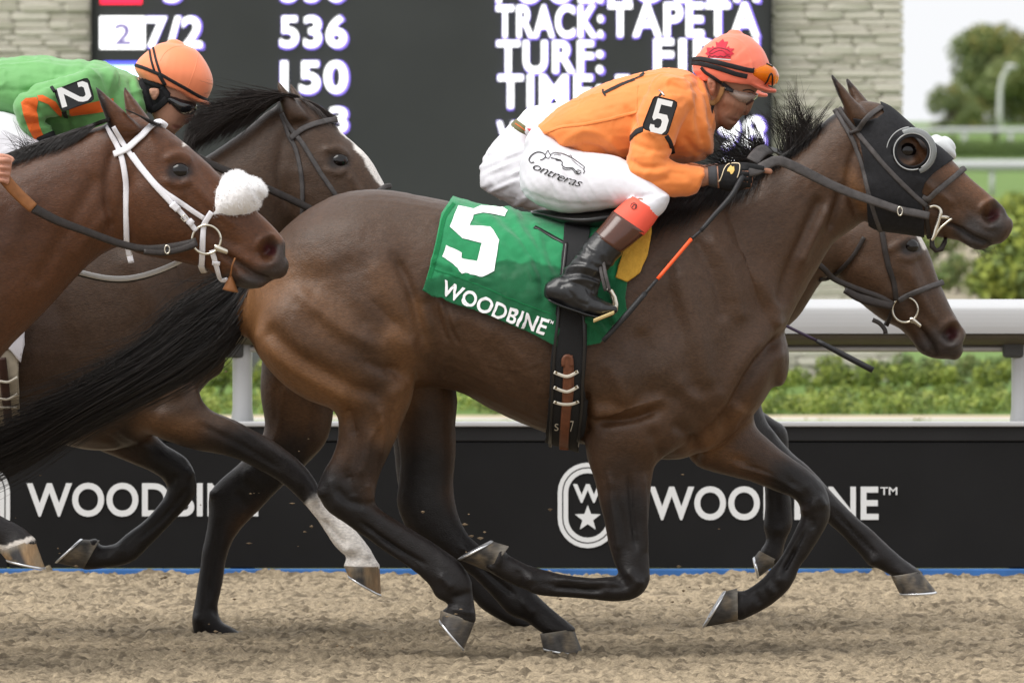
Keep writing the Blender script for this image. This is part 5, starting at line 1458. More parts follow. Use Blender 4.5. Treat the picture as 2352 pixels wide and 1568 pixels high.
strap('curb_strap', [(486,573),(491,588),(497,605),(504,625),(511,640),(526,637)], 12.5, M_WNYL, bw, BW, YW, .004, .006)
for (a, b) in (((394,467),(408,483)), ((431,507),(440,516)), ((488,600),(506,602))):
    strap('keeper', [a, b], 17 if a[0] < 480 else 10, M_WNYL, bw, BW, YW, .004, .008, mirror=False)
p, n = cast(BW, 424, 501)
B = Buf(); B.add(*ring_mesh((p.x, p.y - .014, p.z), .0100, .0018, n=4)); B.build('buckle', M_STEEL, bw)
p, n = cast(BW, 474, 550); yq = p.y - .012; c = W(474, 550, yq)
B = Buf(); B.add(*ring_mesh((c.x, yq, c.z), 33 / scale_at(YW), .0036, n=40)); B.build('bit_ring', M_STEEL, bw)
c = W(508, 571, yq); B = Buf(); B.add(*loft([(494,560,496,576,.008,0),(504,563,506,580,.010,0),(522,572,520,584,.008,0)], yq, 12, 3)); B.build('bit_mouthpiece', M_STEEL, bw)
B = Buf()
ro = [(474,492,496,504,.060,-.02),(480,462,518,505,.088,0),(494,430,550,500,.102,0),(516,402,580,490,.108,0),(546,391,597,472,.104,0),(568,404,598,456,.085,0)]
B.add(*loft(ro, YW, 34, 6, (.5, .9), 2.1))
me = remesh('noseband_fleece', B.verts(), B.F, .006, 4)
V = vf_of(me); N = normals_of(me); V = V + N * (.0010 * fbm(V * 70, 3, 2) + .0008 * vnoise(V * 160, 8))[:, None]; setv(me, V)
nr = empty('noseband_roll', tuple(W(540, 450, YW))); tag(nr, 'thick fluffy white sheepskin noseband on the reddish bay horse', 'sheepskin noseband')
fl = link('fleece', me, M_FLEECE, nr)
idx = RNG.choice(len(V), 5200); 
def fpath(i, r):
    d = N[r] + RNG.normal(size=3) * .45 + np.array([.15, 0, -.25]); d /= np.linalg.norm(d)
    L = .005 + .006 * RNG.random(); t = np.linspace(0, 1, 3)[:, None]
    return V[r] - N[r] * .002 + d * L * t
strands('wool', idx, fpath, 2, np.full(len(idx), .0007), M_FLEECE, nr)
wr_ = free_strap('rein', [(0,398,YW-.22),(36,440,YW-.215),(76,478,YW-.205)], [.034, .032], M_TANL, bw, .008); wr_['label'] = 'tan rubber grip of the rein'
free_strap('rein', [(76,478,YW-.205),(130,506,YW-.19),(196,531,YW-.165),(277,560,YW-.135),(331,571,YW-.122),(386,568,YW-.112),(430,560,YW-.107),(452,554,YW-.105)], [.028,.022,.021,.022], M_LEA, bw, .006)
free_strap('rein_end', [(330,578,YW-.132),(380,580,YW-.122),(430,568,YW-.112),(452,558,YW-.108)], [.016,.020], M_LEA, bw, .006)
c = W(384, 573, YW - .128); B = Buf(); B.add(*ring_mesh((c.x, c.y - .006, c.z), .0115, .0022, n=16, sx=.6)); B.build('buckle', M_STEEL, bw)
fr = free_strap('rein', [(20,560,YW+.2),(110,600,YW+.19),(190,627,YW+.17),(264,640,YW+.15),(331,632,YW+.13),(407,603,YW+.11),(470,560,YW+.10)], .015, mat('pale_rein', (.55, .55, .55), rough=.6), bw, .005); fr['label'] = 'pale rein hanging below the jaw'
free_strap('rein_backing', [(20,567,YW+.21),(110,607,YW+.20),(190,634,YW+.18),(264,647,YW+.16),(331,639,YW+.14),(407,610,YW+.12)], .008, M_LEA, bw, .006)
tt = empty('tongue_tie', tuple(W(530, 655, YW - .03))); tag(tt, 'tan leather flap of a tongue tie hanging under the reddish bay’s chin', 'tongue tie')
B = Buf(); B.add(*loft([(526,634,534,632,.012,0),(518,650,541,652,.016,0),(511,664,548,672,.018,0)], YW - .03, 12, 3, (.1, .1))); B.build('flap', M_TANL, tt)
B = Buf(); B.add(*tube([w3(529,636,YW-.06),w3(533,610,YW-.066),w3(540,592,YW-.066)], .0025, 6)); B.build('cord', M_TANL, tt)

# ---- bridle of the second-rank horse
HM, BM = HORSES['middle']['o'], HORSES['middle']['bvh']
bm_ = empty('bridle', tuple(W(720, 350, YM))); tag(bm_, 'dark leather bridle on the horse ridden by the green jockey', 'bridle')
strap('throatlatch', [(647,262),(655,285),(664,312),(680,345),(692,400),(695,450),(694,520)], 10.5, M_LEA2, bm_, BM, YM, .004, .002)
strap('cheekpiece', [(652,258),(665,290),(697,333),(735,395),(775,455),(810,520)], 11, M_LEA2, bm_, BM, YM, .004, .003)
strap('browband', [(668,320),(684,306),(702,294),(735,283),(768,276)], 14, M_LEA2, bm_, BM, YM, .004, .005, wrap=True)
strap('noseband', [(820,470),(850,452),(880,432),(893,428)], 13, M_LEA2, bm_, BM, YM, .005, .003, wrap=True)
free_strap('rein', [(440,355,YM-.2),(483,377,YM-.19),(600,427,YM-.16),(717,482,YM-.12),(800,530,YM-.10)], [.024, .022], M_LEA, bm_, .006)
free_strap('rein', [(440,355,YM+.2),(600,427,YM+.17),(717,482,YM+.13),(800,530,YM+.10)], .022, M_LEA, bm_, .006)
# girth of that horse
gm = empty('saddle', tuple(W(20, 800, YM))); tag(gm, 'racing saddle with a pale girth and brown strap at the left edge of the photo', 'saddle')
M_PGIR = mat('pale_girth', (.42, .37, .29), rough=.8, var=.25, vscale=25)
gq = patch(HM, [(-40,480),(30,480),(38,640),(43,770),(42,850),(50,1010),(-30,1010),(-20,800)], .012, 'girth', M_PGIR, gm, thick=.006, yr=(YM-.4, YM+.4), it=8)
wc = empty('saddle_cloth', tuple(W(-30, 650, YM))); tag(wc, 'white saddle cloth whose corner shows above the pale girth at the left edge', 'saddle cloth')
patch(HM, [(-300,400),(60,400),(60,640),(54,790),(47,828),(20,800),(-300,690)], .020, 'cloth', mat('white_cotton', (.72, .70, .74), rough=.85, var=.05, vscale=20), wc, thick=.004, yr=(YM-.4, YM+.4), it=12)
BGM = bvh_of(gq)
PP, NN = cast_path(BGM, [(4,820),(10,870),(18,940),(24,1000)]); B = Buf(); B.add(*ribbon(PP, NN, .026, .006, .008)); B.build('girth_strap', mat('dark_brown_strap', (.05, .022, .016), rough=.5, var=.2, vscale=60), gm)
for yk in (868, 905, 928):
    PP, NN = cast_path(BGM, [(-16,yk + 4),(2,yk + 3),(18,yk + 5),(30,yk),(40,yk - 6)] if yk < 920 else [(-16,yk),(40,yk)]); B = Buf(); B.add(*ribbon(PP, NN, .008, .003, .014)); B.build('keeper', M_KEEP, gm)
B = Buf(); B.add(*loft([(-190,450,-190,480,.15,0),(-100,452,-100,500,.22,0),(0,455,0,500,.24,0),(90,440,90,480,.18,0)], YM, 20, 4)); B.build('seat', M_SADL, gm)

# ---- bridle of the rail-side horse
HI, BI = HORSES['inside']['o'], HORSES['inside']['bvh']
bi = empty('bridle', tuple(W(2060, 640, YI))); tag(bi, 'dark leather bridle with a loose ring bit on the rail-side horse', 'bridle')
strap('cheekpiece', [(2020,500),(2030,560),(2040,610),(2052,650),(2058,690)], 13, M_LEA, bi, BI, YI, .004, .003)
strap('throatlatch', [(1985,545),(1960,588),(1930,620),(1905,637),(1880,640)], 10, M_LEA, bi, BI, YI, .004, .004, yr=(.8, 1.25))
strap('noseband', [(2062,690),(2085,678),(2115,666),(2162,650)], 13, M_LEA2, bi, BI, YI, .006, .003, wrap=True)
p, n = cast(BI, 2083, 711); yq = p.y - .012; c = W(2079, 711, yq)
B = Buf(); B.add(*ring_mesh((c.x, yq, c.z), 29 / scale_at(YI), .0034, n=40)); B.build('bit_ring', M_STEEL, bi)
B = Buf(); B.add(*loft([(2090,728,2094,742,.008,0),(2098,728,2102,744,.010,0),(2116,744,2112,752,.008,0)], yq, 12, 3)); B.build('bit_mouthpiece', M_STEEL, bi)
free_strap('rein', [(1700,500,YI-.2),(1800,545,YI-.2),(1886,612,YI-.17),(1915,640,YI-.14),(1970,664,YI-.125),(2020,682,YI-.12),(2052,700,YI-.115)], .018, M_LEA, bi, .006)
free_strap('rein_end', [(1940,665,YI-.13),(1970,682,YI-.128),(2010,694,YI-.124),(2050,704,YI-.12)], [.022, .030, .022], M_LEA, bi, .007)
strap('curb_strap', [(2004,734),(2020,742),(2032,756),(2034,766)], 10, M_LEA, bi, BI, YI, .006, .002, mirror=False)
strap('chin_strap', [(2052,710),(2044,730),(2036,748)], 10, M_LEA, bi, BI, YI, .005, .003)
for (px, py) in ((2052, 664), (2014, 690), (1985, 682)):
    c = W(px, py, yq - .004); B = Buf(); B.add(*ring_mesh((c.x, c.y, c.z), .011 if px != 1985 else .008, .002, n=14, sx=.7)); B.build('buckle', M_STEEL, bi)

# ------------------------------------------------------------------ manes and tails (hair grows on the horse: children)
def surf_y(bvh, px, py, dflt):
    p, n = cast(bvh, px, py)
    return p.y if p is not None else dflt

def hair_lock(name, horse, Y0, roots, n, fn, matl, rad=(.0009, .0017), seg=9):
    r = np.random.default_rng(abs(hash(name + horse.name)) % 1000 if False else len(roots) * 7 + n)
    R = resample(np.array(roots, float), 3)
    ii = r.integers(0, len(R), n)
    paths = {}
    def f(i, k):
        return fn(R[ii[i]], ii[i] / max(1, len(R) - 1), r, Y0)
    return strands(name, ii, f, seg, r.uniform(rad[0], rad[1], n), matl, horse)

def bez(P, m):
    P = np.asarray(P, float); t = np.linspace(0, 1, m)[:, None]
    if len(P) == 3: return (1 - t) ** 2 * P[0] + 2 * t * (1 - t) * P[1] + t ** 2 * P[2]
    return (1 - t) ** 3 * P[0] + 3 * t * (1 - t) ** 2 * P[1] + 3 * t ** 2 * (1 - t) * P[2] + t ** 3 * P[3]

def to3(Q, Ys):
    x, z = wxz(Q[:, 0], Q[:, 1], Ys); return np.stack([x, Ys, z], 1)

# tail of the lead horse: streams back and down to the left edge
tail_lo = crom(np.array([(600,640),(562,745),(478,838),(340,912),(185,990),(60,1062),(-60,1112),(-150,1150)]), 10)
tail_hi = crom(np.array([(580,600),(510,645),(415,712),(320,806),(190,894),(50,978),(-70,1038),(-170,1070)]), 10)
rt = np.random.default_rng(5)
NL = 120
LOCKS = [dict(a=rt.beta(1.05, 1.1), L=rt.choice([rt.uniform(.40, .80), rt.uniform(.75, 1.12), rt.uniform(.92, 1.15)]), ph=rt.uniform(0, 6.3), fr=rt.uniform(3, 7), dr=rt.normal() * .22, th=rt.uniform(-1, 1), up=rt.exponential(16) * (rt.random() < .45)) for _ in range(NL)]
def tail_fn(root, u, r, Y0):
    K_ = LOCKS[r.integers(0, NL)]
    loose = r.random() < .33
    a = K_['a'] + r.normal() * (.12 if loose else .03); L = K_['L'] * r.uniform(.75, 1.0)
    m = 14; s = np.linspace(0, L, m) * (len(tail_lo) - 1)
    i0 = np.clip(s.astype(int), 0, len(tail_lo) - 2); f = (s - i0)[:, None]
    lo = tail_lo[i0] * (1 - f) + tail_lo[i0 + 1] * f; hi = tail_hi[i0] * (1 - f) + tail_hi[i0 + 1] * f
    t = np.linspace(0, 1, m)
    aa = a + K_['dr'] * t ** 2 + r.normal() * (.30 if loose else .05) * t ** 1.5 + .05 * np.sin(t * K_['fr'] + K_['ph']) * t
    Q = hi * (1 - aa[:, None]) + lo * aa[:, None]
    Q[:, 1] += -K_['up'] * t ** 2 * 1.6 + r.normal() * (18 if loose else 5) * t ** 2
    wy = .02 + .095 * np.sin(np.clip(t * 1.2, 0, 1) * math.pi * .75)
    Ys = Y0 + (K_['th'] + r.normal() * .12) * wy * math.sqrt(max(.12, 1 - (2 * min(max(a, 0), 1) - 1) ** 2 * .8))
    return to3(Q, Ys)
hair_lock('tail', H5, 0.0, [(575,640),(570,655),(568,672)], 2300, tail_fn, MATS['hair'], (.0007, .0017), 13)
def tail_side(root, u, r, Y0):
    m = 11
    a = r.random()
    Q = bez([(572 + r.normal() * 3, 690 + 40 * a), (560 - 40 * a, 770 + 30 * a), (520 - 120 * r.random(), 800 + 30 * a), (430 - 190 * r.random(), 800 + 90 * a + r.normal() * 14)], m)
    return to3(Q, np.full(m, Y0 + r.normal() * .03) + r.normal() * .02 * np.linspace(0, 1, m))
hair_lock('tail_lock', H5, 0.0, [(570,690),(566,720),(572,760)], 330, tail_side, MATS['hair'], (.0010, .0018), 10)
def dock_fn(root, u, r, Y0):
    m = 9
    q = r.random()
    Q = bez([(590 - 14 * q + r.normal() * 2, 612 + 130 * q), (560 - 20 * q, 640 + 130 * q), (548 - 60 * r.random(), 700 + 110 * q), (500 - 150 * r.random(), 720 + 130 * q + r.normal() * 10)], m)
    return to3(Q, Y0 + np.linspace(0, 1, m) * r.normal() * .05 + r.normal() * .022)
hair_lock('tail_dock_hair', H5, 0.0, [(590,610),(570,680),(585,760)], 1100, dock_fn, MATS['hair'], (.0011, .0020), 8)

# mane of the lead horse: lies on the near side of the neck, tufts blow up behind the ears and under the jockey's chin
crest5 = [(1535,440),(1620,425),(1710,402),(1785,365),(1845,322),(1890,280)]
def mane_side(root, u, r, Y0):
    m = 9
    px, py = root
    L = r.uniform(.5, 1.0) * (150 if px < 1640 else 105 if px < 1760 else 50)
    dx = -r.uniform(.25, .75) * L; dy = L * r.uniform(.5, .9)
    Q = bez([(px, py - 3), (px + dx * .25, py + dy * .15), (px + dx * .6, py + dy * .6), (px + dx, py + dy)], m)
    yy = np.array([surf_y(B5, q[0], q[1], -.02) for q in Q[::2]]); yy = np.interp(np.arange(m), np.arange(0, m, 2), yy)
    yy[0] = min(yy[0], .0)
    return to3(Q, yy - .006 - .016 * r.random() * np.linspace(.3, 1, m))
hair_lock('mane', H5, 0.0, crest5, 1500, mane_side, MATS['hair'], (.0010, .0018), 8)
def tuft(cx, cy, tx, ty, spread, wob):
    rl = np.random.default_rng(int(abs(tx * 3 + ty)))
    locks = []
    for _ in range(16):
        ex, ey = tx + rl.normal() * spread[0], ty + rl.normal() * spread[1]
        if rl.random() < .3: ex += rl.normal() * spread[0]; ey -= abs(rl.normal()) * spread[1] * .8
        locks.append((ex, ey, rl.normal() * wob, rl.normal() * wob, rl.random(), rl.normal() * .03))
    def f(root, u, r, Y0):
        m = 10
        k = locks[r.integers(0, len(locks))]
        px, py = root
        px, py = px + (k[4] - .5) * 14, py
        j = 1.0 if r.random() < .8 else 4.0
        ex, ey = k[0] + r.normal() * 3.0 * j, k[1] + r.normal() * 3.0 * j
        mx, my = (px * .55 + ex * .45) + cx + k[2] + r.normal() * 1.5 * j, (py * .55 + ey * .45) + cy + k[3] + r.normal() * 1.5 * j
        Q = bez([(px, py), (mx, my), (ex, ey)], m)
        return to3(Q, Y0 + k[5] + r.normal() * .006 + np.linspace(0, 1, m) * r.normal() * .03)
    return f
hair_lock('mane_tuft', H5, 0.0, [(1800,352),(1830,338),(1868,308)], 240, tuft(-2, -22, 1836, 262, (34, 26), 12), MATS['hair'], (.0007, .0013), 9)
hair_lock('mane_tuft', H5, 0.0, [(1815,345),(1840,325),(1862,312)], 40, tuft(-4, -34, 1828, 215, (18, 22), 8), MATS['hair'], (.0006, .0010), 9)
hair_lock('mane_tuft', H5, 0.0, [(1790,352),(1815,335),(1840,318)], 110, tuft(-8, -30, 1760, 262, (40, 16), 10), MATS['hair'], (.0006, .0011), 9)
hair_lock('mane_tuft', H5, 0.0, [(1705,400),(1745,380),(1775,362)], 240, tuft(-6, -14, 1668, 305, (32, 26), 10), MATS['hair'], (.0007, .0014), 9)
hair_lock('mane_tuft', H5, 0.0, [(1690,405),(1740,378),(1765,368)], 150, tuft(-8, 2, 1640, 352, (26, 16), 6), MATS['hair'], (.0008, .0015), 9)
hair_lock('mane_tuft', H5, 0.0, [(1745,375),(1765,366)], 60, tuft(0, -8, 1738, 318, (12, 14), 4), MATS['hair'], (.0007, .0013), 9)
# chin whiskers
hair_lock('whisker', H5, 0.0, [(2225,560),(2255,572),(2285,562)], 46, tuft(2, 2, 2262, 590, (26, 9), 3), MATS['hair_brown'], (.0003, .0005), 6)
# forelock bits on the second-rank horse and long blown mane
crestM = [(470,305),(510,288),(560,265),(610,245),(650,228),(690,224)]
def mane_back(root, u, r, Y0):
    m = 10; px, py = root
    L = r.uniform(.45, 1.0) * (190 if px > 540 else 120)
    a = math.radians(r.normal(188, 9)) if r.random() < .75 else math.radians(r.normal(205, 10))
    ex, ey = px + L * math.cos(a), py - L * math.sin(a) * -1 * .0 + L * (-math.sin(a)) 
    ey = py + L * (.10 + .50 * (1 - u) * r.random() + .12 * r.normal())
    if r.random() < .18: ey -= 34 * r.random()
    ex = max(ex, 418 + 30 * r.random())
    Q = bez([(px, py), (px - L * .25, py - 12 - 8 * r.random()), (px - L * .6, (py + ey) / 2 - 6), (ex, ey)], m)
    return to3(Q, Y0 - .02 - .09 * r.random() * np.linspace(.2, 1, m) ** .5 - .03 * r.random())
hair_lock('mane', HM, YM, crestM, 2100, mane_back, MATS['hair_brown'], (.0009, .0018), 9)
def mane_fall(root, u, r, Y0):
    m = 9; px, py = root
    L = r.uniform(.6, 1.1) * 110
    Q = bez([(px, py), (px - L * .3, py + 8), (px - L * .6, py + L * .35), (px - L * .85, py + L * r.uniform(.5, .8))], m)
    yy = np.array([surf_y(BM, q[0], q[1], Y0 - .03) for q in Q[::2]]); yy = np.interp(np.arange(m), np.arange(0, m, 2), yy)
    return to3(Q, yy - .006 - .02 * r.random())
hair_lock('mane_lower', HM, YM, crestM[:5], 900, mane_fall, MATS['hair_brown'], (.0009, .0017), 8)
def forelock(root, u, r, Y0):
    m = 8; px, py = root
    Q = bez([(px, py), (px + 26, py + 2), (px + 50 + 20 * r.random(), py + 26 + 16 * r.random()), (px + 64 + 34 * r.random(), py + 46 + 26 * r.random())], m)
    yy = np.array([surf_y(BM, q[0], q[1], Y0) for q in Q]); return to3(Q, yy - .006 - .01 * r.random())
hair_lock('forelock', HM, YM, [(668,218),(686,224),(700,232)], 160, forelock, MATS['hair_brown'], (.0008, .0014), 7)
# mane of the reddish bay
crestW = [(-160,406),(-60,388),(20,368),(90,342),(160,318),(215,300),(248,288)]
def mane_w(root, u, r, Y0):
    m = 8; px, py = root
    L = r.uniform(.5, 1.0) * 84
    Q = bez([(px + 4, py - 10 - 8 * r.random()), (px - L * .5, py - 8), (px - L * .9, py + L * .25), (px - L * 1.25, py + L * r.uniform(.45, .8))], m)
    yy = np.array([surf_y(BW, q[0], q[1], Y0 - .02) for q in Q[::2]]); yy = np.interp(np.arange(m), np.arange(0, m, 2), yy)
    return to3(Q, yy - .006 - .02 * r.random())
hair_lock('mane', HW, YW, crestW, 2600, mane_w, MATS['hair'], (.0009, .0017), 7)
hair_lock('mane_tuft', HW, YW, [(44,362),(66,352),(96,342)], 70, tuft(-4, -14, 38, 322, (14, 16), 5), MATS['hair'], (.0006, .0011), 8)
hair_lock('forelock', HW, YW, [(288,252),(298,258)], 120, lambda root, u, r, Y0: to3(bez([(root[0], root[1]), (root[0] + 16, root[1] + 4), (root[0] + 40 + 10 * r.random(), root[1] + 20), (root[0] + 60 + 22 * r.random(), root[1] + 30 + 10 * r.random())], 8), np.full(8, Y0 - .06 - .03 * r.random())), MATS['hair'], (.0008, .0014), 7)
# ------------------------------------------------------------------ riders
def shrink(secs, k):
    out = []
    for s in secs:
        cx, cy = (s[0] + s[2]) / 2, (s[1] + s[3]) / 2
        out.append((cx + (s[0] - cx) * k, cy + (s[1] - cy) * k, cx + (s[2] - cx) * k, cy + (s[3] - cy) * k, s[4] * k, s[5]))
    return out
def farside(secs, dx=0, dy=0): return [(s[0] + dx, s[1] + dy, s[2] + dx, s[3] + dy, s[4], -s[5]) for s in secs]

def piece(name, lofts, Y0, voxel, matl, parent, strokes=(), wr=None, it=5, cols=None):
    B = Buf()
    for secs, nr, caps in lofts: B.add(*loft(secs, Y0, nr, 4, caps))
    me = remesh(name, B.verts(), B.F, voxel, it)
    if strokes: sculpt(me, strokes)
    if wr is not None:
        V = vf_of(me); N = normals_of(me); qx, qy = proj(V); setv(me, V + N * wr(V, qx, qy)[:, None])
    if cols is not None:
        V = vf_of(me); qx, qy = proj(V); set_col(me, cols(V, qx, qy))
    return link(name, me, matl, parent)

M_SKIN = mat('skin', (.4, .2, .13), rough=.5, spec=.35, attr='coat', var=.06, vscale=120, bump=.15, bscale=300)
M_ORANGE = mat('orange_silk', (0.76, 0.225, 0.052), rough=.62, spec=.3, var=.07, vscale=9, sheen=.25, bump=.25, bscale=60)
M_GRNSILK = mat('green_silk', (0.135, 0.345, 0.115), rough=.62, spec=.3, var=.07, vscale=9, sheen=.2, bump=.25, bscale=60)
M_ORSTR = mat('orange_stripe', (0.72, 0.13, 0.022), rough=.65, spec=.3, var=.06, vscale=20)
M_BREECH = mat('white_breeches', (0.62, 0.615, 0.655), rough=.6, spec=.3, var=.03, vscale=12, bump=.15, bscale=80)
M_WSILK = mat('white_silk', (0.78, 0.78, 0.80), rough=.6, spec=.3, var=.03, vscale=12)
M_CORAL = mat('coral_helmet_cover', (0.82, 0.19, 0.115), rough=.5, spec=.35, var=.05, vscale=12, sheen=.2)
M_PEACH = mat('orange_helmet_cover', (0.84, 0.25, 0.115), rough=.45, spec=.35, var=.03, vscale=12, sheen=.2)
M_CUFF = mat('coral_boot_cuff', (0.82, 0.105, 0.065), rough=.6, spec=.3, var=.04, vscale=20)
M_BOOT = mat('black_boot_leather', (0.012, 0.012, 0.013), rough=.30, spec=.5, var=.3, vscale=30, bump=.25, bscale=70)
M_BTOP = mat('brown_boot_top', (0.075, 0.027, 0.016), rough=.18, spec=.6, var=.15, vscale=16)
M_BAND = mat('black_band', (0.013, 0.013, 0.015), rough=.65, spec=.3, var=.25, vscale=120)
M_CARD = mat('black_card', (0.022, 0.023, 0.025), rough=.35, spec=.45)
M_WPRINT = mat('white_card_print', (.80, .80, .80), rough=.5)
M_BLKPR = mat('black_print', (.012, .012, .012), rough=.7)
M_AMBER = mat('amber_lens', (0.95, 0.30, 0.015), rough=.06, spec=.6, transmission=.55, ior=1.25)
M_DLENS = mat('dark_lens', (0.012, 0.012, 0.014), rough=.05, spec=.7, coat=.5)
M_CLENS = mat('clear_lens', (0.62, 0.52, 0.46), rough=.08, spec=.7, transmission=.62, ior=1.3, coat=.4)
M_TANH = mat('tan_harness', (0.30, 0.155, 0.062), rough=.7, spec=.25, var=.15, vscale=60)
M_GLOVE = mat('black_glove', (0.012, 0.012, 0.013), rough=.8, spec=.25, var=.3, vscale=90, bump=.3, bscale=260)
M_GOLD = mat('gold_print', (.62, .42, .12), rough=.5)
M_REDPR = mat('red_print', (.50, .012, .035), rough=.6)
M_OLIVE = mat('olive_belt', (.13, .12, .05), rough=.7)
M_RED = mat('red_silk', (.52, .012, .035), rough=.6)

def crease(V, amp, f, seed):
    """crisp creases of thin cloth"""
    n = np.abs(vnoise(V * np.array([f, f * .8, f]) + .6 * np.stack([fbm(V * f, 2, seed + 3)] * 3, 1), seed)); m = np.abs(vnoise(V * np.array([f * 2.1, f * 1.6, f * 1.9]), seed + 9))
    return amp * (np.maximum(0, 1 - n * 3.2) ** 2 + .45 * np.maximum(0, 1 - m * 3.2) ** 2)

def silk(amp=.0024, f=15, seed=3):
    return lambda V, x, y: crease(V, amp * 1.1, f * .62, seed) + amp * fbm(V * f, 3, seed) + amp * .6 * vnoise(V * f * 2.3, seed + 4)

def skin_cols(base, lip=None, shade=()):
    def f(V, x, y):
        n = fbm(V * 30, 2, 5)
        C = np.tile(np.array(base), (len(V), 1)) * (1 + .06 * n)[:, None]
        for (pts, r, col, st) in shade: C = paint(C, x, y, pts, r, col, .9, st)
        return np.clip(C, .005, 1)
    return f

def head_strap(name, path, w, matl, parent, bvh, Y0, off=.002, thick=.002, mirror=True):
    P, N = cast_path(bvh, path, 3.5); s = scale_at(Y0); B = Buf(); B.add(*ribbon(P, N, w / s, thick, off))
    if mirror:
        P2 = P.copy(); P2[:, 1] = 2 * Y0 - P2[:, 1]; N2 = N.copy(); N2[:, 1] *= -1; Buf().add(*ribbon(P2, N2, w / s, thick, off)).build(name, matl, parent)
    return B.build(name, matl, parent)

def lens_shell(name, outline, bvh, off, matl, parent, Y0, both=True):
    """curved goggle lens: traced outline domed off the face"""
    P, F = poly_tris(np.array(outline, float))
    o = decal(name, P, F, bvh, matl, parent, off, 5)
    return o

# ---------------- orange jockey on the lead horse
J = 0.0
torso = [(1238,286,1276,338,.115,0),(1275,256,1312,362,.15,0),(1330,219,1378,372,.165,0),(1400,189,1448,378,.175,0),(1470,170,1528,376,.185,0),(1528,158,1596,372,.19,0),(1572,163,1634,356,.16,0),(1598,182,1637,310,.105,0)]
armN = [(1505,182,1598,232,.07,-.14),(1470,240,1572,275,.07,-.175),(1452,305,1548,330,.064,-.20),(1442,362,1532,366,.060,-.215),(1444,408,1534,368,.058,-.22),(1478,440,1540,368,.056,-.22),(1522,449,1556,375,.052,-.215),(1570,450,1592,381,.048,-.205),(1598,445,1620,384,.044,-.20)]
armF = farside(armN, 0, -4)
thigh = [(1248,290,1205,342,.115,-.01),(1300,326,1193,392,.145,-.04),(1332,345,1206,450,.125,-.10),(1372,352,1286,488,.10,-.15),(1425,362,1372,484,.088,-.185),(1475,395,1432,474,.074,-.215),(1515,430,1470,470,.066,-.235),(1538,452,1462,462,.064,-.245),(1527,482,1450,452,.062,-.26),(1510,500,1440,458,.060,-.27)]
thighF = farside(thigh, 0, -3)
shin = [(1517,490,1450,449,.060,-.265),(1500,516,1428,468,.058,-.28),(1479,541,1405,489,.055,-.295)]
btop = [(1483,536,1408,484,.058,-.292),(1455,560,1386,512,.056,-.305),(1428,582,1364,536,.054,-.315)]
boot = [(1430,580,1366,532,.051,-.315),(1408,606,1345,562,.049,-.325),(1390,628,1318,598,.047,-.335),(1378,652,1296,626,.045,-.345),(1372,676,1272,646,.044,-.355)]
foot = [(1264,646,1256,686,.032,-.36),(1286,636,1284,702,.040,-.36),(1322,640,1314,712,.044,-.362),(1350,668,1342,722,.045,-.365),(1382,688,1374,727,.044,-.37),(1406,700,1402,722,.036,-.375),(1416,706,1414,716,.02,-.378)]
neckJ = [(1590,176,1646,300,.058,0),(1612,170,1660,286,.056,0)]
headJ = [(1622,120,1742,128,.062,0),(1607,150,1752,168,.077,0),(1610,178,1744,198,.078,0),(1618,202,1733,218,.076,0),(1624,224,1722,236,.072,0),(1630,246,1713,256,.066,0),(1637,268,1701,270,.058,0),(1646,284,1692,284,.048,0),(1662,294,1682,294,.030,0)]
noseJ = [(1722,214,1735,220,.010,0),(1712,232,1731,236,.015,0),(1704,248,1724,253,.019,0),(1700,258,1719,262,.018,0)]
handN = [(1606,386,1612,430,.030,-.20),(1628,384,1630,426,.027,-.20),(1650,381,1654,434,.032,-.20),(1680,377,1686,440,.036,-.20),(1708,376,1716,430,.034,-.20)]
fingers = []
for k, (y0, L) in enumerate(((384, 26), (398, 28), (411, 26), (423, 20))):
    fingers.append([(1700,y0 - 7,1702,y0 + 7,.0095,-.215),(1714 + L * .4,y0 - 6,1716 + L * .4,y0 + 8,.0095,-.205),(1712 + L * .6,y0 - 3,1712 + L * .6,y0 + 10,.009,-.185),(1700 + L * .3,y0 + 1,1700 + L * .3,y0 + 12,.0085,-.172),(1690,y0 + 2,1690,y0 + 13,.008,-.172)])
thumb = [(1684,374,1690,396,.013,-.205),(1712,374,1710,394,.012,-.208),(1738,378,1735,395,.0105,-.208),(1756,382,1752,397,.0100,-.205),(1772,388,1769,401,.0085,-.203)]
handF = farside(handN, 10, -8); thumbF = farside(thumb, 10, -8); fingersF = [farside(f, 10, -8) for f in fingers]
SK5 = (0.285, 0.135, 0.085)
facest = [([(1665,204),(1700,214),(1730,222)], 8, -.004), ([(1680,240),(1700,246),(1712,250)], 8, .002), ([(1698,250),(1694,262),(1684,272)], 4, -.0022), ([(1712,260)], 3.5, -.003), ([(1672,272),(1684,278),(1696,279)], 3, -.0035), ([(1682,270),(1697,272)], 4, .0025), ([(1680,285),(1692,285)], 4.5, .003), ([(1672,296)], 7, .003), ([(1655,245),(1668,262)], 12, -.003), ([(1660,232),(1690,236)], 10, .003)]
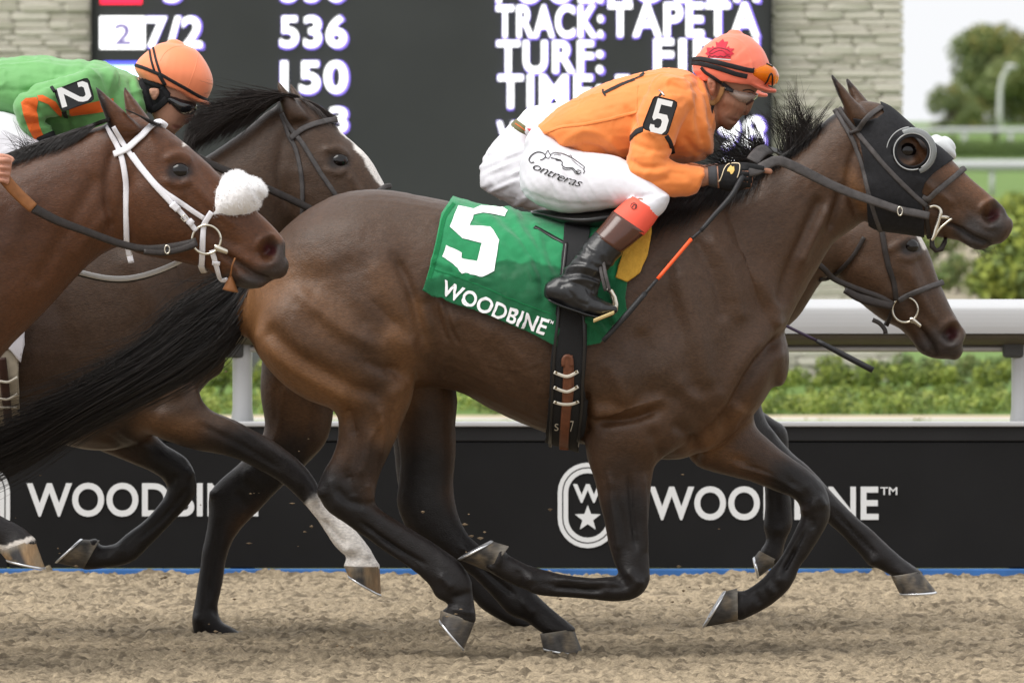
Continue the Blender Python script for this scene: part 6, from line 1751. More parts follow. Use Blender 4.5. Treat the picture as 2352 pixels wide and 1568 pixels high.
p5 = piece('person', [(headJ, 30, (.7, .6)), (noseJ, 14, (.5, .6)), (neckJ, 18, (.2, .2)), (shrink(torso, .8), 24, (.5, .5)), (shrink(armN, .72), 16, (.4, .2)), (shrink(armF, .72), 16, (.4, .2)), (shrink(thigh, .78), 18, (.4, .3)), (shrink(thighF, .78), 18, (.4, .3)),
                     (shrink(shin, .78), 14, (.4, .3)), (shrink(btop + boot[1:], .7), 14, (.3, .3)), (farside(shrink(shin + btop[1:] + boot[1:], .7)), 14, (.3, .3)), (shrink(foot, .7), 14, (.4, .4)), (farside(shrink(foot, .7)), 14, (.4, .4)),
                     (handN, 16, (.3, .5)), (thumb, 12, (.3, .7)), (handF, 16, (.3, .5)), (thumbF, 12, (.3, .7))] + [(f, 10, (.3, .6)) for f in fingers + fingersF], J, .0042, M_SKIN, None, facest, None, 3,
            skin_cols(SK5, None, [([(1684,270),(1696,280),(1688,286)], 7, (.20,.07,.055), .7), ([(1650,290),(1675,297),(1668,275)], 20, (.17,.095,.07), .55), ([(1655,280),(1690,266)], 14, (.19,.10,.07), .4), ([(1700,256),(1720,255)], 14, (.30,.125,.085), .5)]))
tag(p5, 'jockey in orange silks and coral helmet crouched low over the lead horse, whip in hand', 'person')
BJ = bvh_of(p5)
# ear
B = Buf(); B.add(*loft([(1626,178,1640,180,.006,-.076),(1624,190,1645,192,.010,-.080),(1628,206,1643,208,.010,-.079),(1632,218,1640,218,.006,-.076)], 0, 14, 4)); 
me_ear = remesh('ear', B.verts(), B.F, .0025, 3); sculpt(me_ear, [([(1634,190),(1636,206)], 5, -.005)]); V = vf_of(me_ear); set_col(me_ear, np.tile(np.array(SK5) * np.array([1.15, .95, .9]), (len(V), 1))); link('ear', me_ear, M_SKIN, p5)

def jwr(V, x, y):
    d = .0026 * fbm(V * 14, 3, 3) + crease(V, .0042, 9.0, 4)
    for (pts, r, a) in (([(1290,330),(1340,300),(1400,320),(1440,368)], 9, .006), ([(1300,345),(1360,335),(1410,365)], 7, -.005), ([(1330,340),(1390,360)], 8, .004), ([(1270,290),(1310,285)], 8, -.003), ([(1440,250),(1470,300)], 7, -.006), ([(1500,215),(1540,195),(1580,205)], 9, -.006), ([(1520,230),(1560,225)], 9, .004),
                        ([(1595,200),(1600,260),(1612,320)], 7, -.006), ([(1612,220),(1618,290),(1630,350)], 7, .005), ([(1588,215),(1590,300)], 7, .004), ([(1575,320),(1600,350),(1630,360)], 8, -.006),
                        ([(1450,370),(1480,385),(1530,380)], 6, -.006), ([(1446,390),(1490,400),(1530,395)], 7, .005), ([(1455,410),(1490,420),(1530,410)], 6, -.005), ([(1530,420),(1580,420)], 7, .003), ([(1530,395),(1570,400)], 6, -.003), ([(1455,330),(1500,345),(1540,340)], 7, -.005), ([(1465,300),(1500,312)], 7, .004)):
        q, al = seg_dist(x, y, crom(pts, 5) if len(pts) > 2 else pts); d += a * np.exp(-(q / r) ** 2)
    return d
jk = piece('jacket', [(torso, 34, (.5, .4)), (armN, 24, (.6, .15)), (armF, 20, (.6, .15))], J, .0052, M_ORANGE, p5, (), jwr, 4)
BJK = bvh_of(jk)
# collar
B = Buf(); B.add(*loft([(1588,182,1632,296,.085,0),(1598,176,1640,292,.078,0),(1605,172,1644,284,.070,0)], 0, 26, 4, (.1, .1))); B.build('collar', M_ORANGE, p5)
for pts in ([(1250,306),(1290,292),(1340,286),(1400,274),(1464,257)],):
    P, N = cast_path(BJK, pts); B = Buf(); B.add(*ribbon(P, N, .010, .0025, .0)); B.build('side_seam', M_ORANGE, p5)
for pts in ([(1464,196),(1462,240),(1462,300)], ):
    P, N = cast_path(BJK, pts); B = Buf(); B.add(*ribbon(P, N, .005, .0012, .0)); B.build('sleeve_seam', M_ORANGE, p5)
# black emblem on the back, cuff band, card 5
for path, w in (([(1388,214),(1410,203),(1436,191),(1458,183)], [6, 7, 6, 5] ), ([(1440,188),(1462,180),(1478,173)], 3), ([(1385,206),(1386,214),(1391,221)], 4), ([(1392,212),(1398,208)], 3), ([(1470,176),(1480,168)], 5)):
    Q = crom(path, 6) if len(path) > 2 else path
    ww = np.interp(np.linspace(0, 1, len(Q)), np.linspace(0, 1, len(np.atleast_1d(w))), np.atleast_1d(w)) if np.ndim(w) else w
    P_, F_ = line_poly(path, ww); decal('emblem', P_, F_, BJK, M_BLKPR, p5, .0022, 5)
head_strap('arm_band', [(1448,318),(1462,303),(1478,297)], 16, M_BAND, p5, BJK, J, .001, .002, False)
head_strap('arm_band', [(1530,312),(1540,330),(1545,352)], 12, M_BAND, p5, BJK, J, .001, .002, False)
head_strap('arm_band', [(1515,222),(1522,212)], 7, M_BAND, p5, BJK, J, .001, .002, False)
def card(corners, parent, numeral_pts, wdt):
    """rigid number card tied on the sleeve: rounded board with white pipe edge"""
    cs = np.array(corners, float)
    P = []
    for i in range(4):
        a, b, c = cs[i - 1], cs[i], cs[(i + 1) % 4]
        for t in (0, .5, 1):
            u = b + (a - b) / np.linalg.norm(a - b) * 9; v = b + (c - b) / np.linalg.norm(c - b) * 9
            P.append((1 - t) ** 2 * u + 2 * t * (1 - t) * b + t * t * v)
    P = np.array(P)
    y = numeral_pts[2]
    def sheet(Q, yy): x, z = wxz(Q[:, 0], Q[:, 1], np.full(len(Q), yy)); return np.stack([x, np.full(len(Q), yy), z], 1)
    n = len(P)
    tilt = lambda Q, yy: sheet(Q, yy)
    V = np.vstack([sheet(P, y), sheet(P, y + .006)])
    F = [list(range(n)), list(range(n, 2 * n))[::-1]] + [[i, n + i, n + (i + 1) % n, (i + 1) % n] for i in range(n)]
    B = Buf(); B.add(V, F); o = B.build('number_card', M_CARD, parent, smooth=False)
    R = Buf(); loop = np.vstack([sheet(P, y - .0005), sheet(P[:2], y - .0005)]); R.add(*tube(loop, .0016, 6, False)); R.build('card_edge', M_GLOVE, o)
    Q, F2 = numeral_pts[0], numeral_pts[1]
    flat = sheet(np.asarray(Q, float), y - .0022)
    me = mesh('numeral', flat, F2, False); bm = bmesh.new(); bm.from_mesh(me)
    bm.normal_update()
    for f in bm.faces:
        if f.normal.y > 0: f.normal_flip()
    bm.to_mesh(me); bm.free(); link('numeral', me, M_WPRINT, o)
    return o
def block5(f): 
    u = [(0,1),(0,.42),(.12,.34),(.30,.42),(.52,.42),(.62,.36),(.62,.22),(.52,.15),(.30,.15),(.24,.22),(0,.22),(0,.10),(.14,0),(.80,0),(.98,.13),(.98,.44),(.80,.58),(.30,.58),(.30,.84),(.92,.84),(.92,1)]
    return [f(a, b) for a, b in u]
f5 = lambda a, b: (1493 + 16 + (a - .5) * 38 - (b - .5) * -0 + (b - .5) * 16, 266 - (b - .5) * 74 + (a - .5) * 8)
card([(1503,220),(1557,234),(1532,312),(1474,295)], p5, (*poly_tris(block5(lambda a, b: (1496 + a * 38 + (b - .5) * 22 + 4, 268 - (b - .5) * 76 + (a - .5) * 9))), -.292), 40)
# zip tie and pin
B = Buf(); B.add(*tube([w3(1525,220,-.285), w3(1520,212,-.27), w3(1514,208,-.25)], .003, 6)); B.build('pin', M_STEEL, p5)

# breeches with fine stretch folds
def bwr(V, x, y):
    d = .0012 * fbm(V * 18, 3, 5)
    t = (x * .86 - y * .50); u = (x * .50 + y * .86)
    fold = vnoise(np.stack([t / 9.0, u / 70.0, V[:, 1] * 4], 1), 6)
    zone = np.exp(-((x - 1300) / 110) ** 2) * np.clip((y - 340) / 40, 0, 1) * np.clip((478 - y) / 18, 0, 1)
    d += .0042 * np.maximum(fold, -.1) * zone
    fold2 = vnoise(np.stack([(x * .80 - y * .6) / 8.0, (x * .6 + y * .8) / 60.0, V[:, 1] * 4], 1), 16)
    d += .0034 * np.maximum(fold2, -.1) * np.exp(-((x - 1450) / 60) ** 2) * np.clip((y - 400) / 25, 0, 1)
    for (pts, r, a) in (([(1205,440),(1250,458),(1320,470),(1400,468)], 6, -.0025), ([(1490,440),(1500,455),(1530,452)], 5, .004), ([(1462,455),(1490,448),(1520,456)], 5, -.003)):
        q, al = seg_dist(x, y, crom(pts, 5)); d += a * np.exp(-(q / r) ** 2)
    return d
bq = piece('breeches', [(thigh, 32, (.5, .2)), (thighF, 22, (.5, .2))], J, .005, M_BREECH, p5, (), bwr, 4)
BBQ = bvh_of(bq)
def Zb(pts): return [(1078 + a * .1875, 228.7 + b * .1875) for a, b in pts]
for pts, w in (([(870,745),(905,735),(935,700),(900,658),(830,650),(765,690),(738,740),(760,775),(800,770)], 2.2), ([(925,690),(945,655),(965,628),(975,655),(995,690),(970,725),(935,712)], 1.5), ([(995,690),(1010,670),(1050,655),(1090,662),(1150,672),(1240,715),(1330,770),(1412,830)], 1.6), ([(1412,830),(1400,862),(1412,880),(1395,912)], 1.8), ([(1370,880),(1330,868),(1315,885),(1345,895)], 1.4),
               ([(1000,720),(1060,730),(1120,755),(1140,780),(1135,805),(1165,835),(1215,840),(1270,845),(1310,890),(1345,915),(1370,890)], 2.0), ([(1140,838),(1170,860),(1220,862),(1262,858),(1300,905),(1340,918)], 1.6), ([(1060,738),(1120,752)], 3.2), ([(1040,690),(1060,678),(1120,690)], 1.2), ([(1250,740),(1320,800),(1390,850)], 1.0), ([(1220,700),(1240,690),(1255,720)], 1.2)):
    P_, F_ = line_poly(Zb(pts), w); decal('emblem', P_, F_, BBQ, M_BLKPR, p5, .0025, 5)
Vt, Ft = text_flat('ontreras', -.004, shear=.35, spacing=.93)
decal('lettering', rot_box(Vt, (1224, 388.5), 118, 15, math.radians(21), -3), Ft, BBQ, M_BLKPR, p5, .0025, 5)
# boots
def bootwr(V, x, y):
    d = .0014 * fbm(V * 24, 2, 9) + crease(V, .0034, 12.0, 7)
    for (pts, r, a) in (([(1300,622),(1330,612),(1370,622),(1385,632)], 5, .006), ([(1296,634),(1330,628),(1372,640)], 5, -.005), ([(1310,645),(1345,642),(1372,650)], 5, .005), ([(1330,590),(1350,600),(1345,620)], 6, .004), ([(1290,655),(1320,650),(1360,668)], 5, -.004), ([(1345,560),(1370,580),(1370,610)], 9, .003), ([(1300,660),(1325,690),(1350,700)], 4, -.002)):
        q, al = seg_dist(x, y, crom(pts, 5)); d += a * np.exp(-(q / r) ** 2)
    return d
for far in (0, 1):
    fs = (lambda s: farside(s)) if far else (lambda s: s)
    piece('boot', [(fs(boot), 22, (.2, .3)), (fs(foot), 22, (.5, .5))], J, .0042, M_BOOT, p5, (), bootwr if not far else None, 4)
    B = Buf(); B.add(*loft(fs(btop), J, 28, 5, (.05, .05))); B.build('boot_top', M_BTOP, p5)
    B = Buf(); B.add(*loft(fs(shin), J, 28, 5, (.05, .05))); B.build('boot_cuff', M_CUFF, p5)
    B = Buf(); B.add(*loft(fs([(1258,684,1260,692,.036,-.36),(1290,698,1292,707,.042,-.36),(1320,708,1320,717,.044,-.362),(1350,718,1350,727,.044,-.365),(1380,724,1380,731,.042,-.37),(1406,720,1406,727,.034,-.375)]), J, 18, 4, (.2, .3))); B.build('sole', M_BOOT, p5)
ck = bvh_of(bpy.data.objects['boot_cuff'])
c = [(1456 + 7 * math.cos(a), 474 + 7 * math.sin(a)) for a in np.linspace(0, 2 * math.pi, 14)]
P_, F_ = line_poly(c, 1.4, 2); decal('emblem', P_, F_, ck, M_BLKPR, p5, .002, 4)
P_, F_ = line_poly([(1452,477),(1456,471),(1461,473),(1458,479)], 1.8); decal('emblem', P_, F_, ck, M_BLKPR, p5, .002, 4)
# glove
gl = piece('glove', [([(s[0], s[1] - 1.5, s[2], s[3] + 1.5, s[4] + .003, s[5]) for s in handN[2:]], 18, (.2, .5)), ([(s[0], s[1] - 1.2, s[2], s[3] + 1.2, s[4] + .002, s[5]) for s in thumb[:4]], 14, (.3, .2))] + [([(s[0], s[1] - 1, s[2], s[3] + 1, s[4] + .0015, s[5]) for s in f[:3]], 12, (.3, .3)) for f in fingers], J, .003, M_GLOVE, p5, [([(1668,384),(1690,380),(1694,400)], 3, .001), ([(1702,392),(1722,393)], 3, -.003), ([(1702,405),(1722,406)], 3, -.003), ([(1702,418),(1720,419)], 3, -.003)], None, 2)
BGL = bvh_of(gl)
B = Buf(); B.add(*loft([(1626,382,1628,428,.030,-.20),(1645,380,1648,432,.033,-.20)], J, 20, 3, (.05, .05))); B.build('wrist_band', mat('grey_wrist_band', (.05, .05, .055), rough=.8), p5)
P_, F_ = line_poly([(1648,384),(1645,398),(1647,410),(1652,416),(1658,404),(1664,388),(1674,378),(1690,376),(1699,379),(1697,396),(1693,408)], 1.9); decal('piping', P_, F_, BGL, mat('cream_piping', (.62, .52, .36), rough=.7), p5, .0025, 4)
P_, F_ = poly_tris([(1672,388),(1678,381),(1684,385),(1686,382),(1687,392),(1683,399),(1679,401),(1676,395),(1670,394)]); decal('emblem', P_, F_, BGL, M_GOLD, p5, .0025, 4)

# helmet with stretched cover, goggles pushed up, clear goggles on the face
def helwr(V, x, y):
    d = .0006 * fbm(V * 30, 2, 5)
    a = np.arctan2(y - 160, x - 1655); rr = np.hypot(x - 1655, y - 160)
    d += .0011 * vnoise(np.stack([a * 9, rr / 60, V[:, 1] * 0], 1), 4) * np.exp(-((rr - 62) / 26) ** 2)
    q, al = seg_dist(x, y, crom([(1601,132),(1620,112),(1650,92),(1680,88),(1706,100),(1724,130),(1728,165)], 5)); d += .0022 * np.exp(-(q / 2.6) ** 2)
    return d
hel = piece('helmet', [([(1606,186,1716,188,.088,0),(1600,178,1750,200,.094,0),(1590,155,1772,184,.101,0),(1600,128,1768,148,.101,0),(1622,103,1752,113,.086,0),(1650,84,1728,88,.056,0),(1672,76,1706,77,.026,0)], 34, (.05, .5)),
                       ([(1700,176,1700,188,.090,0),(1735,188,1733,203,.080,0),(1762,199,1759,213,.056,0),(1782,205,1779,214,.026,0)], 24, (.2, .7))], J, .004, M_CORAL, p5, (), helwr, 3)
BH = bvh_of(hel)
B = Buf(); B.add(*loft([(1676,72,1678,78,.012,0),(1687,69,1687,77,.014,0),(1696,70,1696,77,.012,0)], J, 14, 3)); B.build('button', M_REDPR, p5)
leaf = [(660,0),(690,55),(740,45),(720,110),(760,130),(750,165),(800,150),(790,190),(850,205),(815,250),(830,255),(790,290),(790,330),(545,330),(540,290),(515,255),(560,225),(540,190),(600,195),(610,150),(655,175),(640,95)]
leaf = [(752,232),(772,270),(822,268),(800,325),(785,360),(835,330),(842,360),(908,362),(870,405),(905,430),(862,455),(856,495),(545,490),(545,455),(512,432),(540,405),(530,350),(600,352),(612,325),(640,350),(662,335),(652,268),(690,285)]
ZA = lambda pts: [(1535.4 + a * .16667, 52.27 + b * .16667) for a, b in pts]
P_, F_ = poly_tris(ZA(leaf)); decal('leaf_emblem', P_, F_, BH, M_REDPR, p5, .0018, 5)
for pts, w in (([(560,425),(600,390),(640,365),(700,355),(760,365),(820,385),(850,410)], 1.1), ([(565,440),(620,425),(700,390),(760,400),(800,440),(845,440)], .9), ([(550,480),(575,460),(600,478),(640,462),(680,478),(720,464),(760,478),(800,462),(850,472)], 1.4)):
    P_, F_ = line_poly(ZA(pts), w); decal('emblem', P_, F_, BH, M_BLKPR, p5, .0026, 4)
P_, F_ = line_poly(ZA([(580,497),(720,505),(855,517)]), 2.2); decal('emblem', P_, F_, BH, mat('silver_print', (.55, .56, .58), rough=.4), p5, .0026, 4)
head_strap('goggle_strap', [(1590,138),(1610,136),(1640,142),(1680,152),(1712,160),(1731,163)], 11, M_BAND, p5, BH, J, .003, .0025)
head_strap('goggle_strap', [(1591,145),(1612,147),(1650,157),(1690,170),(1716,176)], 11, M_BAND, p5, BH, J, .002, .002)
head_strap('chin_strap', [(1612,155),(1622,166),(1640,178),(1660,192),(1680,206)], 9, M_BAND, p5, bvh_of(hel, p5), J, .004, .002)
head_strap('chin_strap', [(1636,238),(1632,252),(1630,276)], 11, M_BAND, p5, BJ, J, .004, .002)
BHP = bvh_of(p5)
for pts, w in (([(1605,186),(1609,210),(1617,228),(1632,238),(1648,230),(1657,214),(1660,200)], 12), ([(1655,186),(1664,176)], 14)):
    head_strap('harness', pts, w, M_TANH, p5, BHP, J, .004, .004)
# amber goggles resting on the brim
def goggle(name, outline, zoff, Y0, bvh, lensmat, framemat, parent, fr=2.6, off=.010):
    o = empty(name, (0, 0, 0)); o.parent = parent
    P_, F_ = poly_tris(np.array(outline, float)); l = decal('lens', P_, F_, bvh, lensmat, None, off, 5); l.parent = o
    loop = np.vstack([outline, outline[:1]])
    P, N = cast_path(bvh, [tuple(p) for p in loop], 4, yr=None)
    B = Buf(); B.add(*tube(P + N * off * .8, fr / scale_at(Y0), 8)); f = B.build('frame', framemat); f.parent = o
    return o
ag = Buf()
ag.add(*loft([(1708,158,1706,176,.088,0),(1722,146,1722,188,.092,0),(1742,142,1744,194,.090,0),(1766,146,1764,196,.078,0),(1782,158,1776,197,.055,0),(1788,170,1780,194,.03,0)], J, 30, 5, (.2, .4)))
gv = empty('raised_goggles', (0, 0, 0)); gv.parent = p5
al_ = ag.build('lens', M_AMBER); al_.parent = gv
BA = bvh_of(al_)
for pts in ([(1709,166),(1716,154),(1736,145),(1756,146),(1774,154)], [(1708,172),(1714,182),(1732,190),(1750,194),(1760,190),(1768,172),(1773,172),(1774,196)]):
    P, N = cast_path(BA, pts, 3); B = Buf(); B.add(*tube(P + N * .001, .0026, 8)); f_ = B.build('frame', M_BAND); f_.parent = gv
head_strap('raised_goggle_strap', [(1700,158),(1718,160),(1732,163)], 12, M_BAND, p5, BA, J, .003, .003)
# goggles worn over the eyes
vz = [(1660,196),(1676,197),(1700,203),(1722,210),(1738,214),(1736,226),(1728,231),(1720,236),(1710,240),(1698,240),(1684,234),(1670,222),(1664,210)]
Bv = Buf(); Bv.add(*loft([(1660,194,1662,206,.080,0),(1674,194,1676,226,.084,0),(1694,200,1696,241,.080,0),(1714,206,1712,241,.070,0),(1732,212,1728,233,.050,0),(1740,215,1737,226,.028,0)], J, 28, 5, (.2, .4)))
wg = empty('worn_goggles', (0, 0, 0)); wg.parent = p5
vl = Bv.build('lens', M_CLENS); vl.parent = wg
BV = bvh_of(vl)
P, N = cast_path(BV, [(1664,206),(1668,220),(1682,234),(1698,241),(1712,239),(1722,234),(1730,228)], 3); B = Buf(); B.add(*tube(P + N * .001, .0042, 8)); f_ = B.build('frame', mat('brown_frame', (.06, .025, .02), rough=.4)); f_.parent = wg
head_strap('temple_strap', [(1660,200),(1672,206),(1684,210)], 9, M_BAND, p5, BV, J, .002, .002)
P_, F_ = line_poly([(1672,194),(1684,199),(1706,207)], 5); decal('lens_glint', P_, F_, BV, M_CUPW, p5, .002, 4)  # white strip painted in for the reflection along the lens's upper edge
# eye behind the lens
P_, F_ = poly_tris([(1712,214),(1722,212),(1730,217),(1722,221)]); decal('eye', P_, F_, BJ, MATS['eye'], p5, .001, 4)
P_, F_ = line_poly([(1706,208),(1720,206),(1732,211)], 2.5); decal('eyebrow', P_, F_, BJ, M_BLKPR, p5, .001, 4)

# whip held in the near hand
wh = empty('whip', tuple(W(1550, 600, -.30))); tag(wh, 'black riding whip with an orange middle section held by the orange jockey', 'whip')
def whip(parts, parent):
    for name, pts, r, m_ in parts:
        Q = np.array(pts, float); x, z = wxz(Q[:, 0], Q[:, 1], Q[:, 2]); P = crom(np.stack([x, Q[:, 2], z], 1), 4)
        B = Buf(); B.add(*tube(P, np.interp(np.linspace(0, 1, len(P)), np.linspace(0, 1, len(r)), r), 10)); B.build(name, m_, parent)
M_WHIP = mat('whip_black', (.018, .018, .02), rough=.5, spec=.4, bump=.3, bscale=300)
M_WORG = mat('whip_orange', (.85, .10, .02), rough=.45)
whip([('handle', [(1706,404,-.23),(1680,450,-.25),(1640,495,-.27),(1610,530,-.29)], [.0085,.008,.007,.006], M_WHIP), ('shaft', [(1610,530,-.29),(1588,549,-.30)], [.0042,.0042], M_WHIP), ('orange_shaft', [(1588,549,-.30),(1550,594,-.32),(1510,641,-.345)], [.0052,.0052], M_WORG),
      ('lower_shaft', [(1510,641,-.345),(1480,676,-.36)], [.0045,.005], M_WHIP), ('flap', [(1482,673,-.36),(1440,722,-.375),(1385,783,-.385)], [.0075,.0085,.007], M_WHIP)], wh)
wh2 = empty('whip', tuple(W(1900, 800, YI - .25))); tag(wh2, 'black whip sticking out low in front of the lead horse’s chest, against the rail', 'whip')
whip([('shaft', [(1700,690,YI - .2),(1800,745,YI - .24),(1880,784,YI - .26)], [.0045,.0045], mat('whip_purple', (.03, .018, .04), rough=.5)), ('handle', [(1876,782,YI - .26),(1940,816,YI - .27),(2005,850,YI - .28)], [.007,.009,.0095], M_WHIP)], wh2)

# ---------------- green jockey on the second-rank horse
torsoG = [(-50,152,-40,262,.14,0),(6,135,30,288,.165,0),(90,131,110,322,.182,0),(160,138,188,332,.19,0),(222,139,250,332,.195,0),(272,158,302,316,.165,0),(302,174,330,270,.11,0)]
armG = [(250,152,232,262,.07,-.14),(200,160,205,262,.068,-.19),(155,172,165,266,.064,-.215),(105,186,120,270,.060,-.23),(62,204,100,268,.058,-.235),(32,238,97,262,.056,-.235),(36,270,102,272,.052,-.23),(54,304,113,290,.046,-.22),(80,330,125,312,.042,-.20)]
thighG = [(-110,190,-160,262,.12,-.01),(-70,225,-172,320,.145,-.04),(-30,250,-150,390,.125,-.10),(30,262,-60,420,.10,-.15),(80,300,20,420,.088,-.185),(118,345,62,420,.07,-.22),(110,400,50,380,.062,-.25)]
shinG = [(112,400,46,372,.060,-.26),(60,460,-10,420,.056,-.29),(20,510,-50,470,.05,-.32),(-20,570,-80,520,.046,-.34)]
footG = [(-120,560,-126,610,.032,-.36),(-90,556,-96,630,.040,-.36),(-50,560,-56,640,.044,-.36),(-10,600,-14,648,.044,-.365),(30,624,28,644,.03,-.37)]
neckG = [(300,182,350,262,.06,0),(326,176,366,272,.056,0)]
headG = [(345,130,455,150,.060,0),(322,155,466,192,.078,0),(322,184,458,224,.079,0),(330,208,448,244,.076,0),(338,232,438,262,.071,0),(346,254,430,276,.064,0),(354,274,420,290,.056,0),(364,290,410,300,.045,0),(378,302,402,306,.028,0)]
noseG = [(440,242,452,250,.010,0),(430,258,446,266,.015,0),(420,270,441,275,.019,0),(414,278,434,283,.018,0)]
handG = [(76,322,122,306,.032,-.20),(96,346,140,326,.036,-.19),(112,366,152,348,.036,-.17)]
fingG = [[(118 + 8 * k,352 - 6 * k,130 + 8 * k,350 - 6 * k,.009,-.18),(130 + 8 * k,366 - 6 * k,142 + 8 * k,362 - 6 * k,.009,-.16),(130 + 8 * k,374 - 6 * k,140 + 8 * k,372 - 6 * k,.008,-.14)] for k in range(4)]
SKG = (0.42, 0.22, 0.15)
faceG = [([(398,226),(425,238),(446,248)], 8, -.004), ([(415,270),(412,282),(404,290)], 4, -.002), ([(430,281)], 3.5, -.003), ([(396,288),(408,294),(418,296)], 3, -.0035), ([(404,288),(420,290)], 4, .0025), ([(398,298),(412,300)], 4.5, .003)]
def make_rider(label, Y0, T, A, Th, Sh, Ft_, Nk, Hd, Ns, Hn, Fg, sk, cols, jmat, bmat, hmat, face, hlo, voxel=.0048, wr=None):
    p = piece('person', [(Hd, 28, (.7, .6)), (Ns, 14, (.5, .6)), (Nk, 16, (.2, .2)), (shrink(T, .8), 22, (.5, .5)), (shrink(A, .72), 14, (.4, .2)), (farside(shrink(A, .72)), 14, (.4, .2)), (shrink(Th, .78), 16, (.4, .3)), (farside(shrink(Th, .78)), 16, (.4, .3)),
              (shrink(Sh, .75), 14, (.4, .3)), (farside(shrink(Sh, .75)), 14, (.4, .3)), (shrink(Ft_, .75), 12, (.4, .4)), (farside(shrink(Ft_, .75)), 12, (.4, .4)), (Hn, 14, (.3, .5)), (farside(Hn), 14, (.3, .5))] + [(f, 9, (.3, .6)) for f in Fg] + [(farside(f), 9, (.3, .6)) for f in Fg], Y0, voxel, M_SKIN, None, face, None, 3, cols)
    tag(p, label, 'person')
    j = piece('jacket', [(T, 30, (.5, .4)), (A, 22, (.6, .15)), (farside(A), 18, (.6, .15))], Y0, .006, jmat, p, (), wr or silk(.003, 13), 4)
    b = piece('breeches', [(Th, 26, (.5, .2)), (farside(Th), 20, (.5, .2))], Y0, .007, bmat, p, (), silk(.0018, 18), 4)
    for fs in (lambda s: s, farside):
        piece('boot', [(fs(Sh), 20, (.1, .3)), (fs(Ft_), 20, (.5, .5))], Y0, .006, M_BOOT, p, (), None, 3)
    h = piece('helmet', hlo, Y0, .0045, hmat, p, (), None, 3)
    return p, j, b, h
def gwr(V, x, y):
    d = .0026 * fbm(V * 13, 3, 8) + crease(V, .0042, 9.0, 11)
    for (pts, r, a) in (([(130,170),(180,165),(205,140)], 8, -.008), ([(60,210),(110,195),(150,180)], 8, -.006), ([(140,180),(190,165),(230,170)], 9, .006), ([(0,206),(60,206),(120,190)], 4, -.003), ([(230,165),(250,200),(262,240)], 10, -.006), ([(300,190),(310,230)], 6, -.006), ([(60,240),(90,255)], 7, -.005), ([(55,262),(95,268)], 6, .005), ([(60,285),(105,280)], 6, -.005), ([(70,300),(112,292)], 5, .004), ([(110,250),(150,270),(160,300)], 8, -.006)):
        q, al = seg_dist(x, y, crom(pts, 5) if len(pts) > 2 else pts); d += a * np.exp(-(q / r) ** 2)
    return d
helG = [([(326,182,430,205,.088,0),(318,174,468,230,.094,0),(309,156,485,210,.102,0),(317,138,489,182,.102,0),(336,120,476,148,.088,0),(362,102,452,116,.060,0),(386,96,424,103,.028,0)], 32, (.05, .5)), ([(400,190,396,206,.090,0),(440,212,434,228,.080,0),(468,226,463,242,.056,0),(487,240,484,248,.026,0)], 22, (.2, .7))]
pG, jG, bG, hG = make_rider('jockey in green silks with orange stripes, orange helmet and dark goggles', YM, torsoG, armG, thighG, shinG, footG, neckG, headG, noseG, handG, fingG, SKG,
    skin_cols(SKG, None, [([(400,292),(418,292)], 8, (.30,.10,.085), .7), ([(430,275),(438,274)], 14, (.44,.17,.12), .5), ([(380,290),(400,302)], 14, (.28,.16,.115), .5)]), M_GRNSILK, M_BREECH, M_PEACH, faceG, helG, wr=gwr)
BG_ = bvh_of(jG); BHG = bvh_of(hG); BPG = bvh_of(pG)
for poly in ([(49,236),(60,226),(84,224),(88,232),(84,255),(90,290),(100,312),(82,325),(66,296),(54,262)], [(86,220),(98,219),(128,234),(142,256),(141,270),(128,258),(112,240),(88,231)], [(158,246),(190,240),(228,231),(260,226),(262,254),(228,258),(190,262),(160,266)]):
    P_, F_ = poly_tris(poly); decal('orange_stripe', P_, F_, BG_, M_ORSTR, pG, .0025, 7)
B = Buf(); B.add(*loft([(74,322,124,300,.046,-.21),(88,340,131,319,.046,-.20)], YM, 22, 3, (.05, .05))); B.build('cuff', M_BAND, pG)
def two(f): 
    u = [(0,0),(1,0),(1,.17),(.36,.17),(.92,.56),(1,.70),(1,.86),(.84,1),(.16,1),(0,.86),(0,.68),(.24,.68),(.24,.78),(.32,.84),(.68,.84),(.76,.78),(.76,.72),(.70,.64),(0,.16)]
    return [f(a, b) for a, b in u]
# the card lies on its side: numeral rotated a quarter turn clockwise
ca, sa = math.cos(math.radians(-16)), math.sin(math.radians(-16))
def f2(a, b):
    lx, ly = (b - .5) * 72, (a - .5) * 46          # up of the numeral points right
    return (171 + lx * ca - ly * sa, 216 + lx * sa + ly * ca)
cg = card([(124,208),(202,178),(217,230),(143,257)], pG, (*poly_tris(two(f2)), YM - .305), 40)
head_strap('arm_band', [(118,200),(126,212)], 8, M_BAND, pG, BG_, YM, .002, .003, False)
head_strap('arm_band', [(146,255),(152,268)], 12, M_BAND, pG, BG_, YM, .002, .003, False)
for pts, w in (([(311,150),(330,156),(352,165),(368,172)], 8), ([(344,116),(348,140),(355,164)], 5.5), ([(352,110),(359,140),(368,168)], 5.5), ([(364,168),(395,186),(429,205),(455,220),(476,231)], 7.5), ([(366,172),(374,186),(380,196)], 9)):
    head_strap('helmet_strap', pts, w, M_BAND, pG, BHG, YM, .0015, .002)
for pts in ([(368,140),(378,122),(400,108),(430,106)], [(455,120),(450,150),(440,180),(430,204)]):
    P, N = cast_path(BHG, pts, 3); B = Buf(); B.add(*ribbon(P, N, .003, .0008, .0)); B.build('cover_seam', M_PEACH, pG)
BHPG = bvh_of(pG, hG)
P_, F_ = poly_tris([(319,180),(345,184),(378,198),(392,214),(386,230),(372,240),(360,250),(348,263),(336,246),(328,216)]); decal('hood', P_, F_, BPG, M_BLKCL, pG, .0045, 5)
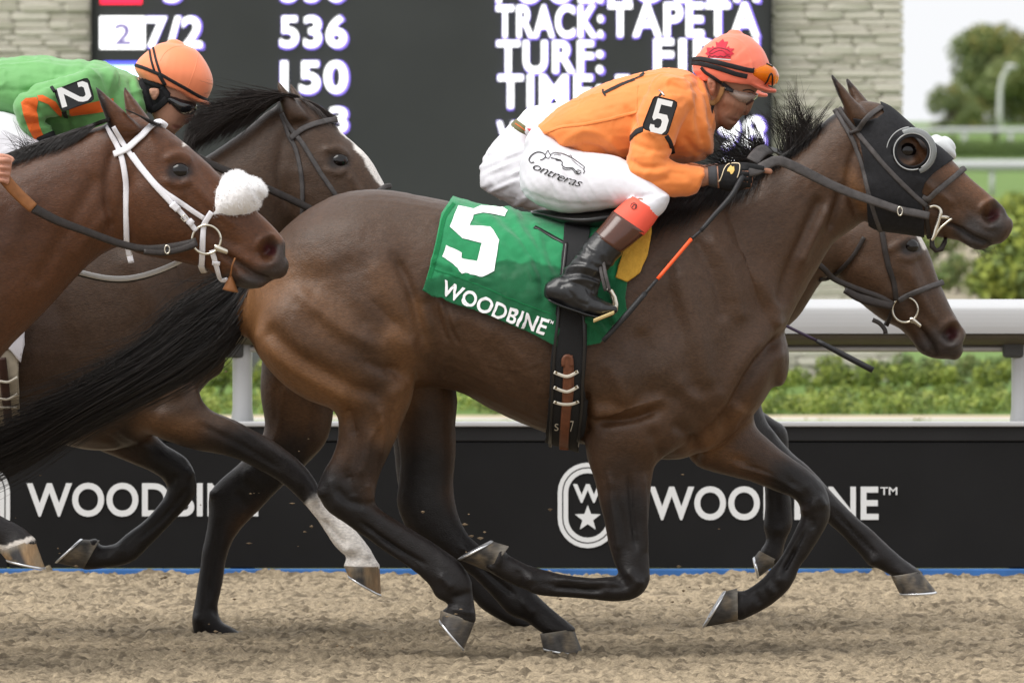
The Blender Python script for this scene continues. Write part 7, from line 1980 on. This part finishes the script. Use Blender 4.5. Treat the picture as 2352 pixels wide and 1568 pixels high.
for pts, w in (([(325,184),(333,216),(342,240),(350,256)], 18), ([(350,252),(362,246),(376,234),(388,222)], 16), ([(335,184),(352,192),(376,198)], 14), ([(372,200),(382,214),(386,226)], 14)):
    head_strap('hood', pts, w, M_BLKCL, pG, BPG, YM, .003, .005)
B = Buf(); B.add(*loft([(342,206,366,206,.008,-.078),(344,216,366,216,.010,-.080),(350,228,360,226,.007,-.077)], YM, 14, 4)); me_ = remesh('ear', B.verts(), B.F, .003, 2); sculpt(me_, [([(354,210),(355,222)], 6, -.005)]); set_col(me_, np.tile(np.array(SKG), (len(me_.vertices), 1))); link('ear', me_, M_SKIN, pG)
gz = empty('goggles', (0, 0, 0)); gz.parent = pG
B = Buf(); B.add(*loft([(386,214,388,238,.084,0),(400,212,402,256,.086,0),(420,220,416,267,.082,0),(438,228,434,264,.068,0),(450,238,447,256,.045,0)], YM, 28, 5, (.2, .4))); l_ = B.build('lens', M_DLENS); l_.parent = gz
BL = bvh_of(l_)
P, N = cast_path(BL, [(388,228),(394,246),(408,263),(424,267),(440,260),(449,250)], 3); B = Buf(); B.add(*tube(P + N * .001, .003, 8)); f_ = B.build('frame', M_BAND); f_.parent = gz
head_strap('strap_buckle', [(386,211),(398,213)], 7, M_STEEL, gz, BL, YM, .004, .002, False)

# ---------------- rail-side jockey: only hips and back show
torsoI = [(1188,280,1216,330,.125,0),(1216,250,1258,345,.15,0),(1285,236,1325,350,.165,0),(1380,222,1430,352,.175,0),(1470,205,1520,352,.185,0),(1540,200,1590,340,.17,0),(1590,210,1618,300,.11,0)]
breI = [(1232,322,1165,292,.12,-.01),(1262,350,1122,342,.145,-.03),(1290,372,1104,392,.135,-.06),(1320,385,1118,442,.115,-.10),(1370,392,1236,488,.10,-.14),(1430,405,1352,496,.088,-.18),(1480,440,1420,500,.07,-.22),(1480,490,1410,470,.062,-.25)]
shI = [(1478,492,1408,466,.058,-.26),(1420,545,1352,508,.054,-.29),(1370,610,1300,580,.048,-.33),(1340,650,1270,625,.045,-.345)]
ftI = [(1250,640,1244,684,.032,-.36),(1280,632,1276,698,.04,-.36),(1330,650,1322,712,.044,-.362),(1375,684,1370,716,.04,-.37),(1400,700,1398,712,.025,-.375)]
mv = lambda secs, dx, dy, k, cx, cy: [(cx + (s[0] - cx) * k + dx, cy + (s[1] - cy) * k + dy, cx + (s[2] - cx) * k + dx, cy + (s[3] - cy) * k + dy, s[4] * k, s[5]) for s in secs]
K = lambda secs: mv(secs, -6, 14, .86, 1685, 180)
armI = [(1500,212,1585,262,.066,-.14),(1462,268,1560,300,.064,-.18),(1450,330,1540,350,.06,-.205),(1460,390,1536,372,.056,-.215),(1500,430,1550,376,.052,-.21),(1580,440,1600,385,.044,-.20)]
hnI = [(1588,392,1594,434,.03,-.20),(1630,386,1634,438,.034,-.20),(1670,384,1676,430,.034,-.20)]
fgI = [[(1660,392 + 12 * k,1662,404 + 12 * k,.009,-.215),(1680,394 + 12 * k,1682,406 + 12 * k,.009,-.20),(1672,398 + 12 * k,1672,410 + 12 * k,.0085,-.18)] for k in range(4)]
def biwr(V, x, y):
    d = .0016 * fbm(V * 18, 3, 5)
    f = vnoise(np.stack([(x * .38 + y * .92) / 8.5, (x * .92 - y * .38) / 60, V[:, 1] * 3], 1), 3)
    return d + .0060 * np.maximum(f, -.2) * np.clip((y - 330) / 40, 0, 1)
pI, jI, bI, hI_ = make_rider('jockey in white silks and white breeches mostly hidden behind the orange jockey', YI, torsoI, armI, breI, shI, ftI, K(neckJ), K(headJ), K(noseJ), hnI, fgI, SK5, skin_cols(SK5), M_WSILK, M_BREECH, M_CORAL, (),
    [(K([(1606,186,1716,188,.088,0),(1600,178,1750,200,.094,0),(1590,155,1772,184,.101,0),(1600,128,1768,148,.101,0),(1622,103,1752,113,.086,0),(1650,84,1728,88,.056,0),(1672,76,1706,77,.026,0)]), 28, (.05, .5)), (K([(1700,176,1700,188,.090,0),(1735,188,1733,203,.080,0),(1762,199,1759,213,.056,0),(1782,205,1779,214,.026,0)]), 20, (.2, .7))], wr=silk(.003, 14))
V = vf_of(bI.data); N = normals_of(bI.data); x, y = proj(V); setv(bI.data, V + N * biwr(V, x, y)[:, None])
Bbi = bvh_of(bI)
B = Buf(); B.add(*loft([(1228,326,1170,288,.128,0),(1240,312,1184,274,.132,0)], YI, 36, 3, (.05, .05))); B.build('belt', M_OLIVE, pI)
P, N = cast_path(bvh_of(bpy.data.objects['belt']), [(1184,284),(1204,298),(1228,320)], 3); B = Buf(); B.add(*ribbon(P, N, .003, .001, .001)); B.build('belt_stitch', M_ORSTR, pI)
B = Buf(); B.add(*loft([(1238,326,1206,290,.118,0),(1272,318,1246,294,.125,0),(1300,318,1280,300,.12,0)], YI - .05, 30, 3, (.05, .05))); B.build('shirt_tail', M_RED, pI)

# ---------------- rider of the reddish bay: only the bare hand on the rein shows
S = lambda secs, dx=-560, dy=45: shift(secs, dx, dy)
armW = [(-310,205,-325,310,.07,-.14),(-350,235,-320,320,.068,-.19),(-370,272,-310,340,.06,-.22),(-350,340,-290,340,.056,-.23),(-290,386,-240,350,.05,-.23),(-180,404,-160,352,.045,-.23),(-90,414,-80,362,.040,-.23),(-55,418,-50,366,.034,-.23)]
handW = [(-66,366,-66,416,.028,-.23),(-40,360,-42,420,.036,-.23),(-14,358,-18,424,.038,-.23),(6,364,2,420,.034,-.23)]
fingW = [[(-6,362 + 14 * k,-8,376 + 14 * k,.0098,-.262),(14 - 2 * k,361 + 15 * k,12 - 2 * k,375 + 15 * k,.0100,-.258),(27 - 2 * k,366 + 15 * k,24 - 2 * k,380 + 15 * k,.0096,-.240),(28 - 2 * k,371 + 14 * k,26 - 2 * k,383 + 14 * k,.009,-.215),(14,374 + 13 * k,12,385 + 13 * k,.0085,-.20)] for k in range(4)]
fingW.append([(-30,356,-28,372,.012,-.215),(0,352,0,366,.011,-.205),(22,356,20,368,.0095,-.20),(32,362,30,372,.008,-.20)])
SKW = (0.47, 0.235, 0.16)
wst = [([(-14,376),(26,378)], 3, -.007), ([(-14,391),(26,394)], 3, -.007), ([(-14,405),(24,409)], 3, -.007), ([(8,368)], 5, .002), ([(6,383)], 5, .002), ([(4,398)], 5, .002)]
pW, jW, bW_, hW_ = make_rider('rider at the left edge whose bare hand grips the tan rein of the reddish bay', YW, S(torsoG), armW, S(thighG), S(shinG), S(footG), S(neckG, -560, 20), S(headG, -560, 20), S(noseG, -560, 20), handW, fingW, SKW, skin_cols(SKW, None, [([(10,366),(10,410)], 22, (.52,.24,.17), .4)]),
    mat('navy_silk', (.02, .03, .10), rough=.6), M_BREECH, mat('navy_helmet', (.02, .03, .10), rough=.45), wst, [(S(l, -560, 20), n, c) for l, n, c in helG], voxel=.0042)

# ------------------------------------------------------------------ bits of track kicked up by the hooves
r = np.random.default_rng(77)
V = []; F = []; n = 0
for k in range(90):
    hx, hy, hyY = [(500, 1450, YI), (1050, 1480, -.14), (1290, 1490, .14), (1630, 1420, .12), (180, 1290, YM), (700, 1250, YM), (1080, 1260, -.13)][r.integers(0, 7)]
    px = hx - r.exponential(140) + 40; py = hy - r.exponential(90) + 20; Y = hyY + r.normal() * .15
    if py > 1500: continue
    c = np.array(W(px, py, Y)); s = .002 + .0045 * r.random() ** 2
    o = np.array([[1, 0, 0], [-1, 0, 0], [0, 1, 0], [0, -1, 0], [0, 0, 1], [0, 0, -1]], float) * r.uniform(.5, 1.4, (6, 1)) * s * np.array([1.5, 1, .8])
    V.append(c + o); F += [[n + a for a in f] for f in ((0, 2, 4), (2, 1, 4), (1, 3, 4), (3, 0, 4), (2, 0, 5), (1, 2, 5), (3, 1, 5), (0, 3, 5))]; n += 6
o = link('kicked_up_dirt', mesh('kicked_up_dirt', np.vstack(V), F, False), mat('flying_sand', (.22, .16, .10), rough=.95)); tag(o, 'specks of track material flying behind the hooves', 'dirt', kind='stuff')
